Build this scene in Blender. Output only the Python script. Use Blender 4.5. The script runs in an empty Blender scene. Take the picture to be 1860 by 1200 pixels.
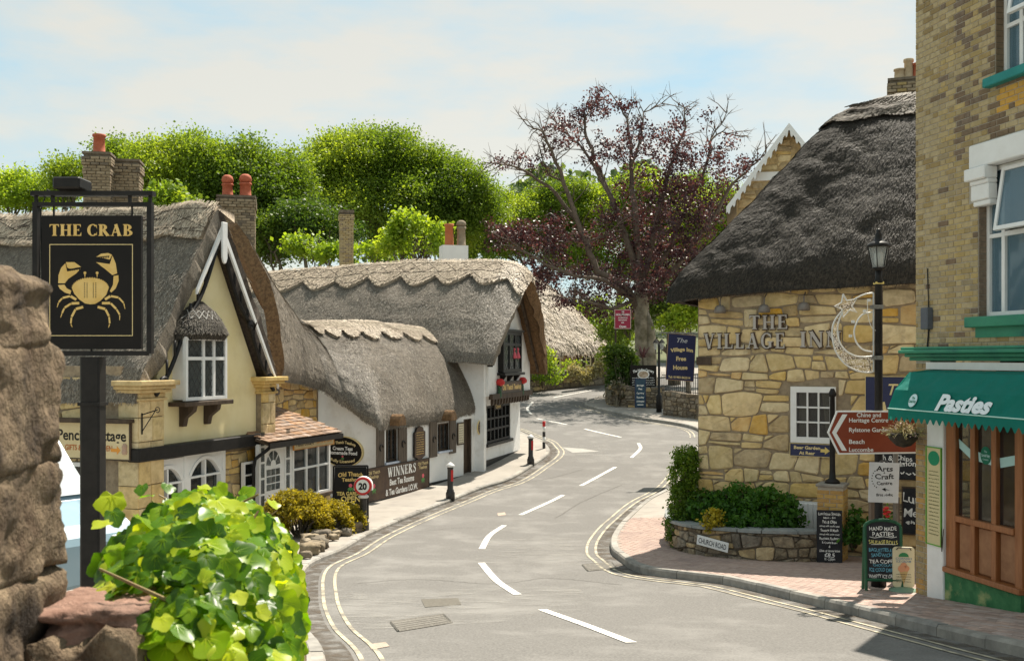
import bpy, bmesh, math, random
import numpy as np
from mathutils import Vector, Matrix
random.seed(7); RNG = np.random.default_rng(11)
SC = bpy.context.scene; COL = SC.collection
R = math.radians
# ---------------------------------------------------------------- camera, sky, sun, exposure
F = 1900.0; CX = 930.0; HY = 650.0; CZ = 3.9          # focal length, principal column, horizon row (photo pixels), eye height
cam = bpy.data.cameras.new('camera'); cam_o = bpy.data.objects.new('camera', cam); COL.objects.link(cam_o)
cam_o.location = (0, 0, CZ); cam_o.rotation_euler = (R(90), 0, 0)
cam.sensor_width = 36; cam.lens = F / 1860 * 36; cam.shift_y = (HY - 600) / 1860
cam.clip_start = .05; cam.clip_end = 2000
cam.dof.use_dof = True; cam.dof.focus_distance = 24; cam.dof.aperture_fstop = 9
SC.camera = cam_o
SUN_EL, SUN_AZ = 59, 28                                # degrees; azimuth clockwise from straight ahead (+Y)
world = bpy.data.worlds.new('World'); SC.world = world; world.use_nodes = True
nt = world.node_tree; N = nt.nodes; L = nt.links; N.clear()
wo = N.new('ShaderNodeOutputWorld'); bg = N.new('ShaderNodeBackground'); bg.inputs[1].default_value = .078
sky = N.new('ShaderNodeTexSky'); sky.sky_type = 'NISHITA'; sky.sun_disc = False
sky.sun_elevation = R(SUN_EL); sky.sun_rotation = R(SUN_AZ); sky.air_density = 1.0; sky.dust_density = .9; sky.ozone_density = 1.2
tc = N.new('ShaderNodeTexCoord'); mp = N.new('ShaderNodeMapping'); mp.inputs['Scale'].default_value = (1.6, 1.6, 5.0); mp.inputs['Location'].default_value = (3.3, 3.9, 5.5)
nz = N.new('ShaderNodeTexNoise'); nz.inputs['Scale'].default_value = 1.9; nz.inputs['Detail'].default_value = 8; nz.inputs['Roughness'].default_value = .56
cr = N.new('ShaderNodeValToRGB'); cr.color_ramp.elements[0].position = .42; cr.color_ramp.elements[1].position = .61
cr.color_ramp.elements[0].color = (3.9, 5.5, 5.9, 1); cr.color_ramp.elements[1].color = (6.35, 5.9, 4.65, 1)   # pale turquoise haze, cream cloud
mxw = N.new('ShaderNodeMixRGB'); mxw.inputs[0].default_value = .74      # thin bright veil over the clear sky
L.new(tc.outputs['Generated'], mp.inputs[0]); L.new(mp.outputs[0], nz.inputs[0]); L.new(nz.outputs[0], cr.inputs[0])
L.new(cr.outputs[0], mxw.inputs[2]); L.new(sky.outputs[0], mxw.inputs[1]); L.new(mxw.outputs[0], bg.inputs[0]); L.new(bg.outputs[0], wo.inputs[0])
sun = bpy.data.lights.new('sun', 'SUN'); sun_o = bpy.data.objects.new('sun', sun); COL.objects.link(sun_o)
sun.energy = 5.0; sun.angle = R(.55); sun.color = (1, .92, .79)
_sd = Vector((math.sin(R(SUN_AZ)) * math.cos(R(SUN_EL)), math.cos(R(SUN_AZ)) * math.cos(R(SUN_EL)), math.sin(R(SUN_EL))))
sun_o.rotation_euler = _sd.to_track_quat('Z', 'Y').to_euler(); sun_o.location = _sd * 60
vs = SC.view_settings; vs.view_transform = 'Standard'; vs.look = 'None'; vs.gamma = 1; vs.use_curve_mapping = False; vs.exposure = .9
SC.cycles.max_bounces = 8; SC.cycles.transparent_max_bounces = 8; SC.cycles.sample_clamp_indirect = 8
try:
    SC.cycles.use_denoising = True
except Exception: pass
# ---------------------------------------------------------------- lie of the land: eye-relative height of the road along the view
_GY = np.array([-60, -20, -5, 0, 3, 6, 9, 10.75, 12.5, 14.5, 17, 20, 24, 27, 30, 33, 36, 40, 45, 50, 55, 62, 70, 80, 100, 140, 200, 300, 600.])
_GZ = np.array([5, .6, -1.1, -1.65, -2.0, -2.37, -2.74, -2.95, -3.18, -3.42, -3.63, -3.82, -4.02, -4.1, -4.08, -3.97, -3.8, -3.57, -3.3, -2.95, -2.6, -2.1, -1.6, -1.0, .2, 3, 8, 15, 30])
_ty = np.arange(-60, 600, .25); _tz = np.interp(_ty, _GY, _GZ)
_k = np.exp(-np.linspace(-2, 2, 13) ** 2); _k /= _k.sum()
_tz = np.convolve(np.pad(_tz, 6, 'edge'), _k, 'valid')
def G(y): return CZ + np.interp(y, _ty, _tz)
def g(y): return float(G(y))
def P(px, py, Y):                                       # the point seen at a photo pixel, Y metres ahead
    return Vector(((px - CX) / F * Y, Y, CZ - (py - HY) / F * Y))
def gp(px, py, h=0.):                                   # the spot of ground (raised by h) seen at a photo pixel
    Y = np.arange(3, 260, .02); zz = G(Y) + h - CZ
    f = HY - zz / Y * F - py
    i = np.where(f <= 0)[0][0]
    return Vector(((px - CX) / F * Y[i], float(Y[i]), float(G(Y[i]) + h)))
# ---------------------------------------------------------------- mesh helpers
class MB:
    def __init__(s): s.v = []; s.f = []; s.m = []; s.mi = 0
    def add(s, vs_, fs):
        o = len(s.v); s.v += [tuple(p) for p in vs_]; s.f += [tuple(i + o for i in f) for f in fs]; s.m += [s.mi] * len(fs); return s
    def box(s, x0, x1, y0, y1, z0, z1):
        return s.add([(x0,y0,z0),(x1,y0,z0),(x1,y1,z0),(x0,y1,z0),(x0,y0,z1),(x1,y0,z1),(x1,y1,z1),(x0,y1,z1)],
                     [(0,3,2,1),(4,5,6,7),(0,1,5,4),(1,2,6,5),(2,3,7,6),(3,0,4,7)])
    def bbox(s, x0, x1, y0, y1, z0, z1, b=.01):         # box with bevelled front (-y) face
        s.add([(x0,y1,z0),(x1,y1,z0),(x1,y1,z1),(x0,y1,z1),(x0,y0+b,z0),(x1,y0+b,z0),(x1,y0+b,z1),(x0,y0+b,z1),
               (x0+b,y0,z0+b),(x1-b,y0,z0+b),(x1-b,y0,z1-b),(x0+b,y0,z1-b)],
              [(0,3,2,1),(0,1,5,4),(1,2,6,5),(2,3,7,6),(3,0,4,7),(4,5,9,8),(5,6,10,9),(6,7,11,10),(7,4,8,11),(8,9,10,11)]); return s
    def prism(s, poly, y0, y1, axis='y'):               # polygon in (x,z) extruded along y (or 'z': (x,y) along z; 'x': (y,z) along x)
        n = len(poly); a = sum(poly[i][0]*poly[(i+1)%n][1]-poly[(i+1)%n][0]*poly[i][1] for i in range(n))
        if a < 0: poly = poly[::-1]
        mk = {'y': lambda p, t: (p[0], t, p[1]), 'z': lambda p, t: (p[0], p[1], t), 'x': lambda p, t: (t, p[0], p[1])}[axis]
        vs_ = [mk(p, y0) for p in poly] + [mk(p, y1) for p in poly]
        return s.add(vs_, [tuple(range(n)), tuple(range(2*n-1, n-1, -1))] + [(i, i+n, (i+1)%n+n, (i+1)%n) for i in range(n)])
    def tube(s, pts, r, n=6, cap=True):
        pts = [Vector(p) for p in pts]; rr = r if hasattr(r, '__len__') else [r] * len(pts); rings = []
        up = None
        for i, p in enumerate(pts):
            d = (pts[min(i+1, len(pts)-1)] - pts[max(i-1, 0)])
            if d.length < 1e-9: d = Vector((0, 0, 1))
            d.normalize()
            if up is None: up = Vector((0, 0, 1)) if abs(d.z) < .9 else Vector((1, 0, 0))
            a = d.cross(up)
            if a.length < 1e-6: a = d.cross(Vector((0, 1, 0)))
            a.normalize(); b = a.cross(d); up = b
            rings.append([p + (a * math.cos(2*math.pi*k/n) + b * math.sin(2*math.pi*k/n)) * rr[i] for k in range(n)])
        vs_ = [q for ring in rings for q in ring]; fs = []
        for i in range(len(pts)-1):
            for k in range(n): fs.append((i*n+k, i*n+(k+1)%n, (i+1)*n+(k+1)%n, (i+1)*n+k))
        if cap: fs += [tuple(range(n-1, -1, -1)), tuple(range((len(pts)-1)*n, len(pts)*n))]
        return s.add(vs_, fs)
    def lathe(s, prof, n=16, c=(0,0,0), sq=None):       # profile [(r,z)] round the z axis
        vs_ = [];
        for (r, z) in prof:
            for k in range(n):
                a = 2*math.pi*(k+.5)/n; vs_.append((c[0]+r*math.cos(a), c[1]+r*math.sin(a), c[2]+z))
        fs = [(i*n+k, i*n+(k+1)%n, (i+1)*n+(k+1)%n, (i+1)*n+k) for i in range(len(prof)-1) for k in range(n)]
        fs += [tuple(range(n-1, -1, -1)), tuple(range((len(prof)-1)*n, len(prof)*n))]
        return s.add(vs_, fs)
    def mesh(s, name):
        me = bpy.data.meshes.new(name); me.from_pydata(s.v, [], s.f); return me
    def build(s, name, mat, parent=None, smooth=False, bev=0):
        me = s.mesh(name)
        for m in (mat if isinstance(mat, (list, tuple)) else [mat]): me.materials.append(m)
        if any(s.m): me.polygons.foreach_set('material_index', s.m)
        if bev:
            bm = bmesh.new(); bm.from_mesh(me)
            es = [e for e in bm.edges if len(e.link_faces) == 2 and e.calc_face_angle(0) > .5]
            bmesh.ops.bevel(bm, geom=es, offset=bev, segments=1, affect='EDGES', clamp_overlap=True); bm.to_mesh(me); bm.free()
        if smooth: me.polygons.foreach_set('use_smooth', [True] * len(me.polygons))
        me.update(); return obj(name, me, parent)
def obj(name, me, parent=None):
    o = bpy.data.objects.new(name, me); COL.objects.link(o)
    if parent is not None: o.parent = parent
    return o
def smooth_all(o): o.data.polygons.foreach_set('use_smooth', [True] * len(o.data.polygons)); return o
def thing(name, label, cat, loc=(0,0,0), rz=0, group=None):
    o = bpy.data.objects.new(name, None); COL.objects.link(o); o.location = loc; o.rotation_euler = (0, 0, R(rz))
    return tag(o, label, cat, group)
def tag(o, label, cat, group=None):
    o['label'] = label; o['category'] = cat
    if group: o['group'] = group
    return o
def kind(o, k): o['kind'] = k; return o
def arr_mesh(name, verts, faces, rnd=None, smooth=False):    # numpy verts (n,3), faces (m,k)
    me = bpy.data.meshes.new(name); verts = np.ascontiguousarray(verts, dtype=np.float32); faces = np.ascontiguousarray(faces, dtype=np.int32)
    m, k = faces.shape
    me.vertices.add(len(verts)); me.vertices.foreach_set('co', verts.ravel())
    me.loops.add(m * k); me.loops.foreach_set('vertex_index', faces.ravel())
    me.polygons.add(m); me.polygons.foreach_set('loop_start', np.arange(0, m * k, k, dtype=np.int32))
    me.update(calc_edges=True)
    if smooth: me.polygons.foreach_set('use_smooth', [True] * m)
    if rnd is not None:
        at = me.attributes.new('rnd', 'FLOAT', 'POINT'); at.data.foreach_set('value', np.ascontiguousarray(rnd, dtype=np.float32))
    return me
class Frame:                                            # an upright wall plane: x along the wall, z up, front faces -y
    def __init__(s, x, y, deg, z0):
        s.o = Vector((x, y, z0)); s.deg = deg; s.d = Vector((math.cos(R(deg)), math.sin(R(deg)), 0)); s.n = Vector((s.d.y, -s.d.x, 0))
    def hit(s, px, py, n=0.):                           # (u, z) of the spot on the plane (n metres proud) seen at a photo pixel
        r = Vector(((px - CX) / F, 1, -(py - HY) / F)); o = s.o + s.n * n; c = Vector((0, 0, CZ))
        t = (o - c).dot(s.n) / r.dot(s.n); q = c + r * t - o
        return q.dot(s.d), q.z
    def w(s, u, n, z): return s.o + s.d * u + s.n * n + Vector((0, 0, z))
    def loc(s, p): q = Vector(p) - s.o; return Vector((q.dot(s.d), -q.dot(s.n), q.z))   # world -> local
# value noise
def _h(ix, iy, iz):
    n = (ix.astype(np.int64) * 374761393 + iy.astype(np.int64) * 668265263 + iz.astype(np.int64) * 2147483647 + 1013) & 0xffffffff
    n = ((n ^ (n >> 13)) * 1274126177) & 0xffffffff
    return ((n ^ (n >> 16)) & 0xffff) / 65535.0
def vnoise(p, sc=1.0):
    p = np.asarray(p, float) * sc; i = np.floor(p).astype(np.int64); f = p - i; f = f * f * (3 - 2 * f); r = 0
    for dx in (0, 1):
        for dy in (0, 1):
            for dz in (0, 1):
                w = (f[..., 0] if dx else 1 - f[..., 0]) * (f[..., 1] if dy else 1 - f[..., 1]) * (f[..., 2] if dz else 1 - f[..., 2])
                r = r + w * _h(i[..., 0] + dx, i[..., 1] + dy, i[..., 2] + dz)
    return r * 2 - 1
def fbm(p, sc, o=3):
    r = 0; a = 1
    for k in range(o): r = r + a * vnoise(np.asarray(p) + 17.3 * k, sc * 2 ** k); a *= .5
    return r
# ---------------------------------------------------------------- materials
def srgb(r, g_, b):
    f = lambda c: (c / 255 / 12.92 if c <= 10 else ((c / 255 + .055) / 1.055) ** 2.4)
    return (f(r), f(g_), f(b), 1)
def mat(name, c1, c2=None, scale=6., rough=.75, bump=0., bscale=None, detail=6, spec=.3, metal=0., rand=0., stretch=(1,1,1), lo=.35, hi=.65,
        c3=None, s3=1.5, lo3=.5, hi3=.68, emit=0., coat=0., coords='Object'):
    m = bpy.data.materials.new(name); m.use_nodes = True; t = m.node_tree; n = t.nodes; l = t.links
    b = n['Principled BSDF']; b.inputs['Roughness'].default_value = rough; b.inputs['Specular IOR Level'].default_value = spec; b.inputs['Metallic'].default_value = metal
    b.inputs['Coat Weight'].default_value = coat
    c1 = tuple(c1)[:3] + (1,); b.inputs['Base Color'].default_value = c1
    if c2 is None and bump == 0 and not rand: return m
    co = n.new('ShaderNodeTexCoord'); ma = n.new('ShaderNodeMapping'); ma.inputs['Scale'].default_value = stretch; l.new(co.outputs[coords], ma.inputs[0])
    oi = n.new('ShaderNodeObjectInfo')
    if rand:
        ml = n.new('ShaderNodeVectorMath'); ml.operation = 'SCALE'; ml.inputs[0].default_value = (7, 11, 5); l.new(oi.outputs['Random'], ml.inputs['Scale']); l.new(ml.outputs[0], ma.inputs['Location'])
    out = None
    if c2 is not None:
        no = n.new('ShaderNodeTexNoise'); no.inputs['Scale'].default_value = scale; no.inputs['Detail'].default_value = detail; no.inputs['Roughness'].default_value = .62; l.new(ma.outputs[0], no.inputs[0])
        rp = n.new('ShaderNodeValToRGB'); rp.color_ramp.elements[0].position = lo; rp.color_ramp.elements[1].position = hi
        rp.color_ramp.elements[0].color = c1; rp.color_ramp.elements[1].color = tuple(c2)[:3] + (1,); l.new(no.outputs[0], rp.inputs[0]); out = rp.outputs[0]
    if c3 is not None:
        n3 = n.new('ShaderNodeTexNoise'); n3.inputs['Scale'].default_value = s3; n3.inputs['Detail'].default_value = 7; n3.inputs['Roughness'].default_value = .65; l.new(ma.outputs[0], n3.inputs[0])
        r3 = n.new('ShaderNodeValToRGB'); r3.color_ramp.elements[0].position = lo3; r3.color_ramp.elements[1].position = hi3; l.new(n3.outputs[0], r3.inputs[0])
        mx = n.new('ShaderNodeMixRGB'); l.new(r3.outputs[0], mx.inputs[0]); mx.inputs[2].default_value = tuple(c3)[:3] + (1,)
        if out: l.new(out, mx.inputs[1])
        else: mx.inputs[1].default_value = c1
        out = mx.outputs[0]
    if rand:
        hs = n.new('ShaderNodeHueSaturation'); mr = n.new('ShaderNodeMapRange'); mr.inputs['To Min'].default_value = 1 - rand; mr.inputs['To Max'].default_value = 1 + rand
        l.new(oi.outputs['Random'], mr.inputs[0]); l.new(mr.outputs[0], hs.inputs['Value'])
        fr = n.new('ShaderNodeMath'); fr.operation = 'MULTIPLY'; fr.inputs[1].default_value = 7.31; l.new(oi.outputs['Random'], fr.inputs[0])
        f2 = n.new('ShaderNodeMath'); f2.operation = 'FRACT'; l.new(fr.outputs[0], f2.inputs[0])
        mh = n.new('ShaderNodeMapRange'); mh.inputs['To Min'].default_value = 1 - rand * 1.1; mh.inputs['To Max'].default_value = 1 + rand * .9; l.new(f2.outputs[0], mh.inputs[0]); l.new(mh.outputs[0], hs.inputs['Saturation'])
        if out: l.new(out, hs.inputs['Color'])
        else: hs.inputs['Color'].default_value = c1
        out = hs.outputs[0]
    if out: l.new(out, b.inputs['Base Color'])
    if bump:
        nb = n.new('ShaderNodeTexNoise'); nb.inputs['Scale'].default_value = bscale or scale * 3; nb.inputs['Detail'].default_value = 6; nb.inputs['Roughness'].default_value = .65; l.new(ma.outputs[0], nb.inputs[0])
        bp = n.new('ShaderNodeBump'); bp.inputs['Strength'].default_value = min(1, bump * 20); bp.inputs['Distance'].default_value = bump; l.new(nb.outputs[0], bp.inputs['Height']); l.new(bp.outputs[0], b.inputs['Normal'])
    return m
def leaf_mat(name, ramp, trans=.45, rough=.5, tcol=None, spec=.3):          # ramp of (pos, colour) over the leaf's own random number
    m = bpy.data.materials.new(name); m.use_nodes = True; t = m.node_tree; n = t.nodes; l = t.links; b = n['Principled BSDF']
    b.inputs['Roughness'].default_value = rough; b.inputs['Specular IOR Level'].default_value = spec
    at = n.new('ShaderNodeAttribute'); at.attribute_name = 'rnd'; rp = n.new('ShaderNodeValToRGB')
    while len(rp.color_ramp.elements) < len(ramp): rp.color_ramp.elements.new(.5)
    for e, (p, c) in zip(rp.color_ramp.elements, ramp): e.position = p; e.color = tuple(c)[:3] + (1,)
    l.new(at.outputs['Fac'], rp.inputs[0]); l.new(rp.outputs[0], b.inputs['Base Color'])
    if trans:
        tr = n.new('ShaderNodeBsdfTranslucent'); hs = n.new('ShaderNodeMixRGB'); hs.blend_type = 'MULTIPLY'; hs.inputs[0].default_value = 1; hs.inputs[2].default_value = tuple(tcol or (1.6, 1.5, .6))[:3] + (1,)
        l.new(rp.outputs[0], hs.inputs[1]); l.new(hs.outputs[0], tr.inputs[0]); mx = n.new('ShaderNodeMixShader'); mx.inputs[0].default_value = trans
        l.new(b.outputs[0], mx.inputs[1]); l.new(tr.outputs[0], mx.inputs[2]); l.new(mx.outputs[0], n['Material Output'].inputs[0])
    return m
def glass_mat(name, tint=(.03, .035, .04), rough=.05, clear=.62):      # window pane: dark room behind, sky mirrored in it
    m = bpy.data.materials.new(name); m.use_nodes = True; t = m.node_tree; n = t.nodes; l = t.links; b = n['Principled BSDF']
    b.inputs['Roughness'].default_value = rough; b.inputs['Base Color'].default_value = tuple(tint) + (1,); b.inputs['Specular IOR Level'].default_value = .7
    tr = n.new('ShaderNodeBsdfTransparent'); tr.inputs[0].default_value = (.85, .88, .88, 1); mx = n.new('ShaderNodeMixShader'); mx.inputs[0].default_value = clear
    nb = n.new('ShaderNodeTexNoise'); nb.inputs['Scale'].default_value = 2.2; bp = n.new('ShaderNodeBump'); bp.inputs['Strength'].default_value = .08; bp.inputs['Distance'].default_value = .03
    co = n.new('ShaderNodeTexCoord'); l.new(co.outputs['Object'], nb.inputs[0]); l.new(nb.outputs[0], bp.inputs['Height']); l.new(bp.outputs[0], b.inputs['Normal'])
    l.new(b.outputs[0], mx.inputs[1]); l.new(tr.outputs[0], mx.inputs[2]); l.new(mx.outputs[0], n['Material Output'].inputs[0])
    return m
# ---------------------------------------------------------------- lettering
def stroke(pts, wd):
    pts = [Vector((p[0], p[1])) for p in pts]; l_ = []; r_ = []
    for i, p in enumerate(pts):
        d = (pts[min(i+1, len(pts)-1)] - pts[max(i-1, 0)]).normalized(); nn = Vector((-d.y, d.x)); w = wd[i] if hasattr(wd, '__len__') else wd
        l_.append(tuple(p + nn * w / 2)); r_.append(tuple(p - nn * w / 2))
    return l_ + r_[::-1]
def _arc(cx, cy, rx, ry, a0, a1, W, t, n=14):             # crescent-stressed arc
    o = []; i = []
    for k in range(n + 1):
        a = R(a0 + (a1 - a0) * k / n); o.append((cx + rx * math.cos(a), cy + ry * math.sin(a))); i.append((cx + (rx - W) * math.cos(a), cy + (ry - t) * math.sin(a)))
    return o + i[::-1]
def rect(x0, y0, x1, y1): return [(x0, y0), (x1, y0), (x1, y1), (x0, y1)]
def serif_glyph(c, W=.2, t=.075, s=.075, h=.06):
    def stem(x, w=W, top=1, bot=1):
        p = [rect(x, 0, x + w, 1)]
        if bot: p.append(rect(x - s, 0, x + w + s, h))
        if top: p.append(rect(x - s, 1 - h, x + w + s, 1))
        return p
    x = s
    if c == 'I': return stem(x), W + 2 * s
    if c == 'T': return stem(.27, top=0) + [rect(0, 1 - .085, .74, 1), [(0, 1), (0, .74), (.1, .92)], [(.74, 1), (.64, .92), (.74, .74)]], .74
    if c == 'H': return stem(x) + stem(.6) + [rect(x + W, .46, .6, .46 + t)], .6 + W + s
    if c == 'L': return stem(x) + [rect(x + W, 0, .66, .075), [(.66, 0), (.66, .3), (.56, .07)]], .68
    if c in 'EF':
        p = stem(x) + [rect(x + W, 1 - .075, .64, 1), [(.64, 1), (.54, .93), (.64, .72)], rect(x + W, .47, .5, .54), [(.5, .38), (.5, .63), (.43, .505)]]
        if c == 'E': p += [rect(x + W, 0, .68, .075), [(.68, 0), (.68, .3), (.57, .07)]]
        return p, .7
    if c == 'A': return [stroke([(.14, 0), (.44, 1)], t), stroke([(.42, 1.0), (.72, 0)], W), rect(.2, .27, .62, .27 + t), rect(0, 0, .27, h), rect(.53, 0, .9, h)], .9
    if c == 'V': return [stroke([(.16, 1), (.46, 0)], W), stroke([(.46, 0), (.74, 1)], t), rect(0, 1 - h, .34, 1), rect(.6, 1 - h, .88, 1)], .88
    if c == 'W': return [stroke([(.14, 1), (.36, 0)], W * .9), stroke([(.36, 0), (.58, 1)], t), stroke([(.5, 1), (.74, 0)], W * .9), stroke([(.74, 0), (.96, 1)], t), rect(0, 1 - h, .3, 1), rect(.84, 1 - h, 1.08, 1), rect(.42, 1 - h, .66, 1)], 1.08
    if c == 'N': return [rect(.09, 0, .09 + t, 1), rect(.7, 0, .7 + t, 1), stroke([(.12, 1), (.72, 0)], W), rect(0, 0, .26, h), rect(.58, 1 - h, .87, 1), rect(0, 1 - h, .2, 1)], .87
    if c == 'C': return [_arc(.44, .5, .44, .52, 42, 318, W, t, 20), [(.76, .98), (.7, .82), (.76, .62)], [(.76, .02), (.7, .18), (.77, .34)]], .8
    if c == 'G': return [_arc(.44, .5, .44, .52, 42, 318, W, t, 20), [(.76, .98), (.7, .82), (.76, .62)], rect(.6, .06, .6 + W, .44), rect(.5, .4, .88, .46)], .9
    if c == 'O': return [_arc(.45, .5, .45, .52, 0, 180, W, t), _arc(.45, .5, .45, .52, 180, 360, W, t)], .9
    if c == 'D': return stem(x) + [_arc(.3, .5, .56, .5, -90, 90, W, t)], .88
    if c in 'RPB':
        p = stem(x) + [_arc(.32, .74, .36, .26, -90, 90, W, t), rect(x + W, 1 - t, .33, 1), rect(x + W, .48, .33, .48 + t)]
        if c == 'R': p += [stroke([(.4, .5), (.74, .02)], W), rect(.62, 0, .88, h)]; return p, .86
        if c == 'B': p += [_arc(.32, .25, .44, .27, -90, 90, W, t), rect(x + W, 0, .33, t)]; return p, .8
        return p, .72
    if c == 'S':
        pts = [(.56, .78), (.52, .9), (.36, .965), (.2, .9), (.14, .75), (.24, .6), (.42, .5), (.53, .38), (.52, .18), (.38, .05), (.22, .04), (.1, .12), (.06, .25)]
        return [stroke(pts, [.06, .08, .075, .1, .15, .19, .2, .19, .15, .1, .075, .08, .06]), [(.58, 1), (.53, .8), (.6, .66)], [(.04, 0), (.09, .2), (.03, .34)]], .66
    return [], .36
def serif_mesh(mb, s, h, u, n, z, depth=.004, W=.2, space=.13, width=None, bow=0., slope=0.):
    polys = []; x = 0
    for c in s:
        pg, adv = serif_glyph(c, W)
        for q in pg: polys.append([(a + x, b) for a, b in q])
        x += adv + (space if c != ' ' else 0)
    x -= space; sx = (width / (x * h)) if width else 1.
    for i, q in enumerate(polys):
        e = (i % 7) * .00035
        mb.prism([(u + (a - x / 2) * h * sx, z + (b - .5) * h - bow * ((a - x / 2) * h * sx) ** 2 + slope * (a - x / 2) * h * sx) for a, b in q], -n - depth - e, -n)
_tcache = {}
def raw_text(s, bold=0., shear=0.):
    k = (s, bold, shear)
    if k not in _tcache:
        c = bpy.data.curves.new('t', 'FONT'); c.body = s; c.size = 1; c.align_x = 'CENTER'; c.offset = bold; c.shear = shear; c.resolution_u = 3
        o = bpy.data.objects.new('t', c); me = bpy.data.meshes.new_from_object(o)
        _tcache[k] = ([tuple(v.co) for v in me.vertices], [tuple(p.vertices) for p in me.polygons])
        bpy.data.objects.remove(o); bpy.data.curves.remove(c); bpy.data.meshes.remove(me)
    return _tcache[k]
def text_into(mb, s, h, u, n, z, width=None, bold=.012, shear=0., bow=0., slope=0., wob=0.):   # h = cap height, centred on (u, z)
    v, f = raw_text(s, bold, shear)
    xs = [p[0] for p in v]; x0, x1 = min(xs), max(xs); k = h / .7; sx = width / (x1 - x0) if width else k; xm = (x0 + x1) / 2
    o = []
    for p in v:
        x = (p[0] - xm) * sx; y = (p[1] - .35) * k
        if wob: y += wob * h * math.sin(x / h * 1.7 + len(s)); x += wob * h * .5 * math.sin(y / h * 5 + x / h)
        o.append((u + x, -n, z + y - bow * x * x + slope * x))
    mb.add(o, f)
def text(parent, s, h, u, n, z, m, width=None, name='lettering', **k):
    mb = MB(); text_into(mb, s, h, u, n, z, width, **k); return mb.build(name, m, parent)
def scribble(mb, u0, u1, z, h, n, seed=0):                 # a line of writing too small to read
    rr = random.Random(seed); x = u0
    while x < u1 - h * .5:
        w = h * rr.uniform(.35, 1.6); w = min(w, u1 - x)
        pts = [(x + w * i / 6, z + rr.uniform(-.45, .45) * h) for i in range(7)]
        mb.prism(stroke(pts, h * .32), -n - .001, -n); x += w + h * .45
# ---------------------------------------------------------------- thatch
def resample(pts, n):
    p = np.array([tuple(q) for q in pts], float); d = np.r_[0, np.cumsum(np.linalg.norm(np.diff(p, axis=0), axis=1))]
    if d[-1] < 1e-6: return np.repeat(p[:1], n, 0)
    # Catmull-style smoothing of the control line
    t = np.linspace(0, d[-1], n); q = np.stack([np.interp(t, d, p[:, i]) for i in range(3)], 1)
    for _ in range(max(1, n // 40)): q[1:-1] = (q[:-2] + 2 * q[1:-1] + q[2:]) / 4
    return q
def pair(T_, B_, n=24):                                    # keep ridge and eave stations matched
    T2, B2 = [], []
    for i in range(len(T_) - 1):
        for k in range(n): T2.append(Vector(T_[i]).lerp(T_[i+1], k / n)); B2.append(Vector(B_[i]).lerp(B_[i+1], k / n))
    return T2 + [Vector(T_[-1])], B2 + [Vector(B_[-1])]
_rs = resample
def resample(p, n):
    if len(p) > 100:
        q = np.array([tuple(a) for a in p]); idx = np.linspace(0, len(q) - 1, n); i = np.minimum(idx.astype(int), len(q) - 2); f = (idx - i)[:, None]; q = q[i] * (1 - f) + q[i + 1] * f
        for _ in range(4): q[1:-1] = (q[:-2] + 2 * q[1:-1] + q[2:]) / 4
        return q
    return _rs(p, n)
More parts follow.
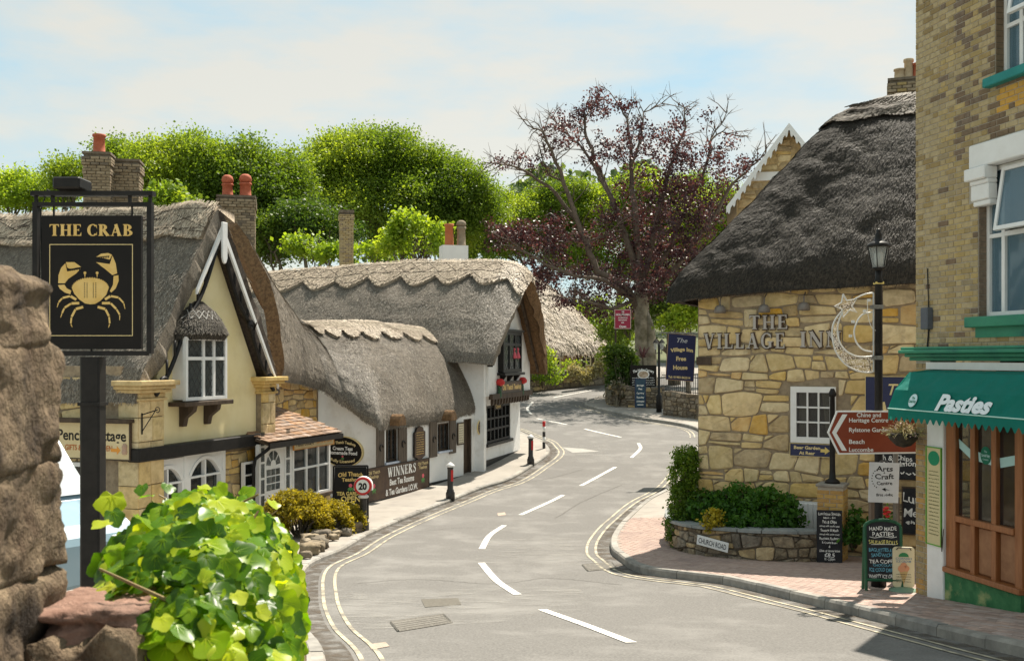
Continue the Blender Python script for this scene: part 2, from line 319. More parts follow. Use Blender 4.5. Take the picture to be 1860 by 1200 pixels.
def thatch(name, T, B, parent, mats, bulge=.25, thick=.3, nu=90, nv=26, strands=20000, rough=.035, slen=.17, swid=.018, bow=None, sag=0., straw='straw', curl=.14, lift=1.0, seed=1, rim_i=None, comb=.13):
    rg = np.random.default_rng(seed)
    T = resample(T, nu); B = resample(B, nu); v = np.linspace(0, 1, nv)[None, :, None]
    S = T[:, None] * (1 - v) + B[:, None] * v
    def normals(S):
        du = np.gradient(S, axis=0); dv = np.gradient(S, axis=1); n_ = np.cross(du, dv); n_ /= np.linalg.norm(n_, axis=2, keepdims=True) + 1e-9
        if n_[..., 2].mean() < 0: n_ = -n_
        return n_
    def smn(n_):
        for _ in range(nu // 5): n_[1:-1] = (n_[:-2] + 2 * n_[1:-1] + n_[2:]) / 4
        return n_ / (np.linalg.norm(n_, axis=2, keepdims=True) + 1e-9)
    n0 = smn(normals(S)); prof = np.sin(np.pi * v[..., 0]) if bow is None else np.interp(v[..., 0], np.linspace(0, 1, len(bow)), bow)
    S = S + n0 * prof[..., None] * bulge
    n0 = smn(normals(S))
    # eave rounds over: last rows dip
    e = np.clip((v[..., 0] - .9) / .1, 0, 1) ** 2
    S = S - n0 * (e * curl)[..., None]
    d = fbm(S, .9, 2) * .05 + fbm(S, 3.5, 3) * rough
    S = S + n0 * d[..., None]
    n1 = smn(normals(S)); n0 = normals(S); n0 = np.where((n0 * n1).sum(2, keepdims=True) < 0, n1, n0)
    fad = (1 - .55 * np.clip((v - .82) / .18, 0, 1)); U = S - n1 * thick * fad
    nuv = nu * nv; vt = np.concatenate([S.reshape(-1, 3), U.reshape(-1, 3)]); idx = np.arange(nuv).reshape(nu, nv)
    q = np.stack([idx[:-1, :-1], idx[:-1, 1:], idx[1:, 1:], idx[1:, :-1]], -1).reshape(-1, 4); qb = q[:, ::-1] + nuv
    def rim(line): a = line[:-1]; b = line[1:]; return np.stack([a, b, b + nuv, a + nuv], -1)
    rims = np.concatenate([rim(idx[0]), rim(idx[-1][::-1]), rim(idx[:, -1]), rim(idx[:, 0][::-1])])
    fs = np.concatenate([q, qb, rims]); me = arr_mesh(name, vt, fs, None, True)
    for m in mats: me.materials.append(m)
    mi = np.zeros(len(fs), np.int32); mi[len(q):] = len(mats) - 1
    if rim_i is not None: mi[2 * len(q):] = rim_i
    me.polygons.foreach_set('material_index', mi)
    sm = np.ones(len(fs), bool); sm[2 * len(q):] = False; me.polygons.foreach_set('use_smooth', sm); me.update()
    o = obj(name, me, parent)
    if strands:
        k = strands; a = rg.random(k) * (nu - 1.001); b = rg.random(k) ** .9 * (nv - 1.001); i = a.astype(int); j = b.astype(int); fa = (a - i)[:, None]; fb = (b - j)[:, None]
        p = S[i, j] * (1 - fa) * (1 - fb) + S[i + 1, j] * fa * (1 - fb) + S[i, j + 1] * (1 - fa) * fb + S[i + 1, j + 1] * fa * fb
        nn = n0[i, j]; dn = S[i, j + 1] - S[i, j]; dn /= np.linalg.norm(dn, axis=1, keepdims=True) + 1e-9; sd = np.cross(nn, dn)
        ang = rg.normal(0, comb, (k, 1)); dr = dn * np.cos(ang) + sd * np.sin(ang); L_ = slen * rg.uniform(.5, 1.4, (k, 1)); w = swid * rg.uniform(.6, 1.4, (k, 1)); up = rg.uniform(.0, .045, (k, 1)) * lift
        sd2 = np.cross(nn, dr); A = p + nn * .003; C = p + dr * L_ + nn * (up + .012)
        vt = np.stack([A - sd2 * w / 2, A + sd2 * w / 2, C + sd2 * w / 2, C - sd2 * w / 2], 1).reshape(-1, 3)
        fs = np.arange(4 * k).reshape(k, 4); me = arr_mesh(straw, vt, fs, np.repeat(rg.random(k), 4)); me.materials.append(STRAW)
        kind(obj(straw, me, o), 'stuff')
    return o, S, n0
def on_grid(S, n0, a, b, h=0.):                            # point on a thatch surface at fractions (a along, b down)
    nu, nv = S.shape[:2]; x = min(max(a, 0), .9999) * (nu - 1); y = min(max(b, 0), .9999) * (nv - 1); i, j = int(x), int(y); fa, fb = x - i, y - j
    p = S[i, j] * (1 - fa) * (1 - fb) + S[min(i + 1, nu - 1), j] * fa * (1 - fb) + S[i, min(j + 1, nv - 1)] * (1 - fa) * fb + S[min(i + 1, nu - 1), min(j + 1, nv - 1)] * fa * fb
    return Vector(p + n0[i, j] * h)
def ridge_cap(name, S, n0, parent, m, depth=.22, a0=0., a1=1., scal=8, amp=.35, h=.09, crest=0., back=.6, liggers=True, strands=6000, seed=3, saw=False, taper=25, straw_m=None):
    """raised ridge block-cut in scallops, pegged down with a lattice of hazel rods"""
    nu, nv = 140, 9; top = []; rg = random.Random(seed); ph = rg.random()
    def edge(a):
        t = a * scal + ph; q = t - math.floor(t); sc = (1 - abs(2 * q - 1) ** 1.6) if not saw else (.15 + .85 * math.sin(math.pi * min(1, q / .8)) ** .6)
        return depth * (1 - amp + amp * sc)
    vt = np.zeros((nu, nv, 3)); vb = np.zeros((nu, nv, 3))
    for i in range(nu):
        a = a0 + (a1 - a0) * i / (nu - 1); e = edge(i / (nu - 1))
        f_ = i / (nu - 1); hh = h * (.85 + .15 * math.sin(a * 31)) * min(1, .05 + f_ * taper, .05 + (1 - f_) * 25)
        for j in range(nv - 1):
            b = e * j / (nv - 2); vt[i, j] = on_grid(S, n0, a, b, hh); vb[i, j] = on_grid(S, n0, a, b, -.01)
        vt[i, nv - 1] = on_grid(S, n0, a, e + .004, -.005); vb[i, nv - 1] = on_grid(S, n0, a, e, -.02)
        if back:                                          # roll over the crest
            k0 = vt[i, 0].copy(); dn = vt[i, 1] - vt[i, 0]; vt[i, 0] = k0 - np.array([dn[0], dn[1], 0]) / (np.linalg.norm(dn[:2]) + 1e-6) * back + np.array([0, 0, -.12]); vb[i, 0] = vt[i, 0] - np.array([0, 0, .2])
            if crest: vt[i, 1, 2] += crest
    # refine the crest row
    vv = vt.reshape(-1, 3) + (fbm(vt.reshape(-1, 3), 4, 2) * .012)[:, None]
    vv = np.concatenate([vv, vb.reshape(-1, 3)]); idx = np.arange(nu * nv).reshape(nu, nv); K = nu * nv
    q = np.stack([idx[:-1, :-1], idx[:-1, 1:], idx[1:, 1:], idx[1:, :-1]], -1).reshape(-1, 4)
    def rim(line): x = line[:-1]; y = line[1:]; return np.stack([x, y, y + K, x + K], -1)
    fs = np.concatenate([q, q[:, ::-1] + K, rim(idx[0]), rim(idx[-1][::-1]), rim(idx[:, -1]), rim(idx[:, 0][::-1])])
    me = arr_mesh(name, vv, fs, None, True); me.materials.append(m); o = obj(name, me, parent)
    mb = MB()
    if liggers:
        def line(f0, f1, x0, x1, k=10):
            mb.tube([on_grid(S, n0, a0 + (a1 - a0) * (x0 + (x1 - x0) * t / k), depth * (1 - amp) * (f0 + (f1 - f0) * t / k), h + .014) for t in range(k + 1)], .012, 3, False)
        for f in (.3, .9): line(f, f, 0, 1, 60)
        nd = scal * 2
        for i in range(nd):
            line(.3, .9, i / nd, (i + 1) / nd, 3); line(.9, .3, i / nd, (i + 1) / nd, 3)
        for i in range(scal * 10):                        # rods that follow the scallops
            x0 = i / (scal * 10); x1 = (i + 1) / (scal * 10)
            mb.tube([on_grid(S, n0, a0 + (a1 - a0) * x, edge(x) * .9, h + .014) for x in (x0, x1)], .011, 3, False)
        mb.build('rod_lattice', HAZEL, o)
    if strands:
        rr = np.random.default_rng(seed); k = strands; a = rr.random(k); pts = []; vv = np.zeros((k, 4, 3))
        for i in range(k):
            b = edge(a[i]) * rr.random() * .97; aa = a0 + (a1 - a0) * a[i]; p = np.array(on_grid(S, n0, aa, b, h + .004)); p2 = np.array(on_grid(S, n0, aa + rr.normal(0, .002), b + .03, h + rr.uniform(.008, .03)))
            w = np.array(on_grid(S, n0, aa + .0012, b, h + .004)) - p; w = w / (np.linalg.norm(w) + 1e-9) * .009; vv[i] = [p - w, p + w, p2 + w, p2 - w]
        me = arr_mesh('straw', vv.reshape(-1, 3), np.arange(4 * k).reshape(k, 4), np.repeat(rr.random(k), 4)); me.materials.append(straw_m or STRAW_PALE); kind(obj('straw', me, o), 'stuff')
    return o
# ---------------------------------------------------------------- rubble stone walls: every stone its own piece
def clip(poly, nx, ny, c):                                 # keep nx*x+ny*y <= c
    out = []
    for i in range(len(poly)):
        a, b = poly[i - 1], poly[i]; da = nx * a[0] + ny * a[1] - c; db = nx * b[0] + ny * b[1] - c
        if da * db < 0: t = da / (da - db); out.append((a[0] + (b[0] - a[0]) * t, a[1] + (b[1] - a[1]) * t))
        if db <= 0: out.append(b)
    return out
def stones(parent, u0, u1, z0, z1, rows=(.2, .42), wid=(.3, .7), mats=(), holes=(), joint=.022, proud=(.012, .04), y=0., seed=1, name='stone', chaikin=1, keep=None, fmap=None, rnd=(.07, .17), split=.22, wts=None):
    rr = random.Random(seed); cells = []; objs = []; z = z0 - rr.random() * .1; ph = rr.random() * 50
    wav = lambda u, k: .035 * math.sin(u * 2.3 + k * 1.7 + ph) + .022 * math.sin(u * 5.9 + k * 3.1)
    k = 0
    while z < z1:                                         # rough courses, stones of uneven length, some pairs of thin ones, odd slips between
        h = rr.uniform(*rows); u = u0 - rr.random() * .25; s0 = 0.
        while u < u1:
            w = rr.uniform(*wid) * (.6 + .4 * h / rows[1]); s1 = rr.uniform(-.06, .06) * (h / .3); a0, a1, b0, b1 = u + s0, u + w + s1, u - s0, u + w - s1
            lo = lambda x: z + wav(x, k); hi = lambda x: z + h + wav(x, k + 1)
            q = [(a0, lo(a0)), ((a0 + a1) / 2, lo((a0 + a1) / 2)), (a1, lo(a1)), (b1, hi(b1)), ((b0 + b1) / 2, hi((b0 + b1) / 2)), (b0, hi(b0))]
            r_ = rr.random()
            if r_ < split and h > rows[0] * 1.2:
                f = rr.uniform(.35, .65); ml = (q[0][0] * (1 - f) + q[5][0] * f, q[0][1] * (1 - f) + q[5][1] * f); mr = (q[2][0] * (1 - f) + q[3][0] * f, q[2][1] * (1 - f) + q[3][1] * f); cells += [[q[0], q[1], q[2], mr, ml], [ml, mr, q[3], q[4], q[5]]]
            elif r_ < split + .16 and w > .3:             # one corner knocked off, a slip of stone in the gap
                c = rr.uniform(.35, .6); e = (q[5][0] + (q[4][0] - q[5][0]) * c * 2 * .8, q[5][1] + (q[4][1] - q[5][1]) * c * 2 * .8); f = (q[5][0] + (q[0][0] - q[5][0]) * c, q[5][1] + (q[0][1] - q[5][1]) * c); cells += [[q[0], q[1], q[2], q[3], e, f], [e, q[5], f]]
            else: cells.append(q)
            u += w; s0 = s1
        z += h; k += 1
    for poly in cells:
        for pl in ((1, 0, u1), (-1, 0, -u0), (0, 1, z1), (0, -1, -z0)):
            poly = clip(poly, *pl)
            if len(poly) < 3: break
        if len(poly) < 3: continue
        a = sum(q[0] for q in poly) / len(poly); b = sum(q[1] for q in poly) / len(poly)
        bad = False
        for (h0, h1, k0, k1) in holes:
            xs = [q[0] for q in poly]; zs = [q[1] for q in poly]
            if max(xs) < h0 or min(xs) > h1 or max(zs) < k0 or min(zs) > k1: continue
            cands = [(h0 - a, (1, 0, h0)), (a - h1, (-1, 0, -h1)), (k0 - b, (0, 1, k0)), (b - k1, (0, -1, -k1))]
            m_, pl = max(cands)
            if m_ < 0: bad = True; break
            poly = clip(poly, *pl)
            if len(poly) < 3: bad = True; break
        if bad: continue
        if keep:
            cx = sum(q[0] for q in poly) / len(poly); cz = sum(q[1] for q in poly) / len(poly)
            if not keep(cx, cz): continue
        # inset by the joint
        A = sum(poly[k][0]*poly[(k+1)%len(poly)][1]-poly[(k+1)%len(poly)][0]*poly[k][1] for k in range(len(poly))) / 2
        if A < 0: poly = poly[::-1]; A = -A
        if A < .004: continue
        base = list(poly); jt = joint * rr.uniform(.7, 1.5)
        for k in range(len(base)):
            p0, p1 = base[k], base[(k + 1) % len(base)]; dx, dy = p1[0] - p0[0], p1[1] - p0[1]; ll = math.hypot(dx, dy)
            if ll < 1e-6: continue
            nx, ny = dy / ll, -dx / ll; poly = clip(poly, nx, ny, nx * p0[0] + ny * p0[1] - jt / 2)
            if len(poly) < 3: break
        if len(poly) < 3: continue
        for _ in range(chaikin):
            np_ = []
            for k in range(len(poly)):
                p0, p1 = poly[k], poly[(k + 1) % len(poly)]; t = rr.uniform(*rnd)
                np_ += [(p0[0] + (p1[0] - p0[0]) * t, p0[1] + (p1[1] - p0[1]) * t), (p0[0] + (p1[0] - p0[0]) * (1 - t), p0[1] + (p1[1] - p0[1]) * (1 - t))]
            poly = np_
        n = len(poly); cx = sum(q[0] for q in poly) / n; cz = sum(q[1] for q in poly) / n; pr = rr.uniform(*proud); vs_ = []
        for (x, zz) in poly: vs_.append((x, y + .01, zz))
        for (x, zz) in poly: vs_.append((x, y - pr + .012 + rr.uniform(0, .006), zz))
        for (x, zz) in poly: f_ = rr.uniform(.84, .92); vs_.append((cx + (x - cx) * f_, y - pr + rr.uniform(-.011, .011), cz + (zz - cz) * f_))
        vs_.append((cx + rr.uniform(-.03, .03), y - pr - rr.uniform(0, .012), cz + rr.uniform(-.03, .03)))
        fs = []
        for k in range(n):
            k2 = (k + 1) % n; fs += [(k, k2, n + k2, n + k), (n + k, n + k2, 2 * n + k2, 2 * n + k), (2 * n + k, 2 * n + k2, 3 * n)]
        if fmap: vs_ = [fmap(*q) for q in vs_]
        me = bpy.data.meshes.new(name); me.from_pydata(vs_, [], fs); me.materials.append(rr.choices(mats, wts or [1.0 / (k + 1) for k in range(len(mats))])[0]); objs.append(obj(name, me, parent))
    return objs
# ---------------------------------------------------------------- leaves and trees
def leaf_cloud(name, C, size, parent, m, seed=1, up=.3, flat=None, rnd=None, droop=0.):
    """many small leaf blades centred on C (n,3)"""
    rg = np.random.default_rng(seed); k = len(C); d = rg.normal(size=(k, 3)); d[:, 2] -= droop; d /= np.linalg.norm(d, axis=1, keepdims=True)
    nn = rg.normal(size=(k, 3)); nn[:, 2] += up * 3; nn -= d * (nn * d).sum(1, keepdims=True); nn /= np.linalg.norm(nn, axis=1, keepdims=True) + 1e-9; s = np.cross(d, nn)
    L_ = np.asarray(size) * rg.uniform(.6, 1.35, k); L_ = L_[:, None]; w = L_ * rg.uniform(.26, .4, (k, 1))
    A = C - d * L_ * .5; B_ = C + s * w + nn * L_ * .06; D = C + d * L_ * .55; E_ = C - s * w + nn * L_ * .06
    vt = np.stack([A, B_, D, E_], 1).reshape(-1, 3); fs = np.arange(4 * k).reshape(k, 4)
    rv = rg.random(k) if rnd is None else np.clip(rnd + rg.normal(0, .13, k), 0, 1)
    me = arr_mesh(name, vt, fs, np.repeat(rv, 4)); me.materials.append(m); return obj(name, me, parent)
def clumps(blobs, per_m2, nleaf, sig, rg, shell=(.7, 1.04), under=.25):
    """clump centres over a set of ellipsoids, then leaves round each"""
    out = []; tone = []
    for (cx, cy, cz, rx, ry, rz) in blobs:
        n = int(per_m2 * 4 * math.pi * ((rx * ry) ** 1.6 / 3 + (rx * rz) ** 1.6 / 3 + (ry * rz) ** 1.6 / 3) ** (1 / 1.6))
        d = rg.normal(size=(n * 2, 3)); d /= np.linalg.norm(d, axis=1, keepdims=True); d = d[(d[:, 2] > -under - .5 * rg.random(len(d)))][:n]
        r = rg.uniform(shell[0], shell[1], (len(d), 1)); c = d * r * np.array([rx, ry, rz]) + np.array([cx, cy, cz])
        c += (np.stack([fbm(c, .5, 2), fbm(c + 9, .5, 2), fbm(c + 21, .5, 2)], 1)) * min(rx, rz) * .16
        gap = fbm(c, .8, 2) > -.42; c = c[gap]
        t = np.clip(.5 + .45 * fbm(c, .35, 2), 0, 1)
        p = np.repeat(c, nleaf, 0) + rg.normal(0, sig, (len(c) * nleaf, 3)) * np.array([1, 1, .7]); out.append(p); tone.append(np.repeat(t, nleaf))
    return np.concatenate(out), np.concatenate(tone)
def limb_pts(a, b, rr, n=6, wob=.08, sag=.1):
    a = Vector(a); b = Vector(b); L_ = (b - a).length; pts = []
    for i in range(n + 1):
        t = i / n; p = a.lerp(b, t); w = math.sin(math.pi * t) * L_; p += Vector((rr.uniform(-1, 1), rr.uniform(-1, 1), rr.uniform(-.4, .6))) * wob * w + Vector((0, 0, sag * w)); pts.append(p)
    return pts
def tree(label, base, blobs, m, seed, leaf=.28, per=2.2, nleaf=26, sig=.42, trunk=.35, group='trees beyond the roofs', name='broadleaf_tree', bark=None, cat='tree'):
    rg = np.random.default_rng(seed); rr = random.Random(seed); base = Vector(base); t = thing(name, label, cat, base, 0, group)
    bl = [(b[0] - base.x, b[1] - base.y, b[2] - base.z, b[3], b[4], b[5]) for b in blobs]; sb = []
    for b in bl:                                          # boughs that break the outline
        for k in range(7):
            a = rr.uniform(0, 6.28); z = rr.uniform(-.35, 1); q = math.sqrt(max(0, 1 - z * z)); s = rr.uniform(.28, .5); sb.append((b[0] + b[3] * .82 * q * math.cos(a), b[1] + b[4] * .82 * q * math.sin(a), b[2] + b[5] * .82 * z, b[3] * s, b[4] * s, b[5] * s))
    c, tone = clumps([(b[0], b[1], b[2], b[3] * .9, b[4] * .9, b[5] * .9) for b in bl] + sb, per, nleaf, sig * .85, rg, (.62, 1.03)); leaf_cloud('crown', c, leaf, t, m, seed, .35, rnd=tone)
    mb = MB(); top = Vector(np.mean([b[:3] for b in bl], axis=0)); mid = Vector((top.x * .3, top.y * .3, top.z * .55))
    mb.tube([(0, 0, -.3), (0, 0, mid.z * .3), mid * .7, mid], [trunk * 1.3, trunk, trunk * .85, trunk * .7], 8)
    for b in bl:
        e = Vector(b[:3]); mb.tube(limb_pts(mid * rr.uniform(.7, 1), e, rr, 5), [trunk * .5, trunk * .45, trunk * .35, trunk * .27, trunk * .2, trunk * .12], 5)
        for k in range(7):
            a = rr.uniform(0, 6.28); z = rr.uniform(-.2, .9); q = math.sqrt(max(0, 1 - z * z)); mb.tube(limb_pts(e * rr.uniform(.75, 1), (b[0] + b[3] * q * math.cos(a) * .9, b[1] + b[4] * q * math.sin(a) * .9, b[2] + b[5] * z * .9), rr, 4), [trunk * .2, trunk * .16, trunk * .11, trunk * .08, trunk * .04], 4)
    mb.build('trunk', bark or BARK, t, True); return t
def bush(label, base, blobs, m, seed, leaf=.06, per=60, nleaf=14, sig=.05, name='shrub', group=None, cat='shrub', shell=(.75, 1.03), up=.3):
    rg = np.random.default_rng(seed); base = Vector(base); t = thing(name, label, cat, base, 0, group)
    bl = [(b[0] - base.x, b[1] - base.y, b[2] - base.z, b[3], b[4], b[5]) for b in blobs]
    c, tone = clumps(bl, per, nleaf, sig, rg, shell, .8); leaf_cloud('foliage', c, leaf, t, m, seed, up, rnd=tone)
    mb = MB(); rr = random.Random(seed)
    for b in bl:
        for k in range(9): a = rr.uniform(0, 6.28); z = rr.uniform(0, .9); q = math.sqrt(1 - z * z); mb.tube(limb_pts((b[0] * .3, b[1] * .3, -.05), (b[0] + b[3] * q * math.cos(a) * .85, b[1] + b[4] * q * math.sin(a) * .85, b[2] + b[5] * z * .85), rr, 3), [.02, .016, .012, .006], 4)
    mb.build('stem', BARK, t); return t
# ---------------------------------------------------------------- bricks
def brick_courses(parent, rects, m_fn, holes=(), y=0., seed=5, limit=300, bl=.215, bh=.065, j=.01, proud=.007, score=None, name='brick'):
    """Flemish bond over rectangles (u0,u1,z0,z1); nearest pieces are objects, the rest one mesh"""
    rr = random.Random(seed); meshes = {}; spots = []
    for (u0, u1, z0, z1) in rects:
        nz_ = int((z1 - z0) / (bh + j))
        for r_ in range(nz_):
            z = z0 + r_ * (bh + j); u = u0 - (.0 if r_ % 2 else .1625); k = 0
            while u < u1:
                w = bl if k % 2 == 0 else bl / 2 - j / 2; a, b = max(u, u0), min(u + w, u1)
                if b - a > .03:
                    for (h0, h1, k0, k1) in holes:
                        if z + bh > k0 + .01 and z < k1 - .01:
                            if a >= h0 and b <= h1: a = b
                            elif a < h0 < b: b = h0 - .003
                            elif a < h1 < b: a = h1 + .003
                    if b - a > .025: spots.append((a, b, z))
                u += w + j; k += 1
    if score: spots.sort(key=lambda s: -score(s))
    big = {}
    for i, (a, b, z) in enumerate(spots):
        m = m_fn(a, z, rr); w = round(b - a, 2)
        if i < limit:
            k = (w, m.name)
            if k not in meshes:
                me = MB().bbox(0, w, -proud, .01, 0, bh, .005).mesh(name); me.materials.append(m); meshes[k] = me
            o = obj(name, meshes[k], parent); o.location = (a, y - rr.uniform(0, .004), z + rr.uniform(-.001, .001))
        else:
            big.setdefault(m.name, MB()).bbox(a, a + w, y - proud - rr.uniform(0, .004), y + .01, z, z + bh, .005)
    for k, mb in big.items(): kind(mb.build('brick_courses', bpy.data.materials[k], parent), 'stuff')
# ---------------------------------------------------------------- palette
ASPHALT = mat('asphalt', (.1, .095, .089), (.203, .194, .182), 38, .88, .005, 140, spec=.25, detail=10, c3=(.25, .24, .226), s3=.7, lo3=.48, hi3=.8, lo=.3, hi=.7)
CONC = mat('paving_concrete', (.27, .245, .215), (.36, .33, .29), 1.6, .9, .003, 60, c3=(.22, .2, .18), s3=.8)
KERB = mat('kerb_stone', (.22, .205, .185), (.34, .32, .285), 5, .85, .006, 30, rand=.16)
PAVER = mat('block_paver', (.32, .23, .195), (.41, .31, .265), 7, .88, .003, 60, rand=.22)
EARTH = mat('earth', (.07, .085, .035), (.12, .13, .06), .6, .95, .02, 6)
LINE = mat('road_paint', (.62, .6, .56), (.78, .76, .71), 9, .7, .002, 60, c3=(.26, .24, .21), s3=14, lo3=.5, hi3=.68)
YLINE = mat('yellow_line_paint', (.44, .39, .27), (.56, .5, .37), 9, .7, .002, 60, c3=(.2, .18, .15), s3=3, lo3=.42, hi3=.62)
PATCHM = mat('asphalt_patch', (.1, .09, .075), (.15, .138, .115), 30, .9, .005, 90)
IRON = mat('worn_iron', (.15, .145, .14), (.28, .275, .26), 25, .5, .004, 60, metal=.6)
STRAW = leaf_mat('straw_grey', [(0, (.09, .078, .063)), (.3, (.17, .147, .12)), (.7, (.28, .245, .2)), (1, (.44, .39, .325))], trans=0, rough=.6, spec=.35)
STRAW_PALE = leaf_mat('straw_pale', [(0, (.16, .125, .09)), (.4, (.36, .29, .215)), (1, (.64, .54, .41))], trans=0, rough=.6)
HAZEL = mat('hazel_rod', (.05, .04, .03), (.09, .07, .05), 20, .8)
THATCH = mat('thatch', (.1, .085, .066), (.32, .275, .22), 55, .85, .03, 60, stretch=(1, 1, .45), lo=.36, hi=.66, c3=(.045, .04, .034), s3=1.1, lo3=.5, hi3=.75)
THATCH_D = mat('dark_thatch', (.022, .019, .016), (.095, .08, .063), 22, .9, .035, 50, lo=.38, hi=.7, c3=(.025, .022, .02), s3=1.6, lo3=.42, hi3=.66)
RIDGE = mat('ridge_thatch', (.24, .195, .145), (.45, .375, .285), 24, .85, .02, 60, lo=.35, hi=.65)
CUT = mat('cut_thatch', (.1, .058, .03), (.24, .14, .066), 14, .9, .03, 50)
CUT_D = mat('dark_cut_thatch', (.035, .027, .022), (.085, .065, .05), 14, .9, .03, 50)
BARK = mat('bark', (.09, .075, .055), (.2, .17, .125), 6, .9, .02, 20, stretch=(1, 1, .4))
BEECH = mat('beech_bark', (.2, .17, .125), (.38, .335, .26), 2.5, .85, .015, 14, c3=(.13, .115, .07), s3=1.4)
TWIG = mat('bare_twig', (.1, .075, .06), (.17, .13, .1), 6, .85)
STONE = [mat('honey_stone_%d' % i, a, b, 7, .9, .012, 24, rand=.13, c3=c, s3=3.2, lo3=.5, hi3=.78) for i, (a, b, c) in enumerate([
    ((.56, .4, .17), (.7, .52, .25), (.33, .23, .11)), ((.56, .43, .22), (.7, .56, .32), (.28, .2, .11)), ((.57, .33, .085), (.66, .44, .16), (.4, .25, .09)), ((.4, .29, .15), (.54, .41, .23), (.2, .15, .095))])]
MORTAR = mat('lime_mortar', (.22, .17, .115), (.34, .27, .185), 9, .95, .01, 40)
GREYST = [mat('grey_stone_%d' % i, a, b, 9, .92, .015, 25, rand=.2, c3=c, s3=4) for i, (a, b, c) in enumerate([((.17, .135, .095), (.3, .245, .17), (.07, .058, .042)), ((.11, .088, .065), (.2, .165, .12), (.26, .22, .16))])]
DMORT = mat('dark_mortar', (.12, .095, .07), (.2, .165, .125), 9, .95, .012, 40)
WHITE_W = mat('whitewashed_wall', (.78, .78, .77), (.84, .835, .82), 2, .85, .02, 7, c3=(.56, .52, .45), s3=1.6, lo3=.55, hi3=.85)
CREAM = mat('cream_render', (.78, .66, .36), (.84, .73, .45), 1.4, .85, .003, 30, c3=(.62, .5, .27), s3=.9, lo3=.52, hi3=.85)
WHITE = mat('white_paint', (.8, .8, .79), (.74, .735, .72), 5, .45, .001, 40)
BLACK = mat('black_paint', (.008, .0075, .0075), (.018, .016, .015), 9, .5, .002, 40, spec=.25)
DKWOOD = mat('dark_wood', (.045, .03, .02), (.09, .062, .042), 9, .7, .004, 30, stretch=(1, 1, .2))
SHUT = mat('shutter_wood', (.085, .066, .05), (.14, .11, .085), 9, .7, .004, 40, stretch=(4, 1, .25))
LEADED = mat('window_lead', (.05, .05, .05), None, rough=.5)
GLASS = glass_mat('window_glass'); GLASS_B = glass_mat('sky_tinted_glass', (.13, .22, .28), .04, .4)  # GLASS_B: bright sky reflection painted into the pane as a blue base colour
NET = mat('net_curtain', (.55, .56, .56), (.66, .66, .66), 20, .9); ROOM = mat('dim_room', (.03, .026, .022), (.06, .05, .04), 3, .9)
CURT = mat('beige_curtain', (.45, .36, .22), (.55, .45, .3), 12, .9, stretch=(8, 1, .3))
GOLD = mat('gold_paint', (.66, .43, .12), (.74, .52, .19), 12, .5, spec=.4); GOLD2 = mat('pale_gold_paint', (.75, .6, .3), None, rough=.6)
SIGNBLK = mat('sign_black', (.007, .006, .006), (.012, .01, .009), 3, .5, spec=.2); SIGNBR = mat('sign_dark_brown', (.05, .028, .02), (.1, .06, .035), 2.5, .5)
NAVY = mat('navy_paint', (.012, .017, .07), (.018, .024, .085), 4, .45, spec=.4); LTEXT = mat('white_lettering', (.8, .8, .78), None, rough=.6)
YTEXT = mat('yellow_lettering', (.72, .55, .18), None, rough=.6); OTEXT = mat('orange_lettering', (.72, .3, .05), None, rough=.6); BTEXT = mat('blue_chalk', (.14, .38, .5), None, rough=.8)
RED = mat('red_paint', (.55, .03, .03), None, rough=.45); PINK = mat('rose_pink', (.7, .12, .16), None, rough=.6); GREENL = mat('leaf_green_paint', (.1, .3, .08), None, rough=.6)
TERRA = mat('terracotta', (.36, .09, .045), (.46, .13, .07), 9, .8, .004, 40); BUFF = mat('buff_pot', (.4, .3, .19), (.5, .39, .26), 9, .85)
TILE = mat('clay_tile', (.19, .115, .075), (.33, .225, .155), 14, .88, .004, 60, rand=.3)
BRICKM = [mat('stock_brick_%d' % i, a, b, 16, .9, .004, 70, rand=.12, c3=(.2, .15, .09), s3=.5, lo3=.5, hi3=.8) for i, (a, b) in enumerate([((.38, .29, .14), (.47, .365, .19)), ((.345, .26, .125), (.43, .33, .17)), ((.31, .23, .115), (.39, .295, .155)), ((.15, .105, .07), (.22, .16, .11)), ((.46, .27, .075), (.56, .35, .12))])]
BRMORT = mat('brick_mortar', (.36, .32, .26), (.46, .42, .36), 20, .95, .004, 80)
CHBR = [mat('chimney_brick_%d' % i, a, b, 12, .92, .006, 60) for i, (a, b) in enumerate([((.2, .155, .1), (.32, .25, .165)), ((.27, .21, .14), (.36, .29, .2)), ((.13, .105, .08), (.2, .165, .12))])]
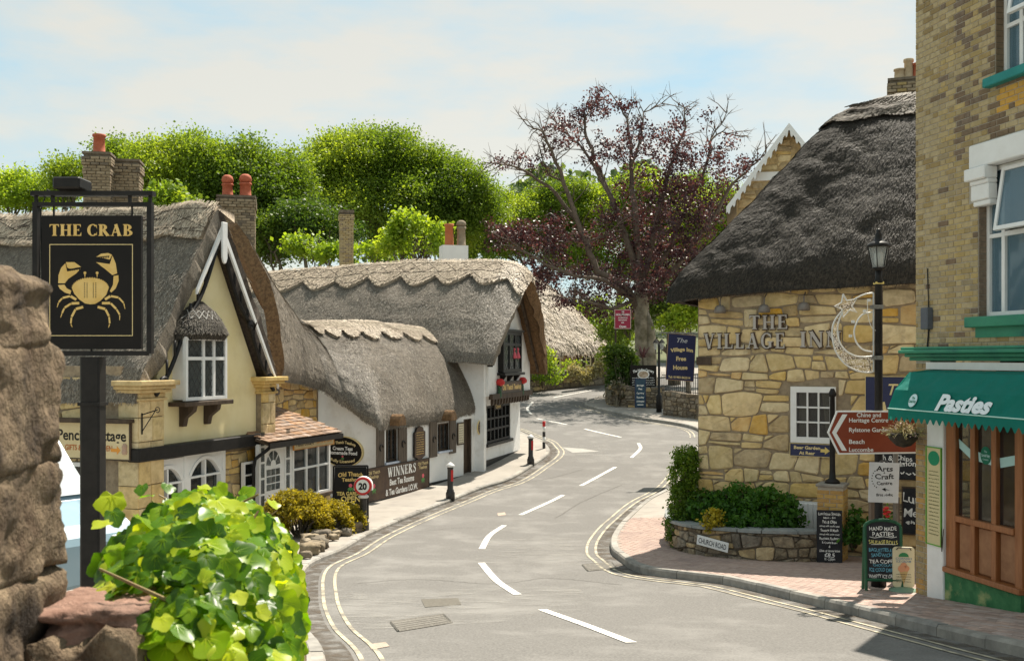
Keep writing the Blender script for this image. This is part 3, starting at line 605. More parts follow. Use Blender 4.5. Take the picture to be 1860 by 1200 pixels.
# ---------------------------------------------------------------- ground, road, pavements
def strip_sheet(name, xs, ys, dz, m):
    X, Y = np.meshgrid(xs, ys, indexing='ij'); v = np.stack([X, Y, G(Y) + dz], -1).reshape(-1, 3); i = np.arange(len(xs) * len(ys)).reshape(len(xs), len(ys))
    q = np.stack([i[:-1, :-1], i[1:, :-1], i[1:, 1:], i[:-1, 1:]], -1).reshape(-1, 4); me = arr_mesh(name, v, q, None, True); me.materials.append(m); return kind(obj(name, me), 'structure')
strip_sheet('ground', np.linspace(-500, 500, 41), np.r_[-60:90:.5, 90:590:10], -.05, EARTH)
road = strip_sheet('road', np.linspace(-22, 45, 24), np.arange(-12, 90, .25), .0, ASPHALT)
road['label'] = 'worn grey asphalt road bending between the thatched cottages'
def cat_rom(pts, step=.12):
    p = np.array([(q[0], q[1]) for q in pts]); p = np.vstack([2 * p[0] - p[1], p, 2 * p[-1] - p[-2]]); out = []
    for i in range(1, len(p) - 2):
        n = max(2, int(np.linalg.norm(p[i + 1] - p[i]) / step))
        for k in range(n):
            t = k / n; out.append(.5 * (2 * p[i] + (p[i+1] - p[i-1]) * t + (2*p[i-1] - 5*p[i] + 4*p[i+1] - p[i+2]) * t*t + (-p[i-1] + 3*p[i] - 3*p[i+1] + p[i+2]) * t**3))
    out.append(p[-2]); return np.array(out)
def offset(line, d):
    t = np.gradient(line, axis=0); t /= np.linalg.norm(t, axis=1, keepdims=True) + 1e-9; return line + np.stack([-t[:, 1], t[:, 0]], 1) * d     # to the left of travel
def ribbon(mb, line, w, dz):
    a = offset(line, w / 2); b = offset(line, -w / 2); o = len(mb.v); n = len(line)
    mb.add([(x, y, g(y) + dz) for x, y in a] + [(x, y, g(y) + dz) for x, y in b], [(i, i + n, i + n + 1, i + 1) for i in range(n - 1)])
def pave(name, poly, h, m, label=None):
    bm = bmesh.new(); f = bm.faces.new([bm.verts.new((x, y, 0)) for x, y in poly]); bmesh.ops.triangulate(bm, faces=[f])
    ys = [p[1] for p in poly]
    for y in np.arange(math.ceil(min(ys)), max(ys), .75):
        bmesh.ops.bisect_plane(bm, geom=bm.verts[:] + bm.edges[:] + bm.faces[:], plane_co=(0, y, 0), plane_no=(0, 1, 0))
    bmesh.ops.recalc_face_normals(bm, faces=bm.faces)
    if sum(f.normal.z for f in bm.faces) < 0: bmesh.ops.reverse_faces(bm, faces=bm.faces)
    for v in bm.verts: v.co.z = g(v.co.y) + h
    r_ = bmesh.ops.extrude_edge_only(bm, edges=[e for e in bm.edges if e.is_boundary])
    for v in [q for q in r_['geom'] if isinstance(q, bmesh.types.BMVert)]: v.co.z -= .3
    me = bpy.data.meshes.new(name); bm.to_mesh(me); bm.free(); me.materials.append(m); o = kind(obj(name, me), 'structure')
    if label: o['label'] = label
    return o
def kerbs(line, side, parent, h=.13, w=.14, ln=.9, drop=None):
    d = np.r_[0, np.cumsum(np.linalg.norm(np.diff(line, axis=0), axis=1))]; s = 0; inn = offset(line, side * w)
    while s < d[-1] - .2:
        e = min(s + ln, d[-1]); t = np.linspace(s + .006, e - .006, 4); O = np.stack([np.interp(t, d, line[:, k]) for k in (0, 1)], 1); I = np.stack([np.interp(t, d, inn[:, k]) for k in (0, 1)], 1); B_ = O + (I - O) * .15
        vs_ = []; j = random.uniform(-.006, .006)
        for q in range(4):
            for (p, z) in ((O[q], -.1), (O[q], h - .03 + j), (B_[q], h + .004 + j), (I[q], h + .004 + j), (I[q], -.1)): vs_.append((p[0], p[1], g(p[1]) + z))
        fs = [(5*i+k, 5*i+k+1, 5*i+k+6, 5*i+k+5) for i in range(3) for k in range(4)] + [(0, 1, 2, 3, 4), (19, 18, 17, 16, 15)]
        if side < 0: fs = [f[::-1] for f in fs]
        me = bpy.data.meshes.new('kerb_stone'); me.from_pydata(vs_, [], fs); me.materials.append(KERB); obj('kerb_stone', me, parent); s = e
LK = [(-.6, -6), (-.75, 3), (-1.2, 6.5)] + [tuple(gp(*q)[:2]) for q in ((590, 1200), (552, 1140), (544, 1085), (560, 1033), (622, 1003), (675, 972), (736, 945), (785, 925), (867, 892), (928, 872), (969, 847), (997, 826), (994, 812), (969, 796))] + [(-1.5, 48.5), (-9, 51.5)]
LKL = cat_rom(LK)
left_pave = pave('pavement_left', [tuple(p) for p in offset(LKL, .13)[::3]] + [(-22, 51), (-22, -6)], .09, CONC, 'pale concrete pavement in front of the tea shop')
kerbs(LKL[(LKL[:, 1] > 8)], 1, left_pave, .09)
RK = [tuple(gp(*q)[:2]) for q in ((1120, 716), (1085, 724), (1062, 735), (1078, 743), (1150, 760), (1265, 782))] + [(6.9, 39.5)] + [tuple(gp(*q)[:2]) for q in ((1226, 882), (1173, 915), (1132, 952), (1112, 980), (1110, 1003), (1124, 1017), (1165, 1041), (1281, 1057), (1334, 1065), (1480, 1100), (1600, 1130), (1740, 1165), (1860, 1195))] + [(5.6, 6.5), (6.6, 1), (7, -6)]
RKL = cat_rom(RK)
right_pave = pave('pavement_right', [tuple(p) for p in offset(RKL, .13)[::3]] + [(32, -6), (32, 76)], .12, CONC, 'pink block-paved pavement round the inn and pasty shop')
kerbs(RKL[(RKL[:, 1] > 8)], 1, right_pave)
FKL = cat_rom([(20, 83), tuple(gp(1102, 697)[:2]), tuple(gp(1030, 703)[:2]), tuple(gp(961, 711)[:2]), (-12, 56), (-22, 52.5)], .5)
far_pave = pave('pavement_far', [tuple(p) for p in offset(FKL, -.13)] + [(-22, 64), (-2, 71), (20, 91)], .13, CONC, 'far pavement below the garden wall')
kerbs(FKL, -1, far_pave)
# block pavers
def inside(p, poly):
    x, y = p; c = False; n = len(poly)
    for i in range(n):
        x0, y0 = poly[i]; x1, y1 = poly[i - 1]
        if (y0 > y) != (y1 > y) and x < (x1 - x0) * (y - y0) / (y1 - y0) + x0: c = not c
    return c
def pavers():
    region = [tuple(p) for p in offset(RKL, .16)[::2] if 8.5 < p[1] < 26] + [(6.9, 8.5), (6.0, 14.0), (7.5, 18), (4.2, 21.2), (4.6, 26)]
    me = MB().bbox(-.097, .097, -.03, .03, -.047, .047, .006).mesh('paver')
    me.transform(Matrix.Rotation(R(-90), 4, 'X')); me.materials.append(PAVER); spots = []
    a = R(-72); ca, sa = math.cos(a), math.sin(a)
    for i in range(-70, 70):
        for j in range(-140, 140):
            u = i * .203 + (j % 2) * .1; v = j * .1025; x = 4.5 + u * ca - v * sa; y = 16 + u * sa + v * ca
            if 8.6 < y < 26 and inside((x, y), region): spots.append((x, y))
    spots.sort(key=lambda p: (abs(p[0] / p[1]) > .5, p[1] + (0 if p[1] > 9.6 else 9)))
    big = MB()
    for k, (x, y) in enumerate(spots):
        sl = (g(y + .1) - g(y - .1)) / .2; mt = Matrix.Translation((x, y, g(y) + .12 - .024 + random.uniform(0, .004))) @ Matrix.Rotation(math.atan(sl), 4, 'X') @ Matrix.Rotation(a, 4, 'Z')
        if k < 300: o = obj('paver', me, right_pave); o.matrix_world = mt
        else: big.add([tuple(mt @ v.co) for v in me.vertices], [tuple(p.vertices) for p in me.polygons])
    kind(big.build('paver_field', PAVER2, right_pave), 'stuff')
PAVER2 = mat('block_paving_field', (.31, .225, .19), (.41, .31, .265), 8, .88, .003, 60, c3=(.26, .19, .17), s3=1.2)
pavers()
# painted lines
for pts in ([(985, 1107), (1060, 1134), (1147, 1167)], [(874, 1022), (902, 1054), (940, 1080)], [(916, 954), (890, 972), (875, 997)], [(1023, 899), (945, 935)], [(1118, 848), (1055, 882)], [(1160, 805), (1163, 815), (1147, 831)],
            [(1128, 794), (1062, 779)], [(1030, 771), (975, 760)], [(965, 752), (958, 742), (968, 730)], [(1005, 722), (1080, 708)]):
    mb = MB(); ln_ = cat_rom([tuple(gp(*q)[:2]) for q in pts], .1); ribbon(mb, ln_, .13, .008); mb.build('centre_line_dash', LINE, road)
def part_line(L_, y0, y1, offs, w=.05):
    for d in offs:
        q = offset(L_, d); q = q[(q[:, 1] > y0) & (q[:, 1] < y1)]; mb = MB(); ribbon(mb, q, w, .008); mb.build('yellow_line', YLINE, road)
part_line(LKL, 5, 47, (-.34, -.53))
part_line(RKL, 4, 36, (-.30, -.48)); part_line(RKL, 44, 56, (-.3, -.48))
COVER = mat('cover_iron', (.14, .13, .115), (.22, .205, .18), 25, .6, .004, 60, metal=.3)
# ironwork and patches let into the asphalt
def quad_patch(name, pts, m, dz=.006, frame=None):
    c = [gp(*p) for p in pts]; mb = MB(); n = 8; vs_ = []
    for i in range(n + 1):
        for j in range(n + 1):
            a = c[0].lerp(c[1], i / n); b = c[3].lerp(c[2], i / n); q = a.lerp(b, j / n); vs_.append((q.x, q.y, g(q.y) + dz))
    mb.add(vs_, [(i*(n+1)+j, (i+1)*(n+1)+j, (i+1)*(n+1)+j+1, i*(n+1)+j+1) for i in range(n) for j in range(n)]); return mb.build(name, m, road)
quad_patch('asphalt_patch', [(765, 1088), (832, 1086), (838, 1098), (772, 1103)], PATCHM)
quad_patch('asphalt_patch', [(1090, 820), (1060, 815), (1020, 812), (1040, 822)], mat('pale_patch', (.3, .29, .265), (.36, .345, .32), 9, .9))
for fr in ([(710, 1131), (806, 1117), (820, 1131), (724, 1147)], [(1058, 1026), (1112, 1022), (1120, 1032), (1068, 1037)]):
    c = [gp(*p) for p in fr]
    t_ = kind(quad_patch('access_cover', fr, COVER, .007), 'structure') if False else quad_patch('access_cover', fr, COVER, .007)
    mb = MB()
    for a, b in ((0, 1), (1, 2), (2, 3), (3, 0)): mb.tube([Vector((c[a].x, c[a].y, g(c[a].y) + .008)), Vector((c[b].x, c[b].y, g(c[b].y) + .008))], .016, 4)
    for k in (.2, .4, .6, .8):
        p = c[0].lerp(c[3], k); q = c[1].lerp(c[2], k); mb.tube([(p.x, p.y, g(p.y) + .01), (q.x, q.y, g(q.y) + .01)], .007, 4)
    mb.build('cover_frame', COVER, t_)
quad_patch('hydrant_cover', [(668, 1170), (700, 1166), (708, 1174), (675, 1180)], mat('pink_cover', (.42, .33, .27), (.3, .25, .2), 20, .8))
quad_patch('hydrant_cover', [(903, 932), (917, 930), (919, 935), (905, 937)], mat('pale_cover', (.34, .27, .22), (.42, .33, .27), 20, .8))

# wear on the carriageway: dust, gutter dirt, cracks and old patches
def stain(name, c, scale, lo, hi, stretch=(1, 1, 1), amount=.8):
    m = mat(name, c, None, rough=.95); t = m.node_tree; n = t.nodes; l = t.links; co = n.new('ShaderNodeTexCoord'); ma = n.new('ShaderNodeMapping'); ma.inputs['Scale'].default_value = stretch; no = n.new('ShaderNodeTexNoise'); no.inputs['Scale'].default_value = scale; no.inputs['Detail'].default_value = 9; no.inputs['Roughness'].default_value = .66
    rp = n.new('ShaderNodeValToRGB'); rp.color_ramp.elements[0].position = lo; rp.color_ramp.elements[1].position = hi; rp.color_ramp.elements[1].color = (amount,) * 3 + (1,); tr = n.new('ShaderNodeBsdfTransparent'); mx = n.new('ShaderNodeMixShader')
    l.new(co.outputs['Object'], ma.inputs[0]); l.new(ma.outputs[0], no.inputs[0]); l.new(no.outputs[0], rp.inputs[0]); l.new(rp.outputs[0], mx.inputs[0]); l.new(tr.outputs[0], mx.inputs[1]); l.new(n['Principled BSDF'].outputs[0], mx.inputs[2]); l.new(mx.outputs[0], n['Material Output'].inputs[0]); return m
DUST = stain('road_dust', (.36, .345, .32), 2.2, .5, .72, (.7, 1.3, 1), .6); DIRT = stain('gutter_dirt', (.1, .08, .06), 3.0, .4, .62); OIL = stain('tyre_dark', (.075, .068, .06), .5, .38, .75, (1, 1, 1), .3)
quad_patch('dust_stain', [(560, 1080), (1050, 1062), (1090, 1118), (560, 1150)], DUST, .0055); quad_patch('dust_stain', [(880, 980), (1180, 975), (1180, 1030), (860, 1022)], DUST, .0055); quad_patch('dust_stain', [(1010, 806), (1110, 806), (1110, 838), (1000, 838)], DUST, .0055)
for L_, d, y0, y1 in ((LKL, -.14, 9, 47), (RKL, -.14, 8, 36)):
    q = offset(L_, d); q = q[(q[:, 1] > y0) & (q[:, 1] < y1)]; mb = MB(); ribbon(mb, q, .26, .005); mb.build('gutter_dirt', DIRT, road)
CRK = mat('crack_seal', (.075, .069, .06), (.11, .1, .088), 30, .8); rr = random.Random(12)
for pts in ([(640, 1060), (760, 1052), (900, 1060), (1000, 1050), (1130, 1062)], [(760, 965), (850, 958), (960, 962)], [(1010, 940), (1060, 910), (1130, 880)], [(930, 880), (1000, 868), (1060, 852)]):
    w_ = [tuple(gp(*p)[:2]) for p in pts]; q = cat_rom(w_, .08); q = q + np.array([[rr.uniform(-.02, .02), rr.uniform(-.03, .03)] for _ in q]); mb = MB(); ribbon(mb, q, .014, .0062); mb.build('crack', CRK, road)
# ---------------------------------------------------------------- building helpers
def tmat(t): return Matrix.Translation(t.location) @ Matrix.Rotation(t.rotation_euler.z, 4, 'Z')
def wp(o, t): o.parent = t; o.matrix_parent_inverse = tmat(t).inverted(); return o      # a part built in world coordinates
def wall_rect(parent, name, u0, u1, z0, z1, holes, m, th=.25, y=0.):
    us = sorted({u0, u1, *[q for h in holes for q in h[:2]]}); zs = sorted({z0, z1, *[q for h in holes for q in h[2:4]]}); mb = MB()
    us = [q for q in us if u0 <= q <= u1]; zs = [q for q in zs if z0 <= q <= z1]
    for i in range(len(us) - 1):
        for j in range(len(zs) - 1):
            a, b, c, d = us[i], us[i+1], zs[j], zs[j+1]
            if any(a >= h[0] - 1e-6 and b <= h[1] + 1e-6 and c >= h[2] - 1e-6 and d <= h[3] + 1e-6 for h in holes): continue
            mb.add([(a, y, c), (b, y, c), (b, y, d), (a, y, d)], [(0, 1, 2, 3)])
    for (a, b, c, d) in [h[:4] for h in holes]:
        e = y + th; mb.add([(a, y, c), (a, e, c), (a, e, d), (a, y, d)], [(0, 3, 2, 1)]); mb.add([(b, y, c), (b, e, c), (b, e, d), (b, y, d)], [(0, 1, 2, 3)])
        mb.add([(a, y, c), (b, y, c), (b, e, c), (a, e, c)], [(0, 3, 2, 1)]); mb.add([(a, y, d), (b, y, d), (b, e, d), (a, e, d)], [(0, 1, 2, 3)])
    for (a, b, c, d) in ((u0, u0, z0, z1), (u1, u1, z0, z1)): mb.add([(a, y, c), (a, y + th, c), (a, y + th, d), (a, y, d)], [(0, 3, 2, 1) if a == u0 else (0, 1, 2, 3)])
    mb.add([(u0, y, z1), (u1, y, z1), (u1, y + th, z1), (u0, y + th, z1)], [(0, 1, 2, 3)])
    return mb.build(name, m, parent)
def window(parent, u0, u1, z0, z1, y=.08, cols=2, rows=2, fw=.06, bar=.025, m=None, back=None, depth=.16, lead=False, fd=.05, pane_m=None, xs=None, zs=None, name='window', heavy=()):
    m = m or WHITE; f = MB(); f.box(u0, u0 + fw, y - fd, y + .03, z0, z1).box(u1 - fw, u1, y - fd, y + .03, z0, z1).box(u0 + fw, u1 - fw, y - fd + .002, y + .03, z0, z0 + fw).box(u0 + fw, u1 - fw, y - fd + .002, y + .03, z1 - fw, z1)
    a0, a1, b0, b1 = u0 + fw, u1 - fw, z0 + fw, z1 - fw
    xs = [a0 + (a1 - a0) * t for t in (xs or [i / cols for i in range(1, cols)])]; zs = [b0 + (b1 - b0) * t for t in (zs or [i / rows for i in range(1, rows)])]
    for i, x in enumerate(xs): w = bar * (2.2 if i in heavy else 1); f.box(x - w / 2, x + w / 2, y - fd + .006, y + .025, b0, b1)
    for zz in zs: f.box(a0, a1, y - fd + .009, y + .022, zz - bar / 2, zz + bar / 2)
    w = f.build(name, m, parent); X = [a0] + xs + [a1]; Z = [b0] + zs + [b1]; pm = pane_m or GLASS
    for i in range(len(X) - 1):
        for j in range(len(Z) - 1):
            MB().box(X[i], X[i+1], y - .006, y, Z[j], Z[j+1]).build('pane', pm, w)
    if lead:
        l = MB(); s = lead
        for i in range(len(X) - 1):
            for j in range(len(Z) - 1):
                p, q, r_, t = X[i], X[i+1], Z[j], Z[j+1]; n = max(1, round((q - p) / s)); k = max(1, round((t - r_) / (s * 1.4))); du, dz = (q - p) / n, (t - r_) / k
                for a in range(n):
                    for b in range(k):
                        x, zz = p + a * du, r_ + b * dz; c = [(x + du/2, zz), (x + du, zz + dz/2), (x + du/2, zz + dz), (x, zz + dz/2)]
                        for e in range(4): l.tube([(c[e][0], y - .009, c[e][1]), (c[(e+1)%4][0], y - .009, c[(e+1)%4][1])], .006, 3, False)
        l.build('lead_lattice', LEADED, w)
    MB().box(u0 + .01, u1 - .01, y + depth, y + depth + .02, z0 + .01, z1 - .01).build('backing', back or NET, w)
    return w
def chimney(t, c, w, d, z0, z1, deg=0, pots=(), cap=.06, seed=1, m=None, name='chimney', corb=True, white=False):
    """brick stack with corbelled top; c world (x,y)"""
    M_ = Matrix.Translation((c[0], c[1], 0)) @ Matrix.Rotation(R(deg), 4, 'Z'); rr = random.Random(seed)
    core = MB().box(-w/2, w/2, -d/2, d/2, z0, z1); o = core.build(name, WHITE_W if white else DMORT, None); o.data.transform(M_); wp(o, t)
    if not white:
        bk = {}
        n = int((z1 - z0) / .075)
        for r_ in range(n):
            z = z0 + r_ * .075; e = (.05 if (corb and r_ > n - 4) else .015 if not (corb and r_ in (n - 5, n - 6)) else .03)
            for side in range(4):
                ln_ = w if side % 2 == 0 else d; hf = (d if side % 2 == 0 else w) / 2; u = -ln_ / 2 - e - (.11 if r_ % 2 else 0)
                while u < ln_ / 2 + e:
                    a = max(u, -ln_/2 - e); b = min(u + .215, ln_/2 + e)
                    if b - a > .03:
                        q = MB().bbox(a, b - .01, -hf - e - rr.uniform(0, .008), -hf + .005, z, z + .066, .006); Mr = Matrix.Rotation(R(90 * side), 4, 'Z')
                        k = rr.choices((0, 1, 2), (3, 2, 1))[0]; bk.setdefault(k, MB()).add([tuple(M_ @ Mr @ Vector(p)) for p in q.v], q.f)
                    u += .225
        for k, mb in bk.items(): kind(mb.build('brick_courses', (m or CHBR)[k], o), 'stuff')
        fl = MB().box(-w/2 - .04, w/2 + .04, -d/2 - .04, d/2 + .04, z1, z1 + cap).build('flaunching', DMORT, o); fl.data.transform(M_)
    for (px, r_, h, pm, hood) in pots:
        pr = [(r_ * 1.12, 0), (r_ * 1.12, .05), (r_, .07), (r_ * .92, h * .85), (r_ * 1.1, h * .88), (r_ * 1.1, h), (r_ * .8, h), (r_ * .75, h - .05)]
        p = MB().lathe(pr, 14, (px, 0, z1 + cap))
        q = p.build('chimney_pot', pm, o, True); q.data.transform(M_)
        if hood:
            h_ = MB().lathe([(r_ * .7, h), (r_ * .95, h + .03), (r_ * 1.15, h + .1), (r_ * .95, h + .2), (r_ * .5, h + .25)], 12, (px, 0, z1 + cap)).build('pot_hood', pm, q, True); h_.data.transform(M_)
    return o
# ================================================================ PENCIL COTTAGE (cream gable)
B = Frame(-6.975, 20.55, 71.35, g(21.5) + .13)
pc = thing('thatched_cottage', 'cream gabled cottage with steep dark thatch behind the crab sign', 'cottage', B.o, B.deg)
uR = B.hit(465, 700)[0]; uM = 1.80; zA = B.hit(391, 432)[1]; zE = B.hit(290, 692)[1]; zBm = (B.hit(290, 822)[1] + B.hit(465, 796)[1]) / 2
zR = 7.03
# gable wall above the beam, flanks below
gw = MB().prism([(0, zBm), (uR, zBm), (uR, zE + .1), (uM, zA), (0, zE + .1)], 0, .3).build('gable_wall', CREAM, pc)
ua0 = B.hit(262, 860)[0]; ua1 = B.hit(406, 850)[0]
hol = [(B.hit(272, 860)[0], B.hit(331, 860)[0], .75, zBm - .28), (B.hit(339, 860)[0], B.hit(401, 860)[0], .75, zBm - .2)]
low = wall_rect(pc, 'ground_floor_wall', -.35, uR + .05, -.4, zBm, [(h[0], h[1], h[2], h[3]) for h in hol], MORTAR, .3, .05)
stones(low, ua1 + .05, uR + .03, -.3, zBm - .2, (.22, .4), (.3, .6), STONE, y=.05, seed=3)
# the two arched windows in one white frame
fr = MB()
def arch(u0, u1, z0, z1, k=.32, n=14):
    pts = []; h = (u1 - u0) * k
    for i in range(n + 1):
        t = -1 + 2 * i / n; pts.append((u0 + (u1 - u0) * (i / n), z1 - h + h * (1 - abs(t) ** 2.4)))
    return pts
for (a, b, c, d) in hol:
    A_ = arch(a, b, c, d); I_ = arch(a + .07, b - .07, c, d - .07)
    for i in range(len(A_) - 1): fr.prism([A_[i], A_[i+1], I_[i+1], I_[i]], -.05, .12)
    fr.box(a, a + .07, -.05, .12, c, A_[0][1]).box(b - .07, b, -.05, .12, c, A_[-1][1]).box(a + .07, b - .07, -.048, .12, c, c + .07)
    for i in range(len(A_) - 1): fr.prism([A_[i], A_[i+1], (A_[i+1][0], d + .12), (A_[i][0], d + .12)], -.03, .1)
    m_ = (a + b) / 2; fr.box(m_ - .025, m_ + .025, -.035, .06, c, d - .08).box(a + .05, b - .05, -.03, .06, c + (d - c) * .55, c + (d - c) * .55 + .04)
fr.box(hol[0][1], hol[1][0], -.055, .12, .7, zBm - .1).box(ua0, hol[0][0], -.052, .12, .7, zBm - .1).box(hol[1][1], ua1, -.052, .12, .7, zBm - .1).box(ua0, ua1, -.12, .1, .62, .7)
aw = fr.build('arched_window', WHITE, pc)
for (a, b, c, d) in hol:
    m_ = (a + b) / 2; s = c + (d - c) * .57
    for (p, q) in ((a, m_), (m_, b)):
        for (r_, t) in ((c, s), (s, d)): MB().box(p + .02, q - .02, .055, .06, r_, t).build('pane', GLASS, aw)
    MB().box(a, b, .3, .32, c, d).build('backing', ROOM, aw)
    cu = MB()                                              # scalloped pelmet and side drapes behind the glass
    for i in range(9): x = a + (b - a) * i / 9; w_ = (b - a) / 9; cu.prism([(x, d), (x + w_, d), (x + w_, d - .24), (x + w_ / 2, d - .32), (x, d - .24)], .16, .17)
    cu.box(a + .07, a + .2, .15, .18, c, d - .1).box(b - .2, b - .07, .15, .18, c, d - .1); cu.build('curtain', CURT, aw)
MB().box(B.hit(250, 828, .2)[0], B.hit(472, 796, .2)[0], -.24, .04, zBm - .12, zBm + .14).build('beam', BLACK, pc, bev=.02)
# stone corner piers with moulded caps
for (a, b, nm) in ((-.75, 0.0, 'corner_pier'), (uR, uR + .55, 'corner_pier')):
    z0 = -.3; pr = MB().box(a + .02, b - .02, -.14, .3, z0, zE - .35); q = pr.build(nm, MORTAR, pc)
    zz = z0; rr = random.Random(5)
    while zz < zE - .36:
        h = min(rr.uniform(.3, .5), zE - .35 - zz); s1 = rr.uniform(.35, .65) * (b - a)
        for (x0, x1) in ((a, a + s1), (a + s1, b)): 
            MB().bbox(x0 + .008, x1 - .008, -.175 - rr.uniform(0, .015), -.13, zz + .01, zz + h - .006, .012).build('stone', rr.choice(STONE[:2]), q)
        if a < 0: MB().box(a - .025, a + .015, -.16, .28, zz + .01, zz + h - .006).build('stone', rr.choice(STONE[:2]), q)
        zz += h
    cp = MB()
    for (z_, e, h) in ((zE - .36, .05, .05), (zE - .31, .02, .1), (zE - .21, .1, .07), (zE - .14, .16, .07), (zE - .07, .22, .1)): cp.box(a - e, b + e, -.17 - e, .3, z_, z_ + h - .002)
    cp.build('pier_cap', STONE[0], pc, bev=.012)
# side wall towards the viewer
sm_ = lambda u, y, z: (y - .7, 9 - u, z)                         # wall seen from outside: u runs from the back to the street corner
sd = MB().box(-.7, -.4, .3, 9, -.4, zE + .3).build('side_wall', MORTAR, pc)
stones(sd, 4.5, 8.2, .2, zE + .1, (.18, .36), (.28, .6), [STONE[1], STONE[3], STONE[0]], holes=[(7.55, 8.0, .9, 1.75)], y=-.005, seed=8, fmap=sm_)
wi = MB();  # small white side window beside the sign
for (p, q, r_, t) in ((7.55, 7.63, .9, 1.75), (7.92, 8.0, .9, 1.75), (7.63, 7.92, .9, .98), (7.63, 7.92, 1.67, 1.75), (7.63, 7.92, 1.3, 1.34)): wi.box(-.77, -.705, 9 - q, 9 - p, r_, t)
wi = wi.build('side_window', WHITE, pc); MB().box(-.73, -.72, 9 - 7.92, 9 - 7.63, .98, 1.67).build('pane', GLASS, wi)
# main thatch: ridge runs back from the street
ov = .22
def bw(u, n, z): return B.w(u, n, z)
rl, S1, N1 = thatch('thatch_roof', [bw(uM, ov, zR), bw(uM, -4, zR), bw(uM, -9, zR)], [bw(-.95, ov * .7, zE - .32), bw(-.98, -4, zE - .3), bw(-1, -9, zE - .3)], None, [THATCH, CUT_D], .05, .42, 90, 30, 60000, bow=[0, .5, .9, .6, .1, 0.2, 0], seed=2, slen=.06, swid=.009, lift=.3, rim_i=0); wp(rl, pc)
rr_, S2, N2 = thatch('thatch_roof', [bw(uM + .02, ov, zR - .02), bw(uM + .02, -9, zR - .02)], [bw(uR + .85, ov * .7, zE - .35), bw(uR + .85, -9, zE - .3)], None, [THATCH, CUT_D], .1, .46, 50, 20, 6000, seed=4); wp(rr_, pc)
cap = ridge_cap('ridge_cap', S1, N1, rl, RIDGE, .2, 0, 1, 4, .12, .1, .05, .5, True, 9000, 5)
# barge boards, fretwork and pendant
zc_ = lambda u: zA + .12 - abs(u - uM) * (zA - zE + .25) / (uM + .35)
bb = MB()
for sgn in (-1, 1):
    e = uM + sgn * (uM + (.42 if sgn > 0 else -.9)); bb.prism([(uM, zA + .24), (e, zc_(e) + .08), (e, zc_(e) - .02), (uM, zA + .06)], -.3, -.25)
bb.build('barge_board', WHITE, pc)
pn = MB().prism([(uM - .09, zA + .3), (uM + .09, zA + .3), (uM + .09, zA - .45), (uM + .05, zA - .55), (uM, zA - .58), (uM - .05, zA - .55), (uM - .09, zA - .45)], -.35, -.3).build('pendant', WHITE, pc, bev=.01)
ft = MB()
for sgn in (-1, 1):
    H = zA - zE; pts = []
    for i in range(25):                                    # double ogee below the verge
        t = i / 24; u = uM + sgn * (.12 + t * (uM + .2)); z = zc_(u) - (.2 + .24 * abs(math.sin(t * math.pi * 2.0)) * (1 - .2 * t)) * (1 if sgn > 0 else .9); pts.append((u, -.22, z))
    ft.tube(pts, [.045] * 25, 6)
    for i in range(2, 24, 3): u, _, z = pts[i]; ft.tube([(u, -.22, z), (u, -.22, zc_(u) + .0)], .03, 5)
    for (c, r_) in ((.5, .09), (.9, .12)):                 # scroll ends
        u = uM + sgn * (.12 + c * (uM + .2)); z = zc_(u) - .26
        ft.tube([(u + math.cos(a) * r_ * (1 - a / 14), -.25, z + math.sin(a) * r_ * (1 - a / 14)) for a in [k * .5 for k in range(20)]], .045, 6)
ft.build('fretwork', BLACK, pc, True)
# oriel window with its own thatched hood
w0, w1 = B.hit(336, 670, .3)[0], B.hit(409, 670, .3)[0]; wz0, wz1 = B.hit(372, 724, .3)[1], B.hit(372, 614, .3)[1]
bay = MB().box(w0, w1, -.27, 0, wz0, wz1).build('bay_cheek', WHITE, pc)
ow = window(pc, w0 - .02, w1 + .02, wz0 - .02, wz1 + .02, -.29, 3, 2, .07, .07, WHITE, NET, .012, .17, .05, xs=[.42, .7], zs=[.68])
sl = MB().box(w0 - .14, w1 + .14, -.42, 0, wz0 - .13, wz0 - .04)
for u in (w0 + .28, w1 - .28): sl.prism([(-.0, wz0 - .12), (-.36, wz0 - .12), (-.33, wz0 - .24), (-.14, wz0 - .38), (-.1, wz0 - .55), (0, wz0 - .55)], u - .07, u + .07, 'x')
sl.build('bracketed_sill', DKWOOD, pc, bev=.01)
hw = (w1 - w0) / 2 + .28; hc = (w0 + w1) / 2; ht = B.hit(372, 548, .1)[1]
hd, S3, N3 = thatch('window_hood', [bw(hc - .12, .12, ht), bw(hc, .16, ht), bw(hc + .12, .12, ht)], [bw(hc + hw * math.sin(a), .03 + .62 * max(0, math.cos(a)), wz1 + .02) for a in np.linspace(-1.57, 1.57, 15)], None, [THATCH_D, CUT_D], .09, .14, 40, 12, 5000, seed=6, slen=.05, swid=.008, lift=.25, rough=.012); wp(hd, pc)
for c in hd.children: c.data.materials[0] = leaf_mat('straw_hood', [(0, (.03, .026, .021)), (.5, (.075, .064, .05)), (1, (.16, .137, .105))], 0, .7)
lg = MB()
for k in range(9):
    for (b0, b1) in ((.35, .58), (.58, .35)): lg.tube([on_grid(S3, N3, .06 + k * .1, b0, .02), on_grid(S3, N3, .06 + (k + 1) * .1, b1, .02)], .009, 3)
lg.build('rod_lattice', mat('pale_rod', (.3, .29, .27)), hd)
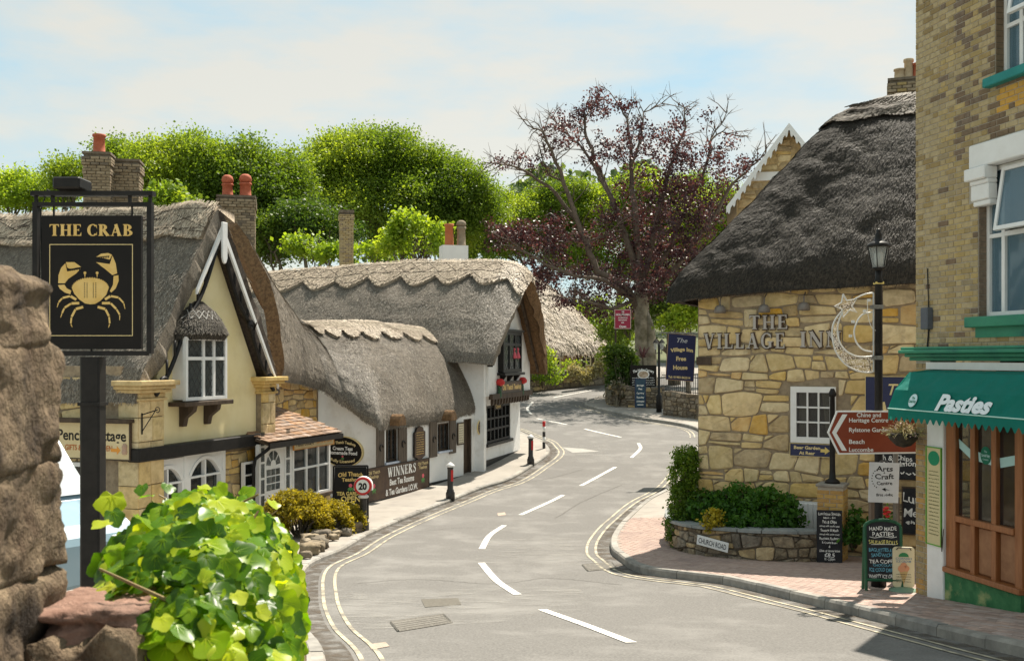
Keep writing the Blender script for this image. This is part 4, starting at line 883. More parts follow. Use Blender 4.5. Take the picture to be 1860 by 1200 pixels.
# iron bracket on the pier
ib = MB(); u, z = B.hit(262, 755, .25); ib.tube([(u, -.2, z - .35), (u, -.2, z + .05)], .015, 5).tube([(u, -.2, z + .02), (u, -.55, z + .12)], .012, 5).tube([(u, -.2, z - .3), (u, -.5, z + .1)], .01, 5)
ib.tube([(u, -.55 + .05 * math.cos(a), z + .12 + .05 * math.sin(a)) for a in [k * .6 for k in range(10)]], .008, 4); ib.build('iron_bracket', BLACK, pc)
# back wall and thatch slope that sweeps across to the tea shop
nb_ = -1.7
pts_b = [P(515, 692, 25.3), P(560, 697, 28.0), P(592, 708, 29.3), P(626, 735, 29.5), P(660, 764, 29.3), P(692, 777, 29.05), P(740, 774, 30.4), P(800, 766, 32.3), P(845, 760, 34.1), P(886, 757, 35.7)]
pts_t = [P(424, 400, 27.2), P(452, 470, 28.6), P(490, 540, 29.8), P(535, 584, 31.0), P(580, 585, 31.8), P(630, 586, 32.7), P(680, 588, 33.6), P(730, 592, 34.7), P(775, 599, 35.8), P(806, 607, 36.6)]
# porch ------------------------------------------------------------
pn_ = .32; p0, p1 = B.hit(471, 850, pn_)[0], B.hit(600, 850, pn_)[0]; pz = (B.hit(478, 806, .55)[1] + B.hit(604, 793, .55)[1]) / 2
d0, d1 = B.hit(481, 850, pn_)[0], B.hit(518, 850, pn_)[0]; v0, v1 = B.hit(531, 850, pn_)[0], B.hit(598, 850, pn_)[0]; vz0 = B.hit(560, 900, pn_)[1]
pf = wall_rect(pc, 'porch_front', p0, p1, -.3, pz, [(d0, d1, -.3, pz - .02), (v0, v1, vz0, pz - .02)], WHITE, .1, -pn_)
MB().box(p1 - .1, p1 - .002, -pn_ + .1, 1.6, -.3, pz).build('porch_side', WHITE, pc)
dr = MB(); yd = -pn_ + .02
cw = (d0 + d1) / 2
dr.box(d0, d1, yd, yd + .06, -.3, pz - .02); door = dr.build('door', WHITE, pc)
dw = .2; za = B.hit(499, 818, pn_)[1]; zb_ = B.hit(499, 890, pn_)[1]; zarc = B.hit(499, 845, pn_)[1]; g0, g1 = B.hit(485, 850, pn_)[0], B.hit(510, 850, pn_)[0]; gm = (g0 + g1) / 2
for i in range(3):
    for j in range(3):
        a = g0 + (g1 - g0) * i / 3; zz = zb_ + (zarc - .06 - zb_) * j / 3; MB().box(a + .015, a + (g1 - g0) / 3 - .015, yd - .008, yd, zz + .015, zz + (zarc - .06 - zb_) / 3 - .015).build('pane', GLASS, door)
for k in range(4):
    a0_, a1_ = R(180 - 45 * k - 5), R(180 - 45 * k - 40); rx, rz = (g1 - g0) / 2, za - zarc
    MB().prism([(gm + rx * .42 * math.cos(a), zarc + rz * .4 * math.sin(a)) for a in np.linspace(a0_, a1_, 4)] + [(gm + rx * math.cos(a), zarc + rz * math.sin(a)) for a in np.linspace(a1_, a0_, 6)], yd - .008, yd).build('pane', GLASS, door)
lb_ = B.hit(499, 908, pn_); MB().box(lb_[0] - .14, lb_[0] + .14, yd - .015, yd, lb_[1] - .05, lb_[1] + .05).build('letter_box', mat('brass', (.5, .36, .12), None, rough=.35, metal=.8), door)
for (a, b) in ((B.hit(474, 850, pn_)[0], B.hit(480, 850, pn_)[0]), (B.hit(520, 850, pn_)[0], B.hit(526, 850, pn_)[0])):
    for k in range(5): MB().box(a, b, -pn_ - .008, -pn_, .35 + k * .36, .35 + k * .36 + .31).build('side_light_pane', GLASS, pf)
window(pc, v0, v1, vz0, pz - .02, -pn_ + .04, 2, 2, .055, .05, WHITE, ROOM, .45, False, .06, xs=[.36, .7], zs=[.5], name='porch_window')
MB().box(v0 - .05, v1 + .12, -pn_ - .1, -pn_, vz0 - .07, vz0).build('porch_sill', DKWOOD, pc)
ps = MB().box(v0, p1 - .01, -pn_ - .005, -pn_ + .05, -.3, vz0 - .08).build('porch_plinth', MORTAR, pc)
stones(ps, v0 + .01, p1 - .02, -.25, vz0 - .09, (.2, .32), (.25, .5), STONE, y=-pn_ - .005, seed=9)
for k, (a, h, c) in enumerate(((.15, .5, (.3, .18, .08)), (.4, .85, (.25, .17, .1)), (.62, .35, (.5, .42, .3)), (.85, .4, (.6, .35, .08)))):      # window display
    u = v0 + (v1 - v0) * a; MB().lathe([(.1, vz0), (.14, vz0 + h * .3), (.08, vz0 + h * .6), (.12, vz0 + h * .8), (.05, vz0 + h)], 10, (u, -.1, 0)).build('display_item', mat('display_%d' % k, c, None, rough=.7), pf, True)
# tiled porch roof, each tile a piece
rz1 = B.hit(520, 735, -1.3)[1]; e0 = p0 - .05; e1 = p1 + .12
base = MB().prism([(-.58, pz - .02), (-.58, pz + .04), (1.6, rz1), (1.6, rz1 - .1)], e0, e1, 'x'); prf = base.build('porch_roof', DKWOOD, pc)
nrow, ncol = 13, 18; sl_ = math.atan2(rz1 - pz, 2.18); tw = (e1 - e0) / ncol
tme = MB().prism([(-.0, 0), (.235, .0), (.235, .022), (0, .022)], .004, tw - .004, 'x').mesh('roof_tile'); tme.materials.append(TILE)
for r_ in range(nrow):
    for c in range(ncol):
        t_ = obj('roof_tile', tme, prf); d = r_ * .185; t_.location = (e0 + c * tw + (tw * .25 if r_ % 2 else -tw * .25), -.62 + d * math.cos(sl_), pz + .06 + d * math.sin(sl_) + random.uniform(0, .008)); t_.rotation_euler = (sl_ - .09 + random.uniform(-.02, .02), random.uniform(-.012, .012), 0)
MB().box(e0, e1, -.63, -.585, pz - .09, pz + .03).build('gutter', BLACK, pc)
gt = MB(); gx = p0 - .12; gt.tube([(gx + .2, -.6, pz - .02), (gx + .1, -.5, pz - .14), (gx - .1, -.36, pz - .3), (gx - .14, -.34, pz - .5), (gx - .14, -.34, -.3)], .04, 8); gt.build('downpipe', BLACK, pc, True)
# small side window left of the door
window(pc, B.hit(440, 850, .06)[0], B.hit(462, 850, .06)[0], .6, B.hit(450, 838, .06)[1], -.06, 1, 3, .05, .03, WHITE, ROOM, .05, name='small_window')
bwl = MB().box(uR, 9.3, 1.62, 1.9, -.3, B.hit(540, 690, -1.62)[1] + .25).build('back_wall', MORTAR, pc)
stones(bwl, uR + .2, 9.2, pz - .3, B.hit(540, 690, -1.62)[1] + .2, (.2, .36), (.3, .6), [STONE[2], STONE[0], STONE[3]], y=1.62, seed=12)
chimney(pc, (P(430, 400, 29.5).x, 29.5), .98, .75, P(0, 500, 29.5).z, P(0, 362, 29.5).z, 12, [(-.25, .15, .36, TERRA, True), (.24, .16, .4, TERRA, True)], seed=4)
chimney(pc, (P(180, 330, 27).x, 27), .62, .6, P(0, 420, 27).z, P(0, 284, 27).z, 10, [(0, .15, .5, TERRA, False)], seed=5)
chimney(pc, (P(231, 330, 27.6).x, 27.6), .66, .6, P(0, 420, 27).z, P(0, 289, 27).z, 10, [], seed=6)
bt = MB(); q = [P(428, 432, 28.0), P(440, 428, 28.4), P(452, 452, 28.6), P(478, 488, 29.0), P(468, 490, 28.8), P(440, 455, 28.3)]; bt.add([tuple(p) for p in q] + [tuple(p + Vector((0, .05, .02))) for p in q], [(0, 1, 2, 5), (5, 2, 3, 4), (6, 11, 8, 7), (11, 10, 9, 8)] + [(i, i + 6, (i + 1) % 6 + 6, (i + 1) % 6) for i in range(6)]); wp(bt.build('blue_flashing', mat('blue_flashing', (.05, .16, .33), (.12, .25, .42), 8, .6), None), pc)
# ================================================================ OLD THATCH TEASHOP
A = Frame(-3.7, 29.4, 66.1, g(31) + .1); Ef = Frame(-1.15, 34.9, 73.9, g(36) + .1); En = Frame(-3.7 - .914 * 3.2, 29.4 + .405 * 3.2, -23.9, A.o.z)
ts = thing('tea_shop', 'long whitewashed tea shop under two levels of scalloped grey thatch', 'tea shop', A.o, A.deg)
uT = (Ef.o - A.o).dot(A.d) + .1
W1 = [A.hit(699, 800)[0], A.hit(724, 800)[0], A.hit(712, 838)[1], A.hit(712, 770)[1]]; W2 = [A.hit(795, 790)[0], A.hit(818, 790)[0], A.hit(806, 818)[1], A.hit(806, 768)[1]]
DR = [A.hit(842, 800)[0], A.hit(857, 800)[0], -.3, A.hit(848, 766)[1] + .1]
fw_ = wall_rect(ts, 'front_wall', 0, uT, -.5, 2.35, [tuple(W1), tuple(W2), tuple(DR)], WHITE_W, .3)
MB().box(0, uT - .02, -.03, 0, -.4, .12).build('plinth', BLACK, ts)
for Wn in (W1, W2):
    window(ts, Wn[0], Wn[1], Wn[2], Wn[3], .12, 3, 1, .06, .04, DKWOOD, NET, .04, .16, .05)
    MB().box(Wn[0] - .02, Wn[1] + .02, -.07, .1, Wn[2] - .06, Wn[2]).build('window_sill', mat('pale_sill', (.5, .55, .65), None, rough=.6), ts)
for (a, b, c, d, e) in ((685.5, 699, 849, 777, -1), (725, 740, 841, 771, 1), (782, 795, 830, 765, -1), (818, 829, 823, 762, 1)):
    u0, u1 = A.hit(a, 800, .07)[0], A.hit(b, 800, .07)[0]; z0, z1 = A.hit((a + b) / 2, c, .07)[1], A.hit((a + b) / 2, d, .07)[1]
    s = MB(); n = 4
    for k in range(n): s.bbox(u0 + (u1 - u0) * k / n + .004, u0 + (u1 - u0) * (k + 1) / n - .004, -.07, -.02, z0, z1, .008)
    s = s.build('shutter', SHUT, ts); um = (u0 + u1) / 2; zm = (z0 + z1) / 2
    MB().tube([(um + .09 * math.cos(t), -.085, zm + .09 * math.sin(t)) for t in [k * .55 for k in range(9)]], .018, 6).build('iron_ring', BLACK, s)
dd = MB().box(DR[0], DR[1], .12, .17, DR[2], DR[3]); dd.box(DR[0], DR[0] + .08, .02, .12, DR[2], DR[3]).box(DR[1] - .08, DR[1], .02, .12, DR[2], DR[3]); dd = dd.build('door', DKWOOD, ts)
MB().tube([(DR[0] + .2, .1, 1.0), (DR[0] + .2, .1, 1.12)], .015, 6).build('door_handle', IRON, dd)
# whitewashed end wall towards the viewer, top following the thatch sweep
top = [En.hit(*q)[0:2] for q in ((545, 690), (566, 700), (600, 716), (630, 738), (662, 766), (688, 782))]
ew = MB().prism([(top[0][0], -.4)] + [(u, z + .12) for u, z in top] + [(3.2, top[-1][1] + .1), (3.2, -.4)], 0, .3); o_ = ew.build('end_wall', WHITE_W, None); o_.data.transform(Matrix.Translation(En.o) @ Matrix.Rotation(R(En.deg), 4, 'Z')); wp(o_, ts)
T2, B2 = pair(pts_t, pts_b, 14)
lowroof, S4, N4 = thatch('low_thatch', T2, B2, None, [THATCH, CUT], .42, .34, 150, 34, 80000, bow=[0, .55, .85, 1, .95, .8, .5, 0], seed=7, slen=.06, swid=.009, lift=.28, rough=.012); wp(lowroof, ts)
ridge_cap('scalloped_ridge', S4, N4, lowroof, RIDGE, .24, .36, 1.0, 8, .42, .09, .02, .5, False, 9000, 8, saw=True, taper=5)
lg = MB()
for k in range(40):
    a = .37 + .62 * k / 40; lg.tube([on_grid(S4, N4, a, .045, .105), on_grid(S4, N4, a + .008, .075, .108), on_grid(S4, N4, a + .01, .125, .108)], .013, 4)
lg.build('straw_rods', mat('pale_straw_rod', (.45, .39, .3)), lowroof)
for k, (a, b) in enumerate(((690, 0), )): pass
# brown notches in the thatch over the two windows
for (px, py) in ((731, 771), (824, 762)):
    u, z = A.hit(px, py, .38); MB().prism([(u - .2, z - .02)] + [(u + .2 * math.cos(q), z + .3 * math.sin(q)) for q in np.linspace(math.pi, 0, 11)] + [(u + .2, z - .02)], -.4, -.05).build('thatch_notch', CUT, ts, bev=.04)
# two-storey gabled end
e = lambda u, n, z: Ef.w(u, n, z)
gW = 5.25; zEv = Ef.hit(862, 640, .0)[1] - .1; zAp = 6.35; gj = Ef.hit(900, 716)[1]
U1 = [Ef.hit(884, 770)[0], Ef.hit(927, 770)[0], Ef.hit(905, 801)[1], Ef.hit(905, 734)[1]]
def E2A(o_): o_.data.transform(Matrix.Translation(Ef.o) @ Matrix.Rotation(R(Ef.deg), 4, 'Z')); return wp(o_, ts)
E2A(wall_rect(None, 'gable_ground_wall', .1, gW, -.6, gj, [tuple(U1)], WHITE_W, .3))
E2A(MB().box(.1, gW - .02, -.03, 0, -.5, .2).build('plinth', BLACK, None))
upw = MB().prism([(.25, gj), (gW + .35, gj), (gW + .35, zEv + .3), (gW * .53, zAp + .25), (.25, zEv + .3)], -.3, .2); E2A(upw.build('gable_wall', WHITE_W, None))
E2A(MB().box(-.0, .252, -.22, 3, -.3, zEv + .5).build('side_wall', WHITE_W, None))
E2A(MB().box(.35, gW + .3, -.42, -.28, gj - .12, gj + .06).build('jetty_beam', DKWOOD, None))
for k in range(14): u = .5 + k * .35; E2A(MB().prism([(-.3, gj - .12), (-.4, gj - .12), (-.38, gj - .3), (-.3, gj - .34)], u, u + .14, 'x').build('carved_tooth', DKWOOD, None))
def win_E(u0, u1, z0, z1, y, **k):
    w = window(None, u0, u1, z0, z1, y, **k)
    w.data.transform(Matrix.Translation(Ef.o) @ Matrix.Rotation(R(Ef.deg), 4, 'Z'))
    for c in w.children: c.data.transform(Matrix.Translation(Ef.o) @ Matrix.Rotation(R(Ef.deg), 4, 'Z'))
    return wp(w, ts)
win_E(U1[0], U1[1], U1[2], U1[3], .1, cols=6, rows=3, fw=.09, bar=.07, m=BLACK, back=NET, depth=.06, fd=.08)
E2A(MB().box(U1[0] - .1, U1[1] + .15, -.08, .05, U1[2] - .1, U1[2]).build('window_sill', BLACK, None))
U2 = [Ef.hit(912, 640, .45)[0], Ef.hit(945, 640, .45)[0], Ef.hit(925, 675, .45)[1], Ef.hit(925, 603, .45)[1]]
E2A(MB().box(U2[0], U2[1], -.44, -.3, U2[2], U2[3]).build('bay_cheek', BLACK, None))
win_E(U2[0] - .02, U2[1] + .02, U2[2] - .02, U2[3] + .02, -.46, cols=3, rows=2, fw=.12, bar=.1, m=BLACK, back=NET, depth=.01, fd=.05, zs=[.72], lead=.22)
sl = MB().box(U2[0] - .12, U2[1] + .12, -.6, -.3, U2[2] - .12, U2[2] - .03).box(U2[0] - .1, U2[1] + .1, -.58, -.3, U2[3] + .02, U2[3] + .1)
for u in (U2[0] + .3, (U2[0] + U2[1]) / 2, U2[1] - .3): sl.prism([(-.3, U2[2] - .12), (-.54, U2[2] - .12), (-.36, U2[2] - .35), (-.34, U2[2] - .5), (-.3, U2[2] - .5)], u - .05, u + .05, 'x')
E2A(sl.build('bracketed_sill', BLACK, None))
rl_ = MB()
for du in (-.18, .28): rl_.lathe([(.02, 0), (.13, .04), (.09, .2), (.05, .28), (.08, .36), (.03, .42)], 10, ((U2[0] + U2[1]) / 2 + .5 + du, -.44, U2[2] + .45))
E2A(rl_.build('red_lamp_ornament', PINK, None))
ur = gW * .53
hiroof, S5, N5 = thatch('high_thatch', [e(ur, 1.15, zAp + .28), e(ur, .85, zAp + .58), e(ur, .35, zAp + .78), e(ur, -.5, zAp + .88), e(ur, -4, zAp + .9), e(ur, -10.5, zAp + .55)], [e(-.75, .75, zEv - .2), e(-.8, -.2, zEv - .12), e(-.7, -4, zEv - .1), e(-.6, -10.5, zEv - .1)], None, [THATCH, CUT], .3, .42, 120, 30, 70000, bow=[0, .6, 1, 1, .8, .4, 0], seed=9, slen=.065, swid=.01, lift=.28, rough=.012, rim_i=0); wp(hiroof, ts)
hib, S6, N6 = thatch('high_thatch', [e(ur, 1.15, zAp + .27), e(ur, .85, zAp + .57), e(ur, .35, zAp + .77), e(ur, -.5, zAp + .87), e(ur, -10.5, zAp + .54)], [e(gW + .85, .9, zEv - .6), e(gW + .8, -10.5, zEv)], None, [THATCH, CUT], .25, .42, 60, 20, 5000, seed=10); wp(hib, ts)
ridge_cap('scalloped_ridge', S5, N5, hiroof, RIDGE, .34, 0, 1, 9, .36, .11, .03, .5, True, 12000, 11)
vb_ = MB()
for k in range(13):                                       # carved board under the far verge
    t = k / 13; u = ur + .2 + t * (gW * .47 + .25); z = zAp - .1 - t * (zAp - zEv + .35); vb_.prism([(u, z + .1), (u + .24, z - .1), (u + .2, z - .42), (u + .05, z - .28)], -.62, -.55)
E2A(vb_.build('carved_verge_board', DKWOOD, None))
gb = MB().prism([(.05, zEv + .05), (.2, zEv + .05), (.2, zEv - .2), (.12, zEv - .38), (.02, zEv - .2)], -.5, -.3); E2A(gb.build('eave_bracket', BLACK, None))
chimney(ts, (P(629, 420, 43).x, 43), .5, .5, P(0, 500, 43).z, P(0, 388, 43).z, 15, [], seed=7, m=[BRICKM[0], BRICKM[1], CHBR[1]], cap=.12)
chimney(ts, (P(824, 450, 40.5).x, 40.5), 1.0, .7, P(0, 480, 40.5).z, P(0, 447, 40.5).z, 15, [(-.18, .17, .85, mat('orange_pot', (.5, .16, .06), (.42, .13, .06), 6, .8), False), (.3, .17, .75, mat('grey_pot', (.22, .17, .12), (.3, .24, .17), 6, .9), True)], white=True, cap=0)
# ================================================================ signs on the left-hand houses
def board(t, u0, u1, z0, z1, m, th=.03, edge=None, em=None, name='board', n=0.):
    MB().box(u0, u1, -n - th, -n, z0, z1).build(name, m, t)
    if edge:
        e = MB(); y0, y1 = -n - th - .012, -n
        e.box(u0 - edge, u0, y0, y1, z0 - edge, z1 + edge).box(u1, u1 + edge, y0, y1, z0 - edge, z1 + edge).box(u0, u1, y0 + .001, y1, z0 - edge, z0).box(u0, u1, y0 + .001, y1, z1, z1 + edge); e.build('edging', em, t)
def on_wall(fr, name, label, cat, px, py, n=.02, group=None):
    u, z = fr.hit(px, py, n); t = thing(name, label, cat, fr.w(u, n, z), fr.deg, group); sz = lambda x0, x1, y0, y1: (fr.hit(x0, py, n)[0] - u, fr.hit(x1, py, n)[0] - u, fr.hit(px, y1, n)[1] - z, fr.hit(px, y0, n)[1] - z)
    return t, sz
def rose(mb_r, mb_g, u, z, s, y):
    for k in range(5): a = k * 1.2566; mb_r.prism([(u + s * .3 * math.cos(a) + s * .28 * math.cos(b), z + s * .3 * math.sin(a) + s * .28 * math.sin(b)) for b in [q * .785 for q in range(8)]], y - .002 - k * .0005, y)
    for a, l in ((-2.4, 1.3), (-1.57, 1.5), (-.7, 1.3), (-2.0, 1.7), (-1.1, 1.7)):
        c, s_ = math.cos(a), math.sin(a); mb_g.prism([(u, z - s * .4), (u + c * l * s * .6 - s_ * s * .16, z - s * .4 + s_ * l * s * .6 + c * s * .16), (u + c * l * s, z - s * .4 + s_ * l * s), (u + c * l * s * .6 + s_ * s * .16, z - s * .4 + s_ * l * s * .6 - c * s * .16)], y - .0015 + l * .0003, y)
SB = Frame(B.o.x - .9475 * 9 - .7 * B.d.x, B.o.y + .32 * 9 - .7 * B.d.y, -18.65, B.o.z)
CREAMB = mat('cream_board', (.62, .5, .28), (.7, .58, .35), 3, .6)
t, sz = on_wall(SB, 'shop_sign', 'cream Pencil Cottage tea garden board on the stone wall behind the post', 'sign', 180, 800, .1); u0, u1, z0, z1 = sz(100, 238, 768, 832)
board(t, u0, u1, z0, z1, CREAMB, .05, .02, DKWOOD); MB().box(u0 - .05, u1 + .06, -.2, .05, z1 + .02, z1 + .09).build('sign_hood', DKWOOD, t)
um = (u0 + u1) / 2; H_ = z1 - z0
text(t, 'Pencil Cottage', H_ * .3, um + .02, .055, z0 + H_ * .66, BLACK, width=(u1 - u0) * .9, bold=.02); text(t, 'GIFTS & TEA GARDEN', H_ * .15, um - .05, .055, z0 + H_ * .3, mat('rust_lettering', (.45, .14, .04)), width=(u1 - u0) * .62, bold=.02)
MB().prism([(u1 - .42, z0 + .14), (u1 - .28, z0 + .14), (u1 - .28, z0 + .09), (u1 - .2, z0 + .17), (u1 - .28, z0 + .25), (u1 - .28, z0 + .2), (u1 - .42, z0 + .2)], -.056, -.05).build('arrow', OTEXT, t)
MB().lathe([(.05, 0), (.06, .05), (.045, .1), (.06, .14), (.03, .2)], 10, (u1 - .1, -.052, z0 + .1)).build('painted_figure', mat('figure_paint', (.45, .3, .22)), t)
t, sz = on_wall(B, 'shop_sign', 'small cream Pencil Cottage fascia board over the porch window', 'sign', 568, 803, pn_ + .06); u0, u1, z0, z1 = sz(532, 604, 793, 811)
board(t, u0, u1, z0, z1, CREAMB, .03, .012, OTEXT); text(t, 'Pencil Cottage', (z1 - z0) * .42, u0 + (u1 - u0) * .27, .033, (z0 + z1) / 2, BLACK, width=(u1 - u0) * .42, bold=.02)
text(t, 'GIFTS & TEAS', (z1 - z0) * .36, u0 + (u1 - u0) * .75, .033, (z0 + z1) / 2, OTEXT, width=(u1 - u0) * .4, bold=.03)
# oval sign on the end wall
t, sz = on_wall(En, 'oval_sign', 'black oval cream teas sign with gold rim on white end wall', 'sign', 625, 820, .05); u0, u1, z0, z1 = sz(588, 660, 792, 848)
um = (u0 + u1) / 2; a_, b_ = (u1 - u0) / 2, (z1 - z0) / 2; ell = lambda k: [(um + a_ * k * math.cos(q), (z0 + z1) / 2 + b_ * k * math.sin(q)) for q in np.linspace(0, 2 * math.pi, 33)[:-1]]
MB().prism(ell(1.0), -.03, .05).build('rim', GOLD2, t); MB().prism(ell(.95), -.037, -.03).build('board', SIGNBLK, t)
zc0 = (z0 + z1) / 2
for s, h, dz, w, m_, bw_ in (('Old Thatch Teashop', .13, .62, 1.3, GOLD2, .55), ('Cream Teas', .17, .22, 1.0, LTEXT, 0), ('Homemade Food', .17, -.06, 1.45, LTEXT, 0), ('Fully Licenced', .14, -.62, 1.2, GOLD2, -.5)):
    text(t, s, h * b_ * 1.35, um, .039, zc0 + dz * b_, m_, width=a_ * w, bold=.03, bow=bw_ / a_ * b_)
r1, g1_ = MB(), MB(); rose(r1, g1_, um, zc0 - b_ * .3, b_ * .13, -.039); r1.build('painted_rose', PINK, t); g1_.build('painted_leaf', GREENL, t)
# WINNERS banner along the front wall
t, sz = on_wall(A, 'banner', 'long brown Winners Best Tea Rooms banner below the shuttered windows', 'banner', 720, 870, .05)
zb0 = A.hit(720, 899, .05)[1] - A.hit(720, 870, .05)[1]; zb1 = A.hit(720, 842, .05)[1] - A.hit(720, 870, .05)[1]; u0, u1 = A.hit(660, 870, .05)[0] - A.hit(720, 870, .05)[0], A.hit(778, 870, .05)[0] - A.hit(720, 870, .05)[0]
board(t, u0, u1, zb0, zb1, SIGNBR, .02, .02, BLACK); H_ = zb1 - zb0; um = u0 + (u1 - u0) * .56
wn = MB(); serif_mesh(wn, 'WINNERS', H_ * .3, um, .021, zb0 + H_ * .78, .004, .22, .12, width=(u1 - u0) * .44); wn.build('lettering', LTEXT, t)
for s, dz, w in (('Best Tea Rooms', .46, .38), ('& Tea Gardens I.O.W.', .16, .5)): text(t, s, H_ * .19, um, .023, zb0 + H_ * dz, LTEXT, width=(u1 - u0) * w, bold=.03)
r1, g1_ = MB(), MB()
for f_ in (.14, .9): rose(r1, g1_, u0 + (u1 - u0) * f_, zb0 + H_ * .45, H_ * .13, -.021); 
r1.build('painted_rose', PINK, t); g1_.build('painted_leaf', GREENL, t)
for f_ in (.14, .9): text(t, 'Old Thatch', H_ * .1, u0 + (u1 - u0) * f_, .022, zb0 + H_ * .87, GOLD2, width=(u1 - u0) * .17); text(t, 'Teashop', H_ * .1, u0 + (u1 - u0) * f_, .022, zb0 + H_ * .74, GOLD2, width=(u1 - u0) * .13)
# ornate menu plaque between the windows
t, sz = on_wall(A, 'menu_plaque', 'tall shaped brown plaque with gold writing between the shutters', 'plaque', 761, 803, .04); u0, u1, z0, z1 = sz(751.5, 770.5, 776, 833); um = (u0 + u1) / 2; w = (u1 - u0) / 2; H_ = z1 - z0
pl = [(um - w, z0 + H_ * .1), (um - w * .5, z0 + H_ * .04), (um, z0 - .06), (um + w * .5, z0 + H_ * .04), (um + w, z0 + H_ * .1), (um + w, z1 - H_ * .16), (um + w * .7, z1 - H_ * .12), (um + w * .6, z1 - H_ * .03), (um, z1 + .03), (um - w * .6, z1 - H_ * .03), (um - w * .7, z1 - H_ * .12), (um - w, z1 - H_ * .16)]
MB().prism(pl, -.04, 0).build('board', SIGNBR, t); MB().prism([(um + (p - um) * 1.07, (z0 + z1) / 2 + (q - (z0 + z1) / 2) * 1.04) for p, q in pl], -.03, .005).build('rim', BLACK, t)
sc = MB()
for k in range(10): scribble(sc, um - w * .7, um + w * .7, z1 - H_ * (.16 + .075 * k), H_ * .035, .041, k)
sc.build('lettering', GOLD, t)
# framed menu by the door
t, sz = on_wall(A, 'framed_menu', 'pale framed menu card beside the tea shop door', 'menu', 836, 787, .05); u0, u1, z0, z1 = sz(831, 841, 769, 805)
board(t, u0, u1, z0, z1, mat('card', (.62, .56, .42)), .03, .04, DKWOOD); sc = MB(); [scribble(sc, u0 + .05, u1 - .05, z1 - .08 - k * .075, .03, .031, k) for k in range(8)]; sc.build('lettering', DKWOOD, t)
# round plaque on the gabled end
t, sz = on_wall(Ef, 'oval_plaque', 'dark oval gold-rimmed plaque left of the bay window', 'plaque', 872.5, 775, .05); u0, u1, z0, z1 = sz(866, 879, 761, 790); um = (u0 + u1) / 2; a_, b_ = (u1 - u0) / 2, (z1 - z0) / 2; zc0 = (z0 + z1) / 2
MB().prism(ell(1.0), -.03, 0).build('rim', GOLD2, t); MB().prism(ell(.88), -.037, -.03).build('board', SIGNBR, t); sc = MB(); [scribble(sc, um - a_ * .6, um + a_ * .6, zc0 + b_ * (.35 - .3 * k), b_ * .14, .038, k) for k in range(3)]; sc.build('lettering', GOLD, t)
# carved name board under the upper window with red roses
t, sz = on_wall(Ef, 'name_board', 'dark carved Old Thatch Teashop name board with red roses', 'sign', 926, 702, .36); u0, u1, z0, z1 = sz(908, 946, 693, 711)
board(t, u0, u1, z0, z1, SIGNBR, .05, .03, BLACK); text(t, 'Old Thatch Teashop', (z1 - z0) * .5, (u0 + u1) / 2, .055, (z0 + z1) / 2, GOLD, width=(u1 - u0) * .88, bold=.04)
for s in (u0 - .12, u1 + .1):
    MB().lathe([(.04, 0), (.15, .06), (.17, .14), (.1, .24), (.03, .26)], 9, (s, -.05, z1 - .12)).build('carved_rose', RED, t, True)
    l = MB()
    for k in range(4): a = .6 + k * .6; l.prism([(s, z1 - .1), (s + .2 * math.cos(a + 3), z1 - .15 - .1 * k), (s + .1 * math.cos(a), z1 - .3 - .08 * k)], -.06 - k * .004, -.02)
    l.prism([(s - .12, z0 - .08), (s + .12, z0 - .08), (s + .06, z1 - .1), (s - .06, z1 - .1)], -.05, 0); l.build('carved_leaf', mat('dark_leaf_paint', (.04, .1, .05)), t)
t, sz = on_wall(Ef, 'open_sign', 'small dark Open sign at the top of the ground floor window', 'sign', 904, 737, .02); board(t, -.45, .45, -.1, .1, SIGNBLK, .02, .015, DKWOOD); text(t, 'Open', .14, 0, .022, 0, GOLD, width=.6)
# A-board outside the tea shop
def a_board(name, label, c, deg, w, h, m_frame, m_face, lean=.12, arch_=0., group=None, legs=.0):
    t = thing(name, label, 'A-board', c, deg, group)
    for sgn, nm in ((-1, 'front_panel'), (1, 'back_panel')):
        f = MB(); pts = [(-w/2, legs), (w/2, legs), (w/2, h - arch_)]; pts += [(w/2 * math.cos(q), h - arch_ + arch_ * math.sin(q)) for q in np.linspace(0, math.pi, 9)[1:-1]] if arch_ else []; pts += [(-w/2, h - arch_)]
        f.prism([(x * .93, .02 + (z - legs) * .965 + legs) for x, z in pts], -.008, .006); f = f.build(nm, m_face, t)
        fr_ = MB(); n = len(pts)
        for i in range(n):
            p, q = pts[i], pts[(i + 1) % n]; fr_.tube([(p[0], 0, p[1]), (q[0], 0, q[1])], .024, 6)
        if legs:
            for s in (-1, 1): fr_.tube([(s * w / 2, 0, 0), (s * w / 2, 0, legs)], .024, 6)
        fr_ = fr_.build('panel_frame', m_frame, f)
        f.rotation_euler = (sgn * lean, 0, 0); f.location = (0, sgn * math.sin(lean) * h, .0)
        if sgn < 0: front = f
    return t, front
c = gp(637, 944, .13); t, f_ = a_board('a_board', 'brown Old Thatch tea garden OPEN board behind the speed bollard', c, 5, .82, 1.32, BLACK, SIGNBLK)
f_.rotation_euler.x = -.12
for s, z, h, w, m_, b in (('Old Thatch', 1.13, .1, .6, GOLD, .35), ('Teashop', 1.0, .09, .42, GOLD, .3), ('TEA GARDEN', .66, .085, .66, YTEXT, 0), ('OPEN', .53, .13, .46, YTEXT, 0), ('CREAM TEAS', .32, .075, .5, OTEXT, 0), ('HOME COOKED', .22, .075, .56, OTEXT, 0), ('FOOD & CAKES', .12, .075, .56, OTEXT, 0)): text(f_, s, h, 0, .009, z, m_, width=w, bold=.03, bow=b)
r1, g1_ = MB(), MB(); rose(r1, g1_, 0, .85, .08, -.009); r1.build('painted_rose', PINK, f_); g1_.build('painted_leaf', GREENL, f_)
